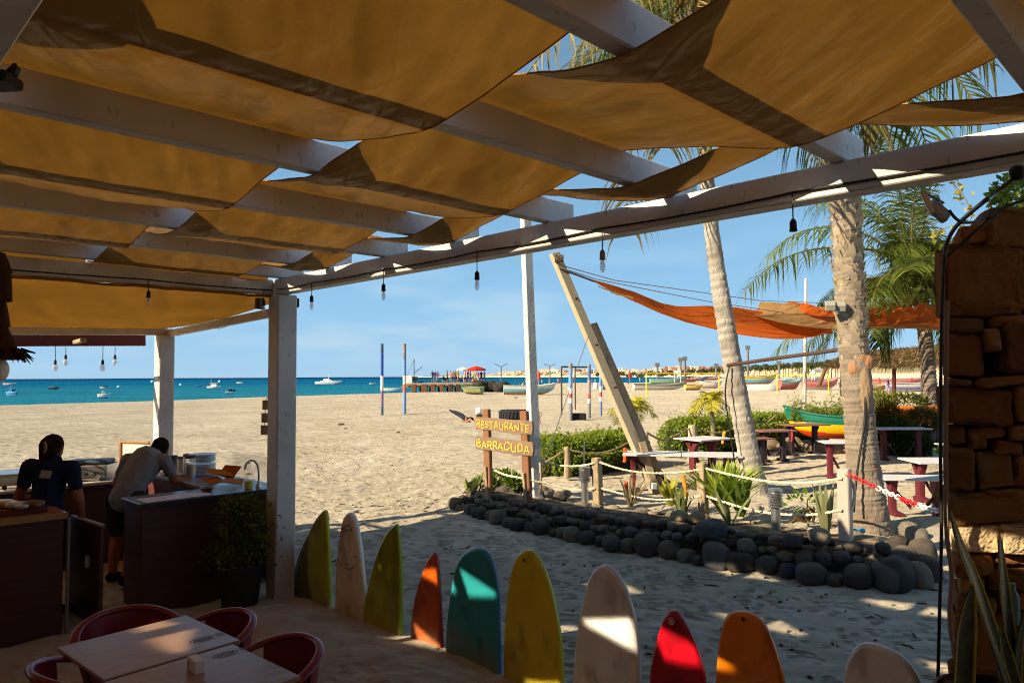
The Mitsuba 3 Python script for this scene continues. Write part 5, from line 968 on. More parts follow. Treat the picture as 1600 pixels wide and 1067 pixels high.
# boats drawn up on the sand
def beached(x0, x1, y, cols, label, zt=None, az=0.0, H=.75, Bm=1.5, tilt=.12, lift=0.05, **kw):
    p = GZ((x0 + x1) / 2, y); L = (x1 - x0) / (FOC / p[1]) / abs(math.cos(az)); p = p + [0, Bm * .3, lift]
    cols = tuple(.68 * np.asarray(c_) + .32 * np.array([.42, .36, .28]) for c_ in cols)
    return small_boat(p, az, L * (.95 if x0 > 980 else 1), Bm, H * (.8 if x0 > 980 else 1), cols, label, 'beached_boat', tilt=tilt, **kw)
beached(722, 754, 616.5, (Gn * .7, srgb(150, 150, 60), srgb(60, 60, 40)), 'olive and yellow wooden boat drawn up before the pier', az=-.55 + math.pi, H=.8, Bm=1.7, tilt=-.1)
beached(787, 867, 617, (Wt, Tq, srgb(190, 130, 90)), 'white and light blue boat drawn up left of the white pole', az=.06, H=.95, Bm=2.2, tilt=.05)
beached(988, 1076, 609.5, (srgb(120, 120, 120), Wt, srgb(220, 210, 200)), 'long low white boat behind the yellow goal', az=.12, H=1.0, Bm=2)
beached(1070, 1100, 610, (Yl, Yl * .9, srgb(50, 48, 40)), 'small yellow boat behind the yellow goal', az=.2, H=.9, Bm=1.5)
beached(1096, 1130, 607, (Wt, srgb(240, 225, 220), srgb(230, 180, 170)), 'pale pink boat right of the small yellow boat', az=.1, H=1.3, Bm=2)
beached(1015, 1072, 600, (Tq * .8, srgb(110, 200, 150), Gn), 'mint green boat behind the long low white boat', az=.03, H=1.5, Bm=2.2)
beached(1064, 1092, 597, (Rd, srgb(230, 90, 100), Wt), 'red and white boat leaning among the boats behind the goal', az=.3, H=1.8, Bm=2.4, tilt=.5)
beached(1082, 1106, 595, (Bl * .8, Bl, srgb(40, 50, 110)), 'deep blue boat among the boats behind the goal', az=-.1, H=1.6, Bm=2.4)
beached(1100, 1128, 594, (Rd, Rd, Wt), 'red boat with white bottom left of the smooth palm', az=.1, H=1.6, Bm=2.4, tilt=.4)
beached(1150, 1215, 602, (Yl, Tq, srgb(190, 60, 50)), 'turquoise boat with yellow rim and red bottom right of the smooth palm', az=.05, H=2.2, Bm=2.4)
beached(1157, 1222, 611, (srgb(230, 170, 170), Wt, srgb(240, 225, 215)), 'upturned white boat right of the smooth palm', az=.04, H=1.1, Bm=2.0, flip=True)
beached(1216, 1254, 609, (Tq * .8, Rd * .9, srgb(150, 40, 50)), 'red boat with a turquoise rim behind the striped planter', az=.35, H=1.5, Bm=2.0)
beached(1256, 1312, 609, (srgb(220, 110, 120), Rd, Wt), 'white and red boat with round holes left of the rough palm', az=.05, H=1.5, Bm=2.2)
beached(1225, 1290, 597, (Wt, Tq, Bl), 'light blue boat far behind the second goal', az=.03, H=1.6, Bm=2.4)
beached(1358, 1450, 604, (srgb(230, 120, 130), srgb(235, 150, 150), srgb(160, 70, 70)), 'long pink boat seen under the thatched roof', az=.04, H=1.4, Bm=2.2)
beached(1388, 1470, 612, (Wt, srgb(120, 130, 210), Wt), 'white and lilac boat seen under the thatched roof', az=.03, H=1.1, Bm=2.0)
beached(1345, 1392, 611, (srgb(190, 160, 60), srgb(170, 140, 70), Br), 'yellow brown boat seen under the thatched roof', az=.03, H=.9, Bm=1.8)
# poles, goals, tyre
def pole(x, yb, yt, w, bands_, label):
    b = GZ(x, yb); t = W(x, yt, b[1]); R = w / (FOC / b[1]) / 2; k = thing('sand_pole', label, 'pole'); z0 = b[2]
    for i, (f0, f1, c) in enumerate(bands_):
        obj('band', tube(curve([b * (1 - f0) + t * f0 - [0, 0, .3 * (i == 0)], b * (1 - f1) + t * f1], 4), R * (1 + .01 * (i % 2)), 12), 'm_paint', k, smooth=40, color=srgb(c), var=.3, freq=3)
lb, db, wh, rd_, gr = (110, 150, 205), (40, 80, 170), (225, 225, 225), (190, 90, 80), (130, 130, 132)
pole(597, 648.5, 537, 4.6, [(0, .12, (70, 110, 130)), (.12, .33, (130, 110, 150)), (.33, .34, rd_), (.34, .545, wh), (.545, .88, db), (.88, 1, (60, 80, 110))], 'tall thin blue and white pole in the sand, left of the pair')
pole(632, 646.5, 537, 5.2, [(0, .31, lb), (.31, .42, (225, 110, 80)), (.42, .545, wh), (.545, .78, lb), (.78, .94, (130, 130, 150)), (.94, 1, (150, 120, 100))], 'tall thin blue, white and red pole in the sand, right of the pair')
pole(891.5, 657, 567.5, 6.2, [(0, .3, gr), (.3, .39, wh), (.39, .47, rd_), (.47, .57, wh), (.57, .9, lb), (.9, 1, gr)], 'thick blue, red and white pole right of the white square pole')
pole(920.5, 652.7, 569, 5.4, [(0, .27, gr), (.27, .36, wh), (.36, .45, rd_), (.45, .7, (150, 140, 150)), (.7, .93, (90, 120, 170)), (.93, 1, gr)], 'weathered grey and blue pole nearest the middle of the three thick poles')
pole(938.6, 649.5, 575, 4.6, [(0, .3, (120, 130, 160)), (.3, .4, wh), (.4, .5, rd_), (.5, .62, wh), (.62, 1, lb)], 'blue and red pole partly hidden by the leaning timber')
def goal(x0, x1, yt, yb0, yb1, col, label, r_=.06, d=None, mesh=True):
    a, b = GZ(x0, yb0), GZ(x1, yb1); k = thing('goal_frame', label, 'goal'); ta, tb = W(x0, yt, a[1]), W(x1, yt, b[1]); h = min(ta[2], tb[2]); ta[2] = tb[2] = h
    obj('post', tube([a - [0, 0, .2], ta], r_, 9), 'm_paint', k, color=col); obj('post', tube([b - [0, 0, .2], tb], r_, 9), 'm_paint', k, color=col); obj('crossbar', tube([ta, tb], r_ * 1.05, 9), 'm_paint', k, color=col)
goal(1010, 1123.5, 583, 621, 619, Yl, 'yellow goal frame on the sand in front of the white boats')
goal(1214.5, 1294.5, 585.5, 615.5, 616, Yl, 'yellow goal frame behind the striped boat planter')
goal(877.5, 921, 573, 648.6, 645, srgb(60, 58, 58), 'thin dark goal frame beside the thick poles', .045)
b = GZ(899, 640); tag(obj('dark_post', tube([b, W(898.5, 574, b[1])], .05, 7), 'm_paint', color=srgb(90, 84, 80)), 'thin dark post behind the thickest pole', 'post')
b = GZ(904, 656); tag(obj('black_trough', box(b + [0, 0, .16], (.72, .4, .36), .05, .04), 'm_matt', smooth=False, color=srgb(50, 44, 42)), 'dark rubber trough at the foot of the thickest pole', 'trough')
ty = thing('tractor_tyre', 'big black tractor tyre lying on the sand behind the sign', 'tyre'); b = GZ(802, 655); R = .72
obj('tread', lathe([(R * .55, .05), (R * .9, .0), (R, .1), (R, .4), (R * .9, .5), (R * .55, .45), (R * .5, .25), (R * .55, .05)], b, 40), 'm_matt', ty, smooth=30, color=srgb(48, 48, 52))
for i in range(26):
    a = i * 2 * np.pi / 26; o = np.array([math.cos(a), math.sin(a), 0]); obj('lug', bar(b + o * R + [0, 0, .06], b + np.array([math.cos(a + .1), math.sin(a + .1), 0]) * R + [0, 0, .44], .07, .07, up=tuple(o)), 'm_matt', ty, smooth=False, color=srgb(56, 56, 60))
b = GZ(844, 663); sk_ = thing('rope_stake', 'small stake with a tangle of cord on the sand beside the white pole', 'stake'); obj('stick', tube([b, W(842, 642, b[1])], .022, 6), 'm_matt', sk_, color=Br); obj('cord', tube(curve([W(838, 648, b[1]), W(843, 645, b[1] - .1), W(847, 648, b[1]), W(842, 652, b[1] + .1)], 14), .012, 5), 'm_matt', sk_, color=Br)
# lying person, bag
lp = thing('person', 'person in dark trousers and top lying on the sand left of the sign', 'person')
dl = GZ(725, 659)[1]
def L_(x, y, dd=0): return W(x, y, dl + dd)
B = [(L_(704, 641.5), .05, L_(713, 644), .075), (L_(713, 644), .075, L_(722, 649), .105), (L_(706, 643, .25), .05, L_(716, 648, .2), .075), (L_(716, 648, .2), .075, L_(724, 652, .1), .1), (L_(722, 650), .12, L_(728, 655), .115), (L_(728, 655), .11, L_(736, 655), .12), (L_(736, 655), .1, L_(741, 656), .06), (L_(743, 656), .085, L_(745, 656), .08), (L_(735, 655, -.1), .06, L_(729, 659, -.25), .045), (L_(729, 659, -.25), .045, L_(721, 657.5, -.3), .038), (L_(736, 657, -.15), .05, L_(741, 659.5, -.3), .045), (L_(702.5, 640, 0), .035, L_(704, 641.5), .05)]
m = flesh(B, .035, 4, 10); v = np.asarray(m.vertices); pxx = 800 + FOC * (v @ _r) / ((v - E0) @ _fw); zz = v[:, 2]
ar_ = v[:, 1] < dl - .13; obj('body', m, 'm_matt', lp, smooth=True, color=np.where((ar_ | (pxx > 740) | ((pxx > 726.5) & (pxx < 728.5)))[:, None], srgb(205, 150, 124), np.where((pxx > 728)[:, None], srgb(40, 40, 52), srgb(62, 62, 78))))
bg = thing('beach_bag', 'grey white bag with a brown base standing by the lying person', 'bag'); q = W(749, 650.5, dl + .3); obj('body', box(q, (.3, .2, .26), .2, .05), 'm_matt', bg, smooth=False, color=srgb(70, 56, 50)); obj('towel', blob(q + [-.04, 0, .26], (.16, .1, .2), 6, .2, 2), 'm_matt', bg, smooth=True, color=srgb(220, 220, 215))
for i, (x, y) in enumerate(((533, 664), (388, 741), (540, 670), (622, 676), (806, 622), (424, 745))):
    b = GZ(x, y); w = (.16, .06, .08, .08, .18, .05)[i]; tag(obj('seaweed_tuft', blob(b + [0, 0, w * .2], (w, w * .7, w * .4), i + 50, .35, 2), 'm_matt', smooth=True, color=srgb(110, 80, 60) * .7), ('largest brown clump of debris on the open sand', 'small brown clump on the sand right of the wooden slats', 'brown clump just below the largest one', 'brown clump on the sand below the blue poles', 'dark clump on the sand before the light blue boat', 'tiny brown clump near the corner post')[i], 'debris')
# beach crowd on the right
cr = [(806, 604), (812, 603), (817, 604), (822, 603), (842, 603), (847, 602), (858, 601), (872, 601), (877, 603), (925, 603), (930, 606), (953, 604), (966, 603), (983, 600), (1000, 598), (1163, 596), (1160, 595), (1303, 603), (1307, 601), (1312, 606), (1375, 608), (1388, 614), (768, 604), (774, 602), (829, 606), (1030, 596), (1040, 597), (1205, 598), (1240, 600), (1345, 606), (1362, 604), (1425, 606)]
for i, (x, y) in enumerate(sorted(cr)):
    a_, b_ = r.integers(0, 9), r.integers(0, 5); q = GZ(x, y); sit = r.random() < .3
    wh = 'on the rocks left of the white pole' if x < 800 else 'behind the light blue boat' if x < 866 else 'right of the white pole by the water' if x < 905 else 'behind the thick poles' if x < 970 else 'left of the yellow goal' if x < 1010 else 'behind the yellow goal' if x < 1110 else 'right of the smooth palm' if x < 1280 else 'left of the rough palm' if x < 1330 else 'under the thatched roof'
    far_person(q, r.uniform(1.6, 1.85), f'person in a {CN[a_]} top ' + ('sitting ' if sit else 'standing ') + wh, SH[a_], PT[b_], r.uniform(0, 6), 'sit' if sit else 'stand', group='people on the far sand')
for i, (x, y, l) in enumerate(((842, 604, 'red folded umbrella behind the white and light blue boat'), (984, 600, 'red and black flag umbrella at the water left of the yellow goal'))):
    q = GZ(x, y); k = thing('folded_umbrella', l, 'umbrella'); obj('pole', tube([q, q + [0, 0, 3.6]], .05, 6), 'm_paint', k, color=srgb(200, 200, 195)); obj('canopy', lathe([(.05, 3.7), (.28, 2.9), (.42, 1.7), (.34, 1.5), (.05, 1.6)], q, 12), 'm_paint', k, smooth=40, color=Rd if i == 0 else srgb(170, 40, 40))
for i, (x, y) in enumerate(((931, 608), (946, 609), (957, 611), (950, 607))):
    q = GZ(x, y); tag(obj('plastic_drum', lathe([(.0, 0), (.36, .02), (.42, .1), (.42, .95), (.36, 1.05), (.0, 1.06)], q, 14), 'm_paint', smooth=35, color=(Wt * .9, Bl * .3, Wt, srgb(60, 70, 90))[i]), ('white drum behind the middle thick pole', 'dark blue drum left of the leaning timber', 'white drum beside the foot of the leaning timber in the distance', 'dark drum behind the other drums')[i], 'drum')

# ================================================================== far town, trees, masts, thatch
r = np.random.default_rng(77)
HC = [srgb(c) for c in ((225, 215, 200), (236, 230, 220), (200, 176, 150), (190, 140, 112), (170, 112, 88), (214, 196, 170), (232, 206, 176))]
def house(x, y, d, w, h, col, lab, nwin=3):
    k = thing('town_house', lab, 'house', 'houses of the far town'); b = W(x, y, d); s = d / FOC; wd, hh = w * s, h * s; z0 = b[2] - 1.0; dp = wd * .7; rt = r.uniform(-.3, .3)
    obj('wall', box((b[0], b[1], z0 + (hh + 1) / 2), (wd, dp, hh + 1), rt), 'm_matt', k, smooth=False, color=col); obj('roof', box((b[0], b[1], z0 + hh + 1.05), (wd * 1.04, dp * 1.04, .35), rt), 'm_matt', k, smooth=False, color=col * .8)
    c, sn = math.cos(rt), math.sin(rt); ns = max(1, int(hh / 3.2)); ms = []
    for f in range(ns):
        for i in range(nwin): u = (i + .5) / nwin - .5; ms.append(box((b[0] + u * wd * c + (dp / 2) * sn, b[1] + u * wd * sn - (dp / 2) * c, z0 + 1 + hh * (f + .55) / ns), (wd / nwin * .45, .12, min(1.7, hh / ns * .5)), rt))
    obj('windows', cat(ms), 'm_matt', k, smooth=False, color=srgb(60, 62, 70))
TN = ['white', 'cream', 'sandy', 'terracotta', 'brick red', 'beige', 'peach']
spots = [(x, np.interp(x, rx, ry) + r.uniform(-1.5, 1.0), np.interp(x, rx, rd) * r.uniform(.97, 1.03)) for x in np.concatenate([np.linspace(782, 925, 26), np.linspace(930, 1015, 14), np.linspace(1018, 1140, 22)])]
for i, (x, y, d) in enumerate(spots):
    brick = x > 1035 or (r.random() < .15); ci = r.integers(3, 5) if brick and r.random() < .75 else r.integers(0, 3) if r.random() < .7 else r.integers(5, 7)
    big = x > 1018; house(x, y + (2 if big else 1), d - 30, r.uniform(3.5, 8) * (1.25 if big else 1), r.uniform(2.2, 4.5) * (1.6 if big else 1), HC[ci], f'{TN[ci]} flat-roofed house of the far town ' + ('among the palms' if big else 'on the low headland'), 4 if big else 3)
def fartree(x, y, d, w, h, seed, kind, lab):
    k = thing('far_palm' if kind else 'far_tree', lab, 'palm tree' if kind else 'tree', ('trees in front of the far town ' + lab)); b = W(x, y, d); s = d / FOC; R = w * s / 2; H = h * s; rg = np.random.default_rng(seed); z0 = b[2] - H
    obj('trunk', tube([(b[0], b[1], min(z0, 0) - .5), (b[0] + .2, b[1], b[2] - R * .3)], [.28, .2], 6), 'm_matt', k, color=srgb(120, 100, 80) * .6)
    n = 220; dd = rg.normal(size=(n, 3)); dd /= np.linalg.norm(dd, axis=1, keepdims=True); rad = rg.uniform(.2, 1, n) ** .6 * (.6 + .8 * meshkit.noise(dd * 2 + seed, seed)); p = np.array([b[0], b[1], b[2]]) + dd * rad[:, None] * [R, R, R * (.75 if kind else .85)]; m, ids = leafcloud(p, R * (.55 if kind else .42), seed, 3.5 if kind else 2, dd)
    if kind: p[:, 2] -= 0
    obj('crown', m, 'm_leaf', k, smooth=False, color=leafcolors(ids, seed, (0.07, 0.075, 0.03), (0.18, 0.17, 0.07)) if kind else leafcolors(ids, seed, (0.05, 0.075, 0.02), (0.13, 0.16, 0.04)))
i = 0
for x in np.concatenate([np.linspace(932, 1030, 24), np.linspace(1032, 1150, 30), np.linspace(1150, 1345, 44)]):
    f = np.clip((x - 930) / 410, 0, 1); d = np.interp(x, rx, rd) * r.uniform(.72, .9); palm_ = r.random() < (.75 if x < 1190 else .45); yb = 589 - 2 * f; yt = np.interp(x, (930, 1030, 1130, 1190, 1250, 1345), (583, 581, 575, 571, 567, 563)) + r.uniform(-1, 4)
    fartree(x + r.uniform(-2, 2), yt + 2, d, r.uniform(5, 8) * (1 + .9 * f), 9 + 12 * f, i + 2000, palm_, ('distant grey green palm' if palm_ else 'distant bushy green tree') + (' at the left of the treeline' if x < 1050 else (' left of the smooth palm' if x < 1120 else ' just right of the smooth palm') if x < 1190 else ' at the right of the treeline')); i += 1
for i, (x, yt, h, l) in enumerate(((1063, 562, 5, 'thin floodlight mast furthest left above the town'), (1070, 560, 6, 'floodlight mast second from the left above the town'), (1168, 543, 9, 'floodlight mast right of the smooth palm'), (1027, 570, 5, 'street lamp left of the town above the goal'), (859, 572, 4, 'double headed lamp by the beach behind the light blue boat'), (783, 573, 6, 'double headed lamp on the rocks left of the white pole'), (1119, 571, 5, 'street lamp standing by the smooth palm in the distance'), (1217, 567, 5, 'street lamp above the second yellow goal'))):
    d = 170 if i in (4, 5) else 420; q = W(x, yt, d); k = thing('lamp_mast', l, 'lamp post'); b = W(x, 590, d); obj('mast', tube([(q[0], q[1], -.5), q], .0016 * d if d > 200 else .16, 6), 'm_matt', k, color=srgb(120, 120, 124)); w = .006 * d if i != 5 else .009 * d
    if i in (4, 5): obj('lamp_head', cat([bar(q, q + [s * w * (1 if i == 5 else 1.3), 0, w * .5], .25, .15) for s in (-1, 1)]), 'm_matt', k, smooth=False, color=srgb(90, 90, 94))
    else: obj('lamp_head', box(q, (w, w * .5, w * .9), 0, .1), 'm_matt', k, smooth=False, color=srgb(110, 110, 112))
for i, (x, y, w) in enumerate(((1191, 590, 12), (1203, 588, 12), (1260, 589, 14), (1244, 586, 13), (1175, 588, 10))):
    d = 190; q = W(x, y + 9, d); s = d / FOC; k = thing('thatch_umbrella', ('thatched beach shelter left of the second goal', 'thatched beach shelter just above the left post of the second goal', 'white topped beach shelter behind the second goal', 'thatched shelter in the middle above the second goal', 'small thatched shelter right of the smooth palm')[i], 'beach shelter')
    obj('roof', lathe([(.0, 1.6), (w * s * .3, 1.1), (w * s * .52, .45), (w * s * .48, .4), (.0, .9)], W(x, y, d) - [0, 0, .6], 12), 'm_matt', k, smooth=30, color=srgb(196, 186, 170) * (.9 if i != 2 else 1.1)); obj('pole', tube([(q[0], q[1], 0), (q[0], q[1], W(x, y, d)[2])], .12, 6), 'm_matt', k, color=Br)
wh_ = thing('lifeguard_hut', 'white lifeguard hut on stilts above the second goal', 'hut'); q = W(1275, 584, 150); obj('cabin', box(q, (1.5, 1.5, 1.3), .2, .03), 'm_paint', wh_, smooth=False, color=Wt); obj('roof', box(q + [0, 0, .8], (2.0, 2.0, .18), .2, .03), 'm_paint', wh_, smooth=False, color=srgb(170, 200, 215))
for sx in (-.6, .6):
    for sy in (-.6, .6): obj('stilt', tube([q + [sx, sy, -.6], (q[0] + sx, q[1] + sy, -.2)], .08, 6), 'm_paint', wh_, color=Wt)
obj('window', box(q + [-.15, -.77, .1], (.6, .04, .5), .2), 'm_paint', wh_, smooth=False, color=srgb(70, 90, 110))
bs_ = thing('bench_stand', 'white beach stall with a sign board among the boats behind the goal', 'stall'); q = GZ(1059, 600); 
obj('board', bar(W(1053, 582, q[1]), W(1064, 582, q[1]), .1, 1.1), 'm_paint', bs_, smooth=False, color=srgb(200, 225, 220))
for x in (1054, 1063): obj('post', tube([GZ(x, 600), W(x, 583, q[1])], .08, 6), 'm_paint', bs_, color=Wt)
# the thatched shelter
th = thing('thatched_shelter', 'palm thatched shelter on thin posts behind the sails at the right', 'shelter')
def thatch(T, Bt, parent, seed, n=2600):
    T, Bt = np.asarray(T, float), np.asarray(Bt, float); rg = np.random.default_rng(seed); u, v = np.linspace(0, 1, 30)[:, None, None], np.linspace(0, 1, 8)[None, :, None]
    Tp = np.stack([np.interp(u[:, 0, 0], np.linspace(0, 1, len(T)), T[:, k]) for k in range(3)], 1)[:, None]; Bp = np.stack([np.interp(u[:, 0, 0], np.linspace(0, 1, len(Bt)), Bt[:, k]) for k in range(3)], 1)[:, None]
    P = Tp * (1 - v) + Bp * v; obj('roof_base', grid(P), 'm_matt', parent, smooth=True, color=srgb(90, 70, 48) * .6)
    uu, vv = rg.uniform(0, 1, n), rg.uniform(0, 1, n); a = np.stack([np.interp(uu, np.linspace(0, 1, len(T)), T[:, k]) for k in range(3)], 1); b = np.stack([np.interp(uu, np.linspace(0, 1, len(Bt)), Bt[:, k]) for k in range(3)], 1); p = a * (1 - vv[:, None]) + b * vv[:, None]; d = (b - a); d /= np.linalg.norm(d, axis=1, keepdims=True); d = d + rg.normal(size=(n, 3)) * .22; L = rg.uniform(.3, .7, n)[:, None]; s = np.cross(d, [0.3, -1, .5]); s /= np.linalg.norm(s, axis=1, keepdims=True); up = np.array([0, -.05, .06]) * rg.uniform(.2, 1.2, (n, 1))
    V = np.stack([p + up - s * .022, p + up + s * .022, p + up * 1.2 + d * L + s * .004 - [0, 0, .04]], 1).reshape(-1, 3); c = (srgb(176, 148, 104)[None] * rg.uniform(.25, 1.0, (n, 1))).repeat(3, 0)
    obj('thatch', trimesh.Trimesh(V, np.arange(3 * n).reshape(-1, 3), process=False), 'm_matt', parent, smooth=False, color=c, kind='stuff')
thatch([W(1338, 550, 30), W(1390, 546, 30), W(1430, 543, 30), W(1475, 538, 30), W(1520, 536, 30)], [W(1340, 571, 27), W(1390, 574, 27), W(1430, 572, 27), W(1475, 570, 27), W(1520, 570, 27)], th, 5, 4200)
for x, yb in ((1397, 640), (1457, 640), (1346, 640)): obj('post', tube([W(x, yb, 27.3), W(x, 566, 27.3)], .07, 8), 'm_matt', th, smooth=True, color=srgb(110, 60, 56) * .7)
t2_ = thing('thatched_shelter', 'small round thatched shelter partly hidden by the rough palm', 'shelter')
thatch([W(1316, 557, 36), W(1326, 554, 36), W(1340, 553, 36)], [W(1284, 574, 34), W(1315, 575, 33), W(1345, 575, 34)], t2_, 6, 1300)
obj('post', tube([W(1316, 618, 34), W(1316, 560, 35)], .1, 8), 'm_matt', t2_, smooth=True, color=srgb(190, 150, 110)); obj('prop', tube([W(1280, 602, 33), W(1290, 575, 34)], .09, 8), 'm_matt', t2_, smooth=True, color=srgb(120, 90, 66))
b = W(1259, 630, 26); tag(obj('thin_mast', tube([W(1257, 640, 26), W(1259, 435, 26)], [.07, .05], 8), 'm_paint', smooth=True, color=srgb(206, 196, 190)), 'tall thin pale mast behind the sails left of the rough palm', 'mast')

# ================================================================== surfboards standing in the sand under the right beam
def row_at(px_, b=-0.1):
    d = ray(px_, 800)[:2]; t = (b + P0 @ UB) / (d @ UB); return d * t
UN = np.array([UB[0], UB[1], 0.0]); UE = np.array([UA[0], UA[1], 0.0])
def board(out, col, label, b=-0.1, yaw=0.0, lean=0.0, stain=None, rail=None, t=0.055, seed=0, pug=None):
    out = np.array(out, float); cx = (out[:, 0].min() + out[:, 0].max()) / 2; o = row_at(cx, b); o3 = np.array([o[0], o[1], 0.0])
    c, s = math.cos(yaw), math.sin(yaw); ex = UE * c + UN * s; nn = UN * c - UE * s; ey = np.array([0, 0, 1.0]) * math.cos(lean) - nn * math.sin(lean); nf_ = np.cross(ex, ey)
    P = []
    for x, y in out:
        d = ray(x, y); tt = ((o3 - E0) @ nf_) / (d @ nf_); q = E0 + d * tt - o3; P.append((q @ ex, q @ ey))
    P = np.array(P); lo = np.argsort(P[:, 1])[:2]; P[lo, 1] = -0.35
    k = thing('surfboard', label, 'surfboard')
    from shapely.geometry import Polygon as PG
    n = len(P); cl = np.vstack([P, P[:1]]); i0 = min(lo) if abs(lo[0] - lo[1]) == n - 1 else max(lo)
    # smooth the outline between its two buried corners
    ring = np.roll(P, -i0, axis=0); cv = ring
    for _ in range(3): cv = np.vstack([cv[:1], np.stack([cv[:-1] * .75 + cv[1:] * .25, cv[:-1] * .25 + cv[1:] * .75], 1).reshape(-1, 2), cv[-1:]])
    m = slab(cv, o3, ex, ey, t, 0.02, 0.035)
    m = trimesh.Trimesh(*trimesh.remesh.subdivide_to_size(m.vertices, m.faces, 0.05), process=False); m.merge_vertices(digits_vertex=5)
    base = np.minimum(srgb(col) * 1.12, .86)
    def colr(v):
        q = v - o3; x, y, z = q @ ex, q @ ey, q @ nf_; cc = np.tile(base, (len(v), 1)) * (0.9 + 0.2 * meshkit.fbm(np.stack([x * 6, y * 3, z + seed], -1), 3, seed))[:, None]
        w = np.clip((meshkit.fbm(np.stack([x * 9, y * 5, x * 0 + seed], -1), 4, seed + 2) - .56) * 6, 0, 1)[:, None]; cc = cc * (1 - .34 * w); w = np.clip((.30 - y) / .3 + 1.2 * (meshkit.fbm(np.stack([x * 14, y * 9, x * 0 + seed], -1), 3, seed + 9) - .5), 0, 1)[:, None] * .55; cc = cc * (1 - w) + srgb(150, 128, 100) * w
        if stain: sx, sy, sc, st = stain; w = np.clip((meshkit.fbm(np.stack([x * 7, y * 4, x * 0 + seed], -1), 4, seed + 5) - .40 + (sx * (x - P[:, 0].mean()) + sy * (y - .55))) * 5, 0, 1)[:, None] * st; cc = cc * (1 - w) + srgb(sc) * w
        if rail: w = (z < -t * .3)[:, None] * 1.0; cc = cc * (1 - w) + srgb(rail) * .9 * w
        return cc
    obj('shell', m, 'm_gloss', k, smooth=38, color=colr)
    def on(x, y, off=0.003): d = ray(x, y); tt = ((o3 + nf_ * off - E0) @ nf_) / (d @ nf_); return E0 + d * tt
    if pug: q = on(*pug); obj('leash_plug', lathe([(0, .004), (.010, .004), (.011, 0)], (0, 0, 0), 10).apply_transform(np.block([[np.stack([ex, ey, nf_], 1), q[:, None]], [np.zeros((1, 3)), 1]])), 'm_black', k)
    return k, on, (ex, ey, nf_)
LIME = (168, 178, 30)
board([(450, 932), (452, 915), (457, 893), (466, 865), (478, 836), (492, 810), (503, 797), (507, 797), (509, 830), (511, 880), (512, 953)], (160, 168, 28), 'stained lime green surfboard half standing next to the corner post', b=-.02, stain=(-4.5, 0.1, (62, 54, 14), .8), rail=(176, 190, 30), seed=1)
kb, on, fr = board([(521, 956), (523, 900), (527, 850), (532, 817), (539, 802), (546, 800), (553, 811), (560, 850), (565, 900), (567, 940), (563, 972)], (226, 218, 210), 'narrow off-white surfboard with a drawn face, second from the corner post', seed=2, b=-.06)
for pts in ([(534, 829), (539, 822), (546, 822), (550, 830)], [(536, 832), (541, 827), (547, 829)], [(527, 872), (533, 882), (542, 888), (552, 886), (557, 878)], [(554, 868), (554.6, 871)], [(534, 874), (538, 880), (544, 882)]):
    obj('drawn_line', tube(curve([on(x, y, .0045) for x, y in pts], 12), .0035, 4), 'm_matt', kb, color=srgb(80, 62, 56))
board([(565, 966), (568, 945), (573, 918), (581, 885), (592, 852), (604, 829), (614, 820), (618, 819), (621, 850), (623, 900), (624, 996)], LIME, 'lime green pointed surfboard half, third from the corner post', seed=3, stain=(.4, .35, (96, 92, 16), .5), rail=(150, 170, 30), b=-.08)
board([(637, 992), (641, 962), (649, 922), (660, 888), (670, 868), (676, 862), (679, 864), (682, 905), (685, 950), (690, 1020)], (196, 84, 14), 'small pointed orange surfboard with a dark red rail', rail=(150, 18, 24), seed=4)
board([(692, 1028), (695, 985), (701, 935), (708, 893), (718, 868), (734, 857), (750, 856), (762, 868), (771, 893), (776, 930), (778, 1063)], (36, 140, 148), 'rounded teal surfboard between the small orange and the yellow one', rail=(20, 100, 150), seed=5)
board([(785, 1070), (785, 1010), (789, 945), (797, 888), (807, 865), (819, 858), (832, 862), (845, 884), (858, 920), (868, 970), (875, 1020), (878, 1095)], (214, 190, 8), 'tall yellow surfboard right of the teal one', seed=6, pug=(818.5, 875), rail=(190, 190, 20))
board([(890, 1100), (894, 1030), (904, 960), (914, 913), (925, 890), (939, 881), (952, 886), (968, 905), (983, 942), (992, 985), (997, 1040), (998, 1115)], (240, 234, 228), 'large white surfboard with a sunlit band in the middle of the row', seed=7, rail=(214, 204, 206))
kb, on, fr = board([(1008, 1110), (1011, 1065), (1019, 1018), (1031, 973), (1041, 956), (1049, 952), (1059, 960), (1075, 988), (1090, 1023), (1101, 1070), (1105, 1125)], (176, 0, 26), 'pointed red surfboard with a small round white emblem', seed=8)
q = on(1049, 969.5, .004); ex, ey, nf_ = fr
def flat_on(mesh, q): return mesh.apply_transform(np.block([[np.stack([ex, ey, nf_], 1), np.asarray(q)[:, None]], [np.zeros((1, 3)), 1]]))
obj('emblem', cat([flat_on(lathe([(.017, .001), (.017, .003), (.021, .003), (.021, .001)], (0, 0, 0), 22), q), flat_on(tube([(-.008, .002, .002), (0, .008, .002), (.008, .003, .002), (-.004, -.004, .002), (.0, -.009, .002), (.009, -.004, .002)], .003, 4), q)]), 'm_paint', kb, smooth=False, color=srgb(235, 230, 226))
board([(1113, 1125), (1115, 1070), (1120, 1010), (1127, 972), (1135, 957), (1158, 955), (1174, 960), (1190, 973), (1201, 995), (1213, 1030), (1226, 1075), (1236, 1125)], (222, 120, 4), 'broad orange surfboard with a squared nose right of the red one', seed=9, pug=(1161.5, 967), b=-.12)
board([(1306, 1115), (1312, 1065), (1322, 1030), (1334, 1010), (1345, 1004), (1372, 1008), (1402, 1021), (1424, 1043), (1440, 1078), (1452, 1115)], (244, 243, 243), 'white broken-nosed surfboard at the right end of the row', seed=10, b=-.15)

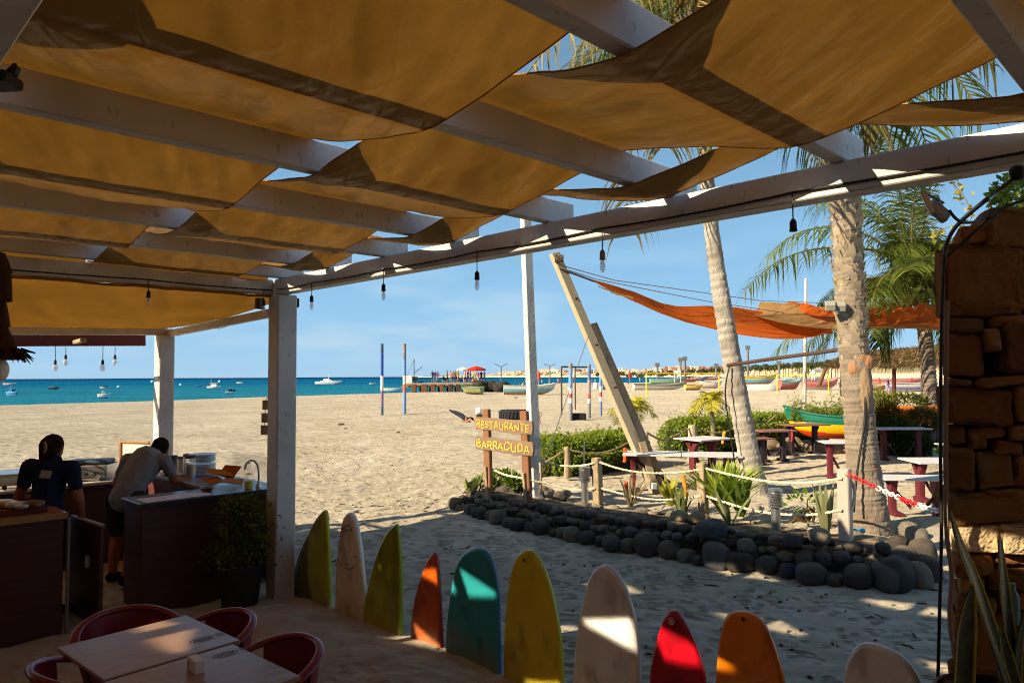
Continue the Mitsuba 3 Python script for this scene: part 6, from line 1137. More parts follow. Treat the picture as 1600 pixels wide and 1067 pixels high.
# ================================================================== table, napkin box, chairs
scene['m_table'] = rough(proc(lambda p, n, uv: mix((0.36, 0.22, 0.155), (0.25, 0.145, 0.1), fbm((p.x + p.y) * 4, (p.x - p.y) * 30, 0.0, 4))), 0.28, 0.5)
TL_, TF, TR_, TN_ = np.array([-2.457, 4.042]), np.array([-1.997, 4.570]), np.array([-1.525, 4.085]), np.array([-1.996, 3.569])
for i, l in enumerate(('wooden cafe table with a printed oval emblem, nearer the kitchen', 'second wooden cafe table pushed against the first, cut off by the frame')):
    sh_ = (TR_ - TF) * 1.0 * i + (TR_ - TF) / np.linalg.norm(TR_ - TF) * .008 * i; k = thing('cafe_table', l, 'table'); c = (TL_ + TF + TR_ + TN_) / 4 + sh_; e1 = (TF - TL_); L1 = np.linalg.norm(e1); e1 /= L1; e2 = (TN_ - TL_); e2 -= e1 * (e2 @ e1); L2 = np.linalg.norm(e2); e2 /= L2
    obj('top', box((c[0], c[1], .75 - .0125), (L1, np.linalg.norm(TN_ - TL_) - .004, .025), math.atan2(e1[1], e1[0]), .004), 'm_table', k, smooth=False)
    obj('column', tube([(c[0], c[1], -.1), (c[0], c[1], .725)], .035, 14), 'm_black', k, smooth=40); obj('foot', lathe([(0, .06), (.05, .05), (.2, .015), (.21, 0), (.0, -.02)], (c[0], c[1], hz(c)), 24), 'm_black', k, smooth=40)
    # the print at the far right corner of each top
    e3 = np.array([e1[0], e1[1], 0]); e4 = np.array([-e2[0], -e2[1], 0]); cc = (G(315, 998, .7515), G(352, 1021, .7515))[i]; th_ = np.linspace(0, 2 * np.pi, 40)
    xr = np.array([0.80, -0.6, 0]); xr = e3 * 1.0; yr = np.cross([0, 0, 1.0], xr); s = .066
    ms = [tube(cc + xr * (s * np.cos(th_))[:, None] + yr * (s * .42 * np.sin(th_))[:, None], .0026, 4)]
    rt = np.random.default_rng(3 + i)
    for j in range(6):
        u = -.04 + j * .016; ms.append(tube([cc + xr * u - yr * .012, cc + xr * (u + .004) + yr * .013], .003, 4)); ms.append(tube([cc + xr * u, cc + xr * (u + .009) + yr * .004 * rt.normal()], .003, 4))
    for j in range(9): u = -.03 + j * .017; ms.append(tube([cc + xr * u - yr * .045, cc + xr * (u + .003) - yr * .033], .0018, 4)); ms.append(tube([cc + xr * u - yr * .045, cc + xr * (u + .009) - yr * .043], .0018, 4))
    for j in range(4): u = .088 + j * .016; ms.append(tube([cc + xr * u - yr * .02, cc + xr * (u + .002) + yr * .026], .003, 4))
    m = cat(ms); v = np.array(m.vertices); v[:, 2] = .7512 + (v[:, 2] - .7515) * .25; obj('print', trimesh.Trimesh(v, m.faces, process=False), 'm_matt', k, smooth=False, color=srgb(60, 48, 44))
nb = thing('napkin_box', 'small white box with a dark plant print standing on the second table', 'box'); a = G(306, 1047, .75); an = math.radians(-47); 
obj('carton', box(a + [0, 0, .031], (.112, .05, .062), an, .003), 'm_paint', nb, smooth=False, color=srgb(216, 212, 208))
fx = np.array([math.cos(an), math.sin(an), 0]); fy = np.array([-fx[1], fx[0], 0]); fo = a + [0, 0, .03] - fx * .0 - fy * .0262
for pts in ([(-.034, -.012), (-.03, .002), (-.031, .014)], [(-.038, .0), (-.031, .006)], [(-.024, .004), (-.03, .0)], [(-.036, -.014), (-.028, -.011)], [(-.036, .012), (-.031, .010)]):
    obj('print', tube([fo + fx * x + np.array([0, 0, z]) for x, z in pts], .0016, 4), 'm_matt', nb, color=srgb(50, 46, 44))
MG = srgb(112, 14, 40)
def chair(back, to, label, s=1.0):
    """A tub chair: horseshoe rim falling from the back to the arms, a solid back panel, seat and four legs."""
    f = np.asarray(to, float) - back; f /= np.linalg.norm(f); sd = np.array([f[1], -f[0]]); R = .27; c = np.asarray(back, float) + f * R; k = thing('tub_chair', label, 'chair', 'magenta tub chairs round the tables'); z0 = hz(c)
    def Q(x, y, z): return np.array([c[0] + sd[0] * x + f[0] * y, c[1] + sd[1] * x + f[1] * y, z])
    t = np.linspace(-1, 1, 41); th = t * 2.05; X = R * 1.05 * np.sin(th); Y = -R * np.cos(th) * 1.0; Y = np.where(np.abs(th) > np.pi / 2, Y * 1.35, Y); Z = .775 - .115 * np.clip(np.abs(t) * 1.25 - .15, 0, 1) ** 1.6
    rim = np.array([Q(x, y, z) for x, y, z in zip(X, Y, Z)])
    u = np.gradient(rim, axis=0); u /= np.linalg.norm(u, axis=1, keepdims=True); outw = np.cross(u, [0, 0, 1.0]); outw /= np.linalg.norm(outw, axis=1, keepdims=True); wdt = np.interp(np.abs(t), [0, .5, 1], [.02, .028, .034]); a = np.linspace(0, 2 * np.pi, 11)
    obj('rim', grid(np.stack([rim + outw * (wdt * math.cos(q))[:, None] + np.array([0, 0, 1.0]) * (.018 * math.sin(q)) for q in a], 1)), 'm_gloss', k, smooth=True, color=MG)
    i0, i1 = 9, 32; tp = rim[i0:i1]; bt_ = np.array([Q(x * .86, y * .86 + .0, .46) for x, y in zip(X[i0:i1], Y[i0:i1])]); lim = np.clip(1 - (np.abs(t[i0:i1]) / .6) ** 4, 0, 1); bt_ = tp * (1 - (.15 + .85 * lim))[:, None] + bt_ * (.15 + .85 * lim)[:, None]; v = np.linspace(0, 1, 9)[None, :, None]; o = grid(tp[:, None] * (1 - v) + bt_[:, None] * v); nn = o.vertex_normals
    n_ = len(o.vertices); V2 = np.vstack([o.vertices + nn * .007, o.vertices - nn * .007]); obj('backrest', trimesh.Trimesh(V2, np.vstack([o.faces, o.faces[:, ::-1] + n_]), process=False), 'm_gloss', k, smooth=True, color=MG)
    se = [Q(.235 * math.cos(q) * (1 + .0), .22 * math.sin(q) * (1.05) + .03, 0)[:2] - c for q in np.linspace(0, 2 * np.pi, 30)[:-1]]; obj('seat', slab(np.array(se), np.array([c[0], c[1], .47]), np.array([1.0, 0, 0]), np.array([0, 1.0, 0]), .03, .01, .05), 'm_gloss', k, smooth=40, color=MG)
    for sx in (-1, 1):
        j = 2 if sx < 0 else 38; obj('leg', tube([rim[j], Q(sx * .22, .22, .4), Q(sx * .24, .26, -.05)], [.024, .022, .017], 10), 'm_gloss', k, smooth=True, color=MG); obj('leg', tube([Q(sx * .17, -.17, .46), Q(sx * .21, -.25, -.05)], [.022, .016], 10), 'm_gloss', k, smooth=True, color=MG)
    return k
def bk(px_, py_): return G(px_, py_, .775)[:2]
mid = np.array([-1.75, 3.85])
chair(bk(186, 952), bk(186, 952) + [.66, -.75], 'magenta tub chair behind the tables with its back to the kitchen'); chair(bk(388, 957), bk(388, 957) + [-.7, -.7], 'magenta tub chair at the far right corner of the tables, nearest the green boards')
chair(bk(488, 998), bk(488, 998) + [-.7, -.7], 'magenta tub chair at the right with its curved outside turned to the boards'); chair(bk(48, 1052), bk(48, 1052) + [.72, .68], 'magenta tub chair cut off at the lower left corner')

# ================================================================== the kitchen
scene['m_dark_wood'] = rough(proc(lambda p, n, uv: mix((0.085, 0.026, 0.018), (0.045, 0.014, 0.011), fbm((p.x - p.y) * 3, (p.x + p.y) * 3, p.z * 30, 4))), 0.45, 0.4)
def abox(a0, a1, b0, b1, z0, z1, bev=.005):
    c = (AB(a0, b0) + AB(a1, b1)) / 2; return box((c[0], c[1], (z0 + z1) / 2), (abs(a1 - a0), abs(b1 - b0), z1 - z0), math.atan2(UA[1], UA[0]), bev)
def part(parent, name, mesh, mat='m_paint', col=None, **k): return obj(name, mesh, mat, parent, smooth=k.pop('smooth', False), color=col, **k)
rc = thing('bar_counter', 'dark wooden L-shaped bar counter with a stone top right of the half door', 'counter')
part(rc, 'front_panel', abox(-.36, -.31, .22, 1.27, -.1, 1.0), 'm_dark_wood'); part(rc, 'end_panel', abox(-.80, -.362, 1.22, 1.268, -.1, 1.0), 'm_dark_wood'); part(rc, 'side_panel', abox(-3.2, -.365, -.14, -.10, -.1, 1.0), 'm_dark_wood'); part(rc, 'inner_panel', abox(-3.2, -.83, .40, .44, -.1, 1.0), 'm_paint', srgb(110, 60, 64) * .6)
part(rc, 'worktop', abox(-.82, -.28, -.16, 1.30, 1.0, 1.045, .008), 'm_gloss', srgb(96, 92, 92) * .8, var=.3); part(rc, 'worktop', abox(-3.25, -.823, -.16, .47, 1.0, 1.045, .008), 'm_gloss', srgb(150, 144, 140) * .8, var=.2)
part(rc, 'edge_strip', abox(-.275, -.265, -.16, 1.30, 1.002, 1.042, .002), 'm_paint', srgb(40, 34, 34))
part(rc, 'glass_screen', abox(-1.6, -.4, -.152, -.146, 1.05, 1.33, .001), 'm_glass')
for i in range(3): tag(obj('menu_sheet', abox(-.60, -.31, 1.24 - i * .215, 1.03 - i * .215, 1.0465 + i * .0008, 1.0478 + i * .0008, .0004), 'm_paint', smooth=False, color=srgb(206, 208, 222) * (.92 + .04 * i)), ('printed white menu sheet at the left end of the bar counter', 'printed white menu sheet second from the left on the bar counter', 'printed white menu sheet third from the left on the bar counter')[i], 'menu')
pls = thing('plate_stack', 'tall stack of white plates on the bar counter', 'plates'); pc = G(316, 742, 1.045); 
for i in range(15):
    if i == 8: continue
    part(pls, 'plate', lathe([(0, .004), (.09, .004), (.15, .018), (.153, .022), (.148, .022), (.09, .009), (0, .009)], pc + [0.003 * math.sin(i * 2), 0.003 * math.cos(i * 3), i * .0165], 36), 'm_gloss', srgb(214, 206, 198), smooth=40)
def jar(px_, py_, r_, h, col, label, cap=None, z=1.045, glass=False):
    k = thing('jar', label, 'jar'); q = G(px_, py_, z); part(k, 'jar_body', lathe([(0, 0), (r_, .004), (r_, h * .8), (r_ * .9, h * .9), (0, h * .9)], q, 20), 'm_glass' if glass else 'm_gloss', None if glass else srgb(col), smooth=35)
    if glass: part(k, 'contents', lathe([(0, .005), (r_ * .93, .008), (r_ * .93, h * .55), (0, h * .55)], q, 18), 'm_paint', srgb(col), smooth=35)
    part(k, 'lid', lathe([(r_ * 1.04, h * .88), (r_ * 1.06, h), (0, h)], q, 20), 'm_paint', srgb(cap or col) * .8, smooth=35); return k
jar(271, 737, .045, .2, (70, 62, 58), 'dark canister beside the kitchen post on the counter'); jar(284, 739, .055, .2, (190, 190, 186), 'pale canister second from the kitchen post', (120, 90, 90)); jar(293, 742, .05, .25, (170, 150, 140), 'tall clear jar with a dark lid left of the plates', (96, 60, 60), glass=True); jar(297, 748, .055, .27, (160, 140, 130), 'tallest clear jar with a brown lid in front of the plates', (110, 70, 66), glass=True)
k = thing('squash_bottle', 'clear bottle with yellow liquid by the tap', 'bottle'); q = G(388, 763, 1.045); part(k, 'bottle_body', lathe([(0, 0), (.045, .003), (.045, .17), (.018, .23), (.016, .26)], q, 18), 'm_glass', smooth=True); part(k, 'liquid', lathe([(0, .004), (.041, .006), (.041, .08), (0, .08)], q, 16), 'm_paint', srgb(196, 190, 40), smooth=40); part(k, 'cap', lathe([(.018, .255), (.018, .285), (0, .285)], q, 12), 'm_paint', srgb(220, 220, 220), smooth=35)
k = thing('tap', 'curved steel kitchen tap on the counter beside the corner post', 'tap'); q = G(404, 762, 1.045); d_ = q[1]
part(k, 'spout', tube(curve([q, q + [0, 0, .17], W(401, 724, d_), W(393, 719, d_), W(385, 724, d_), W(383, 733, d_)], 30), .011, 10), 'm_metal', smooth=True); part(k, 'base', lathe([(.03, 0), (.03, .03), (.016, .05), (.012, .08)], q, 16), 'm_metal', smooth=35)
k = thing('takeaway_trays', 'pile of brown cardboard food trays opened on the counter', 'trays'); q = G(352, 752, 1.05)
def quad3(k, nm, pts, col): P = np.array(pts); n = np.cross(P[1] - P[0], P[2] - P[0]); n /= np.linalg.norm(n); part(k, nm, trimesh.convex.convex_hull(np.vstack([P, P + n * .008])), 'm_matt', srgb(col))
dq = q[1]
quad3(k, 'tray_panel', [W(318, 731, dq), W(332, 742, dq - .15), W(366, 744, dq - .15), W(352, 735, dq)], (190, 110, 40)); quad3(k, 'tray_panel', [W(352, 726, dq + .05), W(377, 728, dq), W(363, 748, dq - .1), W(340, 742, dq - .05)], (170, 84, 22)); quad3(k, 'tray_panel', [W(316, 748, dq - .1), W(330, 758, dq - .3), W(352, 752, dq - .25), W(340, 744, dq - .05)], (166, 104, 56)); quad3(k, 'tray_panel', [W(345, 752, dq - .3), W(352, 746, dq - .1), W(382, 748, dq - .15), W(378, 757, dq - .3)], (176, 128, 80))
tag(obj('tea_towel', blob(G(272, 741, 1.06), (.16, .1, .025), 9, .25, 3), 'm_matt', smooth=True, color=srgb(190, 186, 184)), 'folded pale cloth lying on the counter by the kitchen post', 'towel')
tag(obj('serving_bowl', lathe([(0, 0), (.04, .003), (.07, .04), (.066, .042), (0, .012)], G(323, 768, 1.046), 20), 'm_gloss', smooth=35, color=srgb(70, 58, 56)), 'small dark bowl on the front edge of the bar counter', 'bowl')
fb = thing('framed_board', 'wood framed white board leaning behind the bending cook', 'board'); a, b = W(189, 722, 9.9), W(243, 722, 9.9); zt = W(215, 690, 9.9)[2]; zb_ = W(215, 732, 9.9)[2]
part(fb, 'panel', bar([a[0], 9.9, (zt + zb_) / 2], [b[0], 9.75, (zt + zb_) / 2], .02, zt - zb_), 'm_paint', srgb(214, 208, 202)); part(fb, 'frame', bar([a[0], 9.88, zt], [b[0], 9.73, zt], .03, .025), 'm_paint', srgb(170, 120, 70)); part(fb, 'frame', bar([a[0], 9.88, zb_], [a[0], 9.88, zt], .03, .025, up=(0, 1, 0)), 'm_paint', srgb(170, 120, 70)); part(fb, 'photo', bar(W(229, 712, 9.72), W(241, 712, 9.7), .012, .12), 'm_paint', srgb(90, 80, 80))
# back counter
bc = thing('back_counter', 'long kitchen worktop at the back facing the beach', 'counter'); part(bc, 'worktop', abox(-3.35, -2.75, .475, 6.0, .93, .97, .008), 'm_gloss', srgb(196, 192, 186) * .8, var=.15); part(bc, 'front_panel', abox(-2.85, -2.8, .475, 6.0, -.1, .928), 'm_paint', srgb(104, 78, 58) * .5); part(bc, 'back_rail', abox(-3.37, -3.352, .475, 6.0, -.1, 1.0), 'm_paint', srgb(180, 150, 116) * .6)
gl = thing('contact_grill', 'steel double contact grill with black lids on the back worktop', 'grill'); g0 = W(140, 742, 9.0); g0[2] = 1.07; rot_ = math.radians(8)
part(gl, 'housing', box(g0, (.52, .36, .17), rot_, .012), 'm_metal'); part(gl, 'lid', box(g0 + [0, .02, .115], (.48, .3, .05), rot_, .02), 'm_paint', srgb(60, 78, 96)); part(gl, 'lid_rim', box(g0 + [0, .02, .086], (.5, .33, .012), rot_, .004), 'm_black')
for s in (-.17, -.06, .06, .17): part(gl, 'knob', tube([g0 + [s, -.185, -.02], g0 + [s, -.215, -.02]], .022, 12), 'm_black', smooth=40)
part(gl, 'handle', tube(curve([g0 + [-.12, -.14, .1], g0 + [-.1, -.24, .12], g0 + [.1, -.24, .12], g0 + [.12, -.14, .1]], 20), .011, 8), 'm_black', smooth=True); part(gl, 'drip_tray', box(g0 + [0, -.2, -.075], (.46, .06, .02), rot_, .004), 'm_metal')
k = thing('fryer_hood', 'pale steel worktop unit at the far left of the kitchen', 'kitchen unit'); c = W(10, 752, 8.6); part(k, 'body', box((c[0] - .2, c[1], .98), (1.15, .5, .2), .75, .02), 'm_paint', srgb(160, 156, 146)); part(k, 'top', box((c[0] - .2, c[1], 1.09), (1.2, .55, .02), .75, .006), 'm_metal'); part(k, 'knob', tube([W(7, 762, 8.2), W(7, 762, 8.12)], .025, 10), 'm_black')
def bottle(px_, py_, d, h, r_, col, cap, label):
    k = thing('sauce_bottle', label, 'bottle'); q = W(px_, py_, d); part(k, 'bottle_body', lathe([(0, 0), (r_, .003), (r_, h * .62), (r_ * .45, h * .78), (r_ * .4, h * .85)], q, 16), 'm_gloss', srgb(col), smooth=40); part(k, 'nozzle', lathe([(r_ * .5, h * .84), (r_ * .4, h * .9), (.004, h)], q, 12), 'm_paint', srgb(cap), smooth=35)
bottle(39, 744, 8.6, .2, .036, (210, 210, 206), (200, 60, 60), 'white squeeze bottle left of the woman'); bottle(83, 738, 8.8, .24, .036, (214, 214, 196), (226, 226, 220), 'pale squeeze bottle right of the woman'); bottle(93, 742, 8.8, .16, .045, (120, 126, 120), (90, 90, 90), 'small grey bottle left of the grill'); bottle(77, 740, 8.9, .18, .03, (190, 176, 120), (200, 190, 150), 'yellowish bottle behind the shoulder of the woman')
# left counter and half door
lc = thing('order_counter', 'dark wooden order counter at the left edge', 'counter'); part(lc, 'front_panel', abox(-.36, -.31, 1.9, 5.5, -.1, 1.02), 'm_dark_wood'); part(lc, 'side_panel', abox(-.85, -.362, 1.9, 1.95, -.1, 1.02), 'm_dark_wood'); part(lc, 'counter_top', abox(-.9, -.28, 1.88, 5.5, 1.02, 1.05, .006), 'm_gloss', srgb(170, 120, 80) * .7); part(lc, 'shelf', abox(-.6, -.42, 2.0, 5.0, 1.052, 1.10, .004), 'm_paint', srgb(120, 36, 30) * .6); part(lc, 'edge', abox(-.285, -.27, 1.88, 5.5, 1.0, 1.052, .003), 'm_paint', srgb(196, 150, 96) * .6)
for i, (x, y, c, s) in enumerate(((6, 786, (206, 176, 120), (.18, .14, .05)), (24, 788, (210, 210, 206), (.12, .1, .05)), (52, 787, (90, 60, 40), (.14, .12, .06)), (34, 791, (170, 170, 170), (.08, .08, .03)))):
    tag(obj('counter_dish', blob(G(x, y, 1.13), np.array(s) * .6, i + 20, .15, 3, flat=.2), 'm_gloss', smooth=True, color=srgb(c)), ('tan bread basket at the far left on the order counter', 'white bowl second from the left on the order counter', 'brown dish at the right on the order counter', 'small grey dish between the bowl and the brown dish')[i], 'dish')
hd = thing('half_door', 'dark half door with a pale top edge standing open between the counters', 'door'); a, b = G(113, 807, .9), G(160, 822, .9); part(hd, 'panel', bar([a[0], a[1], .46], [b[0], b[1], .46], .035, .86), 'm_dark_wood'); part(hd, 'top_edge', bar([a[0], a[1], .905], [b[0], b[1], .905], .05, .024), 'm_paint', srgb(120, 112, 108)); part(hd, 'hinge', box(AB(-.28, 1.72, .6), (.03, .03, .1)), 'm_metal')
part(lc, 'jamb', bar(AB(-.29, 1.87, -.1), AB(-.29, 1.87, 1.0), .025, .025, up=(1, 0, 0)), 'm_paint', srgb(120, 112, 100))

# the two cooks
fwd = np.array([0.25, 0.97, 0]); side = np.array([0.97, -0.25, 0])
def mk(o, J, f, s): return {k_: (np.asarray(o) + s * v[0] + f * v[1] + np.array([0, 0, v[2]])) if not np.isscalar(v) else v for k_, v in J.items()}
om = W(196, 800, 7.85); om[2] = hz(om)
fm_ = np.array([0.06, 1.0, 0]); fm_ /= np.linalg.norm(fm_); sm_ = np.array([fm_[1], -fm_[0], 0])
J = mk(om, dict(hip=(0, 0, .95), hipL=(-.11, 0, .9), hipR=(.11, 0, .9), kneeL=(-.13, .06, .49), kneeR=(.09, .0, .48), footL=(-.15, .02, .07), footR=(.07, -.1, .07), toeL=(-.17, .19, .045), toeR=(.1, .07, .045), waist=(.015, .10, 1.08), chest=(.045, .30, 1.25), neck=(.075, .44, 1.335), head=(.085, .54, 1.385), shL=(-.17, .31, 1.27), shR=(.25, .31, 1.27), elL=(-.32, .34, 1.02), elR=(.34, .38, 1.03), handL=(-.19, .55, 1.0), handR=(.41, .58, 1.02)), fm_, sm_); J['face'] = fm_ * .8 - np.array([0, 0, .5]); J['leg'] = .82
mn = thing('person', 'man in a grey T-shirt and dark shorts bending over the counter with his back turned', 'person')
person(mn, J, srgb(176, 110, 80) * .8, srgb(138, 139, 144) * .85, srgb(52, 54, 58), srgb(36, 28, 24), srgb(24, 24, 28), bulk=1.28)
hr = J['handR']; d_ = hr - J['elR']; d_ /= np.linalg.norm(d_); obj('glove', flesh([(hr + d_ * .01, .038, hr + d_ * .07, .042), (hr + d_ * .07, .04, hr + d_ * .12 - [0, 0, .02], .026)], .015, 4, 10), 'm_paint', mn, smooth=True, color=srgb(40, 110, 190), label='blue glove')
ow = W(72, 800, 6.75); ow[2] = hz(ow); fw_ = np.array([-0.05, 1.0, 0]); fw_ /= np.linalg.norm(fw_); sw_ = np.array([fw_[1], -fw_[0], 0])
J = mk(ow, dict(hip=(0, 0, .93), hipL=(-.1, 0, .88), hipR=(.1, 0, .88), kneeL=(-.1, .03, .47), kneeR=(.1, .0, .47), footL=(-.1, .0, .07), footR=(.1, -.04, .07), toeL=(-.12, .17, .045), toeR=(.12, .13, .045), waist=(0, .02, 1.1), chest=(0.0, .06, 1.30), neck=(-.005, .09, 1.43), head=(-.01, .12, 1.545), shL=(-.18, .05, 1.36), shR=(.185, .05, 1.345), elL=(-.27, .04, 1.09), elR=(.27, .04, 1.06), handL=(-.16, .26, 1.0), handR=(.24, .16, .86)), fw_, sw_); J['face'] = fw_ * .95 + np.array([.1, 0, -.15]); J['leg'] = .9
h = J['head']; wn = thing('person', 'woman in a navy T-shirt with dark hair clipped up, standing behind the order counter', 'person')
ext = [(h - fw_ * .09 + [-.02, 0, .03], .055, h - fw_ * .10 + [-.025, 0, -.03], .05), (h - fw_ * .10 + [-.02, 0, -.03], .045, h - fw_ * .10 + [-.05, 0, -.12], .028), (h - fw_ * .1 + [-.05, 0, -.12], .026, h - fw_ * .09 + [-.06, 0, -.19], .012)]
person(wn, J, srgb(170, 110, 82) * .75, srgb(26, 34, 62), srgb(30, 30, 36), srgb(44, 30, 22), srgb(30, 30, 30), extra=ext, fine=.024)
obj('hair_clip', tube(curve([h - fw_ * .15 + [-.0, 0, .05], h - fw_ * .165 + [.02, 0, .0], h - fw_ * .15 + [.0, 0, -.05]], 10), .012, 7), 'm_gloss', wn, smooth=True, color=srgb(150, 110, 84))
bp = J['chest'] * .6 + J['neck'] * .4 - fw_ * .155
obj('shirt_print', bar(bp + sw_ * -.01 + [0, -.0, -.04], bp + sw_ * .085 + [0, 0, -.05], .006, .07, up=(0, .3, 1)), 'm_paint', wn, smooth=False, color=srgb(150, 156, 166))

# pot plant, wooden slats, corner details
pp_ = thing('pot_plant', 'tall leafy shrub in a dark pot beside the corner post', 'plant'); c = AB(.12, .52); c[2] = hz(c)
obj('pot', lathe([(0, 0), (.16, 0), (.2, .36), (.21, .38), (.2, .4), (.185, .4), (.175, .34), (0, .33)], c, 28), 'm_matt', pp_, smooth=35, color=srgb(62, 60, 58) * .7)
r = np.random.default_rng(61); n = 2300; hgt = r.uniform(.0, 1.0, n); p = c + np.stack([r.normal(size=n) * .11 * (1.25 - .5 * hgt), r.normal(size=n) * .11 * (1.25 - .5 * hgt), .42 + hgt * .62], -1); m, ids = leafcloud(p, .05, 8, 2.0); obj('foliage', m, 'm_leaf', pp_, smooth=False, color=leafcolors(ids, 5, (0.06, 0.08, 0.012), (0.16, 0.17, 0.03)))
obj('stem', cat([tube([c + [0, 0, .33], c + [.03 * s, .02 * s, .6], c + [.05 * s, -.03, .95]], [.014, .01, .004], 6) for s in (-1, 0, 1)]), 'm_matt', pp_, smooth=True, color=srgb(90, 70, 50))
for i in range(10): a = i * .628; obj('pebble', blob(c + [.12 * math.cos(a), .12 * math.sin(a), .345], (.025, .02, .018), i, .15, 1), 'm_matt', pp_, smooth=True, color=srgb(200, 190, 180) * (.5 + .05 * i))
ws = thing('slat_sign', 'three short grey wooden slats hung on a cord at the left of the corner post', 'sign')
for (x0, x1, y0, y1) in ((411, 427, 625, 640), (409.5, 427, 645, 660), (408.5, 427, 664, 679)):
    a, b = W(x0, (y0 + y1) / 2, 7.62), W(x1, (y0 + y1) / 2 + .5, 7.5); obj('slat', bar(a, b, .02, (y1 - y0) / FOC * 7.5, bev=.002), 'm_timber', ws, smooth=False)
obj('cord', tube([W(424, 612, 7.5), W(415, 626, 7.6), W(413, 678, 7.6)], .004, 5), 'm_black', ws)
k = thing('corner_lamp', 'small grey box lamp fixed beside the top of the corner post', 'lamp'); part(k, 'housing', box(AB(.0, .30, ZB - .09), (.08, .06, .11), .8, .008), 'm_paint', srgb(110, 96, 80) * .7); part(k, 'lens', box(AB(.045, .30, ZB - .09), (.012, .045, .08), math.atan2(UA[1], UA[0]), .002), 'm_paint', srgb(160, 150, 140))
tag(obj('junction_box', box(AB(.13, -.03, ZB - .07), (.05, .04, .09), .78, .006), 'm_paint', smooth=False, color=srgb(60, 50, 46)), 'small dark junction box on the right side of the corner post', 'box')

# ================================================================== stone wall at the right, lamp, cables, snake plant
YW = 2.95
sw = thing('stone_wall', 'rough wall of big ochre brown stones with deep dark joints at the right edge', 'wall')
def WX(px_): return W(px_, 700, YW)[0]
x0w = WX(1484); zt_ = W(1540, 352, YW)[2]
mq = [(x0w + .07, YW + .085), (4.7, YW + .085), (4.7, YW + .7), (x0w * (YW + .7) / YW + .1, YW + .7)]
obj('mortar', trimesh.convex.convex_hull(np.array([[x, y, z] for x, y in mq for z in (-.3, zt_ - .06)])), 'm_rubble', sw, smooth=False, color=srgb(70, 48, 34) * .4)
OC = [srgb(c) * .8 for c in ((166, 112, 68), (150, 98, 58), (174, 128, 82), (136, 92, 58), (156, 116, 78))]
WS = [(1476, 386, 1600, 491), (1500, 352, 1548, 382), (1542, 326, 1612, 390), (1480, 380, 1522, 402), (1478, 495, 1540, 520), (1546, 492, 1612, 512), (1476, 522, 1534, 588), (1538, 512, 1562, 548), (1566, 506, 1640, 582), (1480, 592, 1520, 603), (1524, 588, 1612, 604), (1475, 607, 1582, 664), (1586, 602, 1660, 660), (1480, 668, 1508, 696), (1512, 670, 1542, 704), (1528, 664, 1574, 686), (1556, 690, 1602, 712), (1578, 664, 1630, 688), (1477, 702, 1522, 764), (1528, 708, 1582, 763), (1588, 716, 1650, 762), (1540, 767, 1592, 780), (1478, 770, 1612, 818), (1488, 822, 1560, 862), (1562, 820, 1640, 864), (1492, 868, 1552, 900), (1556, 868, 1630, 884), (1500, 903, 1540, 930), (1545, 888, 1612, 922), (1494, 934, 1560, 962), (1562, 926, 1640, 958), (1498, 966, 1592, 1060), (1596, 962, 1680, 1060), (1500, 1064, 1640, 1140)]
x_ = 1600
r = np.random.default_rng(33)
while x_ < 1980:                                   # the rest of the wall, out of frame to the right
    w = r.uniform(60, 120); y_ = 330
    while y_ < 1120: h = r.uniform(40, 95); WS.append((max(x_, 1616) + 30, y_, x_ + w + 30, y_ + h)); y_ += h + 5
    x_ += w + 5
for i, (xa, ya, xb, yb) in enumerate(WS):
    a, b = W(xa, yb, YW), W(xb, ya, YW); ctr = (a + b) / 2; hw, hh = (b[0] - a[0]) / 2, (b[2] - a[2]) / 2; dpt = .12 + r.uniform(0, .03)
    m = trimesh.creation.icosphere(subdivisions=4 if xb < 1660 else 2); v = np.array(m.vertices); e = .2 if min(hw, hh) > .05 else .36; v = np.sign(v) * np.abs(v) ** e; v /= np.abs(v).max(0)
    n = meshkit.fbm(v * [1.6 * hw / .1, 2, 1.6 * hh / .1] + i * 7.3, 4, i) - .5; tl = r.uniform(-.12, .12) if hh < .075 else r.uniform(-.03, .03)
    v = v * (1 + .30 * n[:, None] * [1, .3, 1]); v = v * [hw * 1.03, dpt, hh * 1.05]; cr_ = meshkit.fbm(v * [14, 14, 20] + i * 3.1, 4, i + 50) - .5; rd_2 = np.abs(meshkit.fbm(v * [8, 8, 12] + i, 3, i + 90) - .5)
    v = v * (1 + .0 * cr_[:, None]) + np.stack([cr_ * .012, cr_ * .04 - .04 * rd_2, cr_ * .012], 1); c_, s_ = math.cos(tl), math.sin(tl); v = np.stack([v[:, 0] * c_ - v[:, 2] * s_, v[:, 1], v[:, 0] * s_ + v[:, 2] * c_], -1)
    yo = .13 + r.uniform(-.03, .02); v[:, 0] += (v[:, 1] + yo) * .62 * np.clip(1 - (ctr[0] - x0w) / .6, 0, 1)
    obj('stone', trimesh.Trimesh(v + [ctr[0], YW + yo, ctr[2]], m.faces, process=False), 'm_rubble', sw, smooth=True, color=srgb(214, 188, 150) * .95 if (xa, ya) in ((1488, 822), (1562, 820)) else OC[i % 5] * [.93, 1.03, 1.02] * (1.5 if (xa, ya) == (1500, 352) else r.uniform(.75, 1.0)), var=.35, seed=i, freq=5)
tag(obj('black_cable', tube(curve([W(1476, 400, 2.8262), W(1472, 480, 2.8262), W(1470, 600, 2.8262), W(1470, 740, 2.8262), W(1471, 830, 2.8262), W(1469, 920, 2.7965), W(1467, 1000, 2.7965), W(1465, 1075, 2.7965)], 50), .0062, 8), 'm_black', smooth=True), 'black cable hanging straight down in front of the wall edge', 'cable')
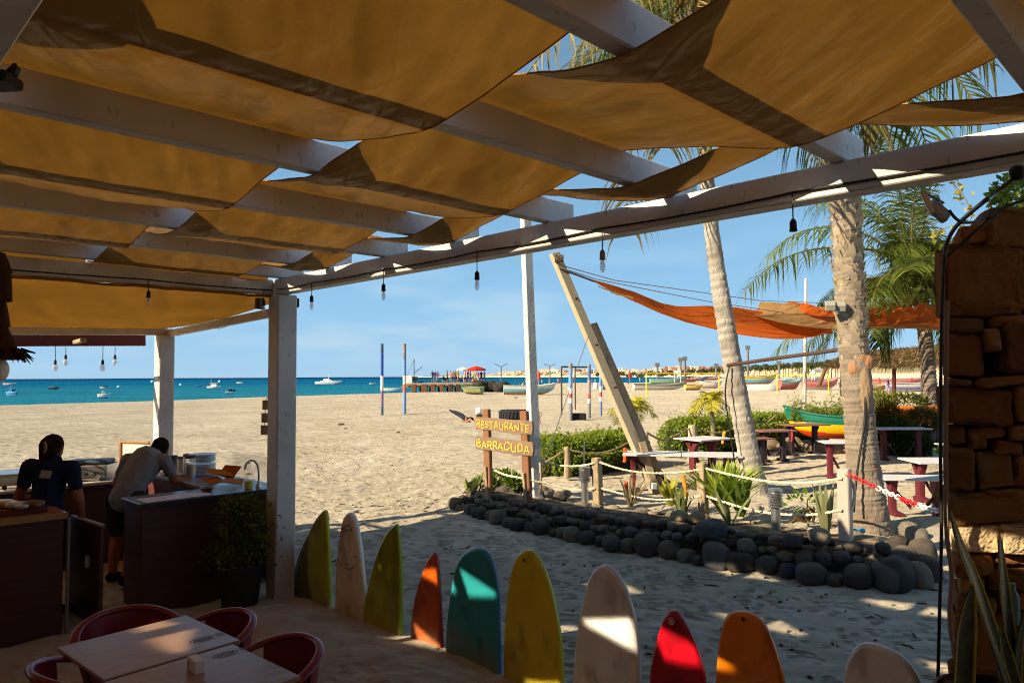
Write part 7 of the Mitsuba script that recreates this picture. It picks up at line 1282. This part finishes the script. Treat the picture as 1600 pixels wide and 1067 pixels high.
tag(obj('grey_conduit', tube(curve([W(1480, 470, 2.8441), W(1478, 600, 2.8441), W(1478, 780, 2.8441), W(1481, 850, 2.8441), W(1487, 900, 2.8441), W(1484, 950, 2.8441), W(1487, 995, 2.8441), W(1496, 1030, 2.8441)], 50), .0085, 8), 'm_matt', smooth=True, color=srgb(150, 138, 128)), 'pale grey conduit running down the edge of the wall', 'conduit')
tag(obj('thick_hose', tube(curve([W(1476, 405, 2.7965), W(1478, 385, 2.7965), W(1488, 362, 2.7370), W(1510, 338, 2.6180), W(1540, 313, 2.4395), W(1570, 290, 2.78), W(1592, 272, 2.74)], 40), .0078, 9), 'm_gloss', smooth=True, color=srgb(60, 60, 64)), 'thick dark cable curving from the beam down to the wall', 'cable')
tag(obj('thin_cable', tube(curve([W(1484, 330, 2.4990), W(1500, 346, 2.6180), W(1525, 346, 2.7370), W(1545, 336, 2.8262), W(1575, 322, 2.8560), W(1610, 310, 2.8560)], 30), .0055, 7), 'm_black', smooth=True), 'thin black cable from the floodlight across the wall top', 'cable')
tag(obj('thin_cable', tube(curve([W(1560, 335, 2.8262), W(1520, 365, 2.7965), W(1495, 388, 2.8084), W(1480, 400, 2.8084)], 20), .006, 7), 'm_black', smooth=True), 'second thin black cable lying over the pale top stone', 'cable')
tag(obj('cable_clip', blob(W(1590, 270, 2.75), (.03, .025, .03), 4, .1, 2), 'm_black', smooth=True), 'black round cable gland under the beam at the right edge', 'gland')
fl = thing('floodlight', 'black floodlight with a silver bracket under the beam beside the wall', 'floodlight'); a = W(1470, 320, 2.4395)
cen = lambda x, y, d=4.1: W(x, y, d)
obj('housing', bar(cen(1452, 318), cen(1480, 342), 0.076, .047, up=(.3, -.9, .2), bev=.008), 'm_black', fl, smooth=False); obj('bracket', bar(cen(1442, 300, 2.3800), cen(1457, 333, 2.3800), .02, .008, up=(0, 1, 0), bev=.002), 'm_metal', fl, smooth=False); obj('arm', bar(cen(1447, 302), cen(1476, 318), .013, .013), 'm_black', fl, smooth=False); obj('arm', bar(cen(1464, 304), cen(1474, 325), .012, .012), 'm_black', fl, smooth=False); obj('lens', bar(cen(1461, 322, 2.3919), cen(1477, 338, 2.3919), .032, .008, up=(.3, -.9, .2), bev=.003), 'm_gloss', fl, smooth=False, color=srgb(150, 148, 140))
vn = thing('hanging_vine', 'thin trailing vine with yellow green leaves hanging over the scalloped sail', 'vine'); r = np.random.default_rng(9)
path = curve([W(1345, 490, 15.6), W(1378, 480, 15.6), W(1410, 470, 15.6), W(1440, 462, 15.6), W(1475, 456, 15.6)], 60); obj('stem', tube(path, .012, 5), 'm_matt', vn, color=srgb(140, 110, 70)); p = path[r.integers(0, 60, 170)] + r.normal(size=(170, 3)) * [.1, .1, .09]; m, ids = leafcloud(p, .15, 4, 1.3); obj('leaves', m, 'm_leaf', vn, smooth=False, color=leafcolors(ids, 2, (.2, .22, .03), (.42, .38, .08)))
vn = thing('hanging_vine', 'thin vine sprig hanging in the gap between the beam and the wall', 'vine'); path = curve([W(1486, 282, 8), W(1500, 300, 8), W(1512, 318, 8), W(1518, 340, 8), W(1470, 360, 8), W(1458, 372, 8)], 40); obj('stem', tube(path, .005, 5), 'm_matt', vn, color=srgb(140, 110, 70)); p = path[r.integers(0, 40, 46)] + r.normal(size=(46, 3)) * .035; m, ids = leafcloud(p, .07, 4, 1.3); obj('leaves', m, 'm_leaf', vn, smooth=False, color=leafcolors(ids, 2, (.2, .22, .03), (.45, .38, .12)))
tr = thing('far_tree', 'sunlit green treetop showing above the stone wall', 'tree'); c = W(1602, 306, 11.5); n = 1500; d = r.normal(size=(n, 3)); d /= np.linalg.norm(d, axis=1, keepdims=True); p = c + d * (r.uniform(.3, 1, n) ** .5)[:, None] * [.55, .5, .45]; m, ids = leafcloud(p, .1, 3, 1.8, d); obj('crown', m, 'm_leaf', tr, smooth=False, color=leafcolors(ids, 3, (.12, .2, .03), (.25, .32, .06))); obj('trunk', tube([(c[0] + .2, c[1], -.2), c], [.16, .07], 8), 'm_bark', tr, smooth=True, color=srgb(120, 96, 70) * .6)
# snake plant in a tall planter
sp = thing('snake_plant', 'snake plant with yellow edged sword leaves in a dark planter at the lower right', 'plant')
pc = W(1556, 1085, 2.3); obj('pot', lathe([(0, 0), (.15, 0), (.15, .8), (.17, pc[2] - .0), (.16, pc[2]), (.15, pc[2] - .03), (0, pc[2] - .035)], (pc[0], pc[1], 0), 32), 'm_matt', sp, smooth=35, color=srgb(40, 32, 28) * .7)
def sword(pts, w, d0, d1, seed, face=0.0, fold=.25):
    q = curve([W(x, y, d0 + (d1 - d0) * i / (len(pts) - 1)) for i, (x, y) in enumerate(pts)], 26); t = np.linspace(0, 1, 26); wd = w * np.clip(np.interp(t, [0, .3, .7, .9, .97, 1], [.62, .9, 1, .62, .28, .02]), 0, 1); tan = np.gradient(q, axis=0); tan /= np.linalg.norm(tan, axis=1, keepdims=True); ang = face + .5 * t; s0 = np.stack([np.cos(ang), np.sin(ang), 0 * ang], 1); s0 -= tan * (s0 * tan).sum(1, keepdims=True); s0 /= np.linalg.norm(s0, axis=1, keepdims=True); nn = np.cross(s0, tan)
    u = np.linspace(-1, 1, 15); th = .004; rows = np.stack([q + s0 * (wd * x / 2)[:, None] - nn * (fold * wd * (1 - x * x) * .35)[:, None] for x in u], 1); back = rows + nn[:, None] * th; V = np.concatenate([rows.reshape(-1, 3), back.reshape(-1, 3)]); g = grid(rows).faces; N = 26 * 15
    X = np.tile(u, (26, 1)).ravel(); Tt = np.repeat(t, 15); b = meshkit.fbm(np.stack([X * 1.6, Tt * 34, X * 0 + seed], -1), 3, seed); col = srgb(46, 62, 34) * (1 - .0) * np.ones((N, 1)); col = col * (.55 + .9 * np.clip((b - .35) * 3, 0, 1))[:, None]; e = (np.abs(X) > .84)[:, None]; col = np.where(e, srgb(176, 168, 60) * (.8 + .3 * b)[:, None], col)
    obj('leaf', trimesh.Trimesh(V, np.vstack([g[:, ::-1], g + N]), process=False), 'm_gloss', sp, smooth=True, color=np.vstack([col, col]))
sword([(1588, 1120), (1572, 1050), (1550, 985), (1520, 900), (1497, 845), (1484, 797)], 0.0578, 2.244, 2.142, 1, .25)
sword([(1585, 1110), (1582, 1030), (1574, 960), (1566, 890), (1560, 832)], 0.0510, 2.312, 2.346, 2, .1)
sword([(1502, 1140), (1506, 1070), (1509, 1000), (1513, 950), (1518, 912)], 0.0680, 2.074, 2.006, 3, -.1)
sword([(1592, 1130), (1570, 1060), (1548, 1000), (1530, 950), (1519, 920)], 0.0374, 2.210, 2.108, 4, .5)
sword([(1592, 1120), (1590, 1040), (1596, 980), (1606, 925)], 0.0408, 2.312, 2.312, 5, .2); sword([(1600, 1120), (1585, 1060), (1570, 1010), (1562, 975)], 0.0340, 2.176, 2.142, 6, -.3); sword([(1560, 1110), (1560, 1060), (1562, 1010), (1567, 980)], 0.0204, 2.346, 2.380, 7, .3)
tag(obj('blue_bottle', lathe([(0, 0), (.022, .003), (.022, .1), (.01, .13), (.01, .15), (0, .15)], W(1584, 975, 2.7370), 16), 'm_gloss', smooth=35, color=srgb(80, 130, 150)), 'pale blue bottle standing behind the snake plant', 'bottle')

# hanging husk lamp at the left edge and the lamp at the top left
hl = thing('husk_lamp', 'hanging lamp with shaggy brown husk shades and a white globe at the left edge', 'lamp')
DL = 2.3; base = W(-8, 480, DL)
for (yt, yb, r0, r1) in ((392, 425, .03, .05), (420, 470, .045, .05), (462, 510, .03, .045), (505, 562, .035, .075)):
    a, b = W(-10, yt, DL), W(-10, yb, DL); H_ = a[2] - b[2]; n = 16; obj('shade', lathe([(.01, H_), (r0, H_ * .9), ((r0 + r1) / 2, H_ * .5), (r1, .0), (r1 * .9, .0), (r0 * .7, H_ * .6)], b, 24), 'm_bark', hl, smooth=50, color=srgb(88, 56, 34) * .6, var=.5, freq=20)
r = np.random.default_rng(14); ms = []
b = W(-10, 560, DL)
for i in range(90): a = r.uniform(0, 6.28); p = b + np.array([.07 * math.cos(a), .07 * math.sin(a), .03]); e = p + np.array([math.cos(a) * r.uniform(.0, .05), math.sin(a) * r.uniform(.0, .05), -r.uniform(.01, .05)]); ms.append(tube([p, e], [.006, .001], 4))
obj('fringe', cat(ms), 'm_matt', hl, smooth=True, color=srgb(80, 54, 34) * .6, kind='stuff'); obj('globe', blob(W(-9, 578, DL), (.04, .04, .045), 1, 0, 3), 'm_paint', hl, smooth=True, color=srgb(225, 222, 214)); obj('cord', tube([W(-10, 395, DL), [W(-10, 395, DL)[0], DL, ZB]], .005, 6), 'm_black', hl)
cl = thing('floodlight', 'black floodlight hanging from the inner beam at the top left corner', 'floodlight'); obj('housing', bar(W(-22, 128, 2.05), W(23, 126, 2.05), .09, .035, bev=.008), 'm_black', cl, smooth=False); obj('arm', bar(W(22, 120, 2.05), W(27, 103, 2.05), .03, .012), 'm_black', cl, smooth=False); obj('arm', bar(W(8, 117, 2.05), W(26, 100, 2.06), .02, .012), 'm_black', cl, smooth=False)
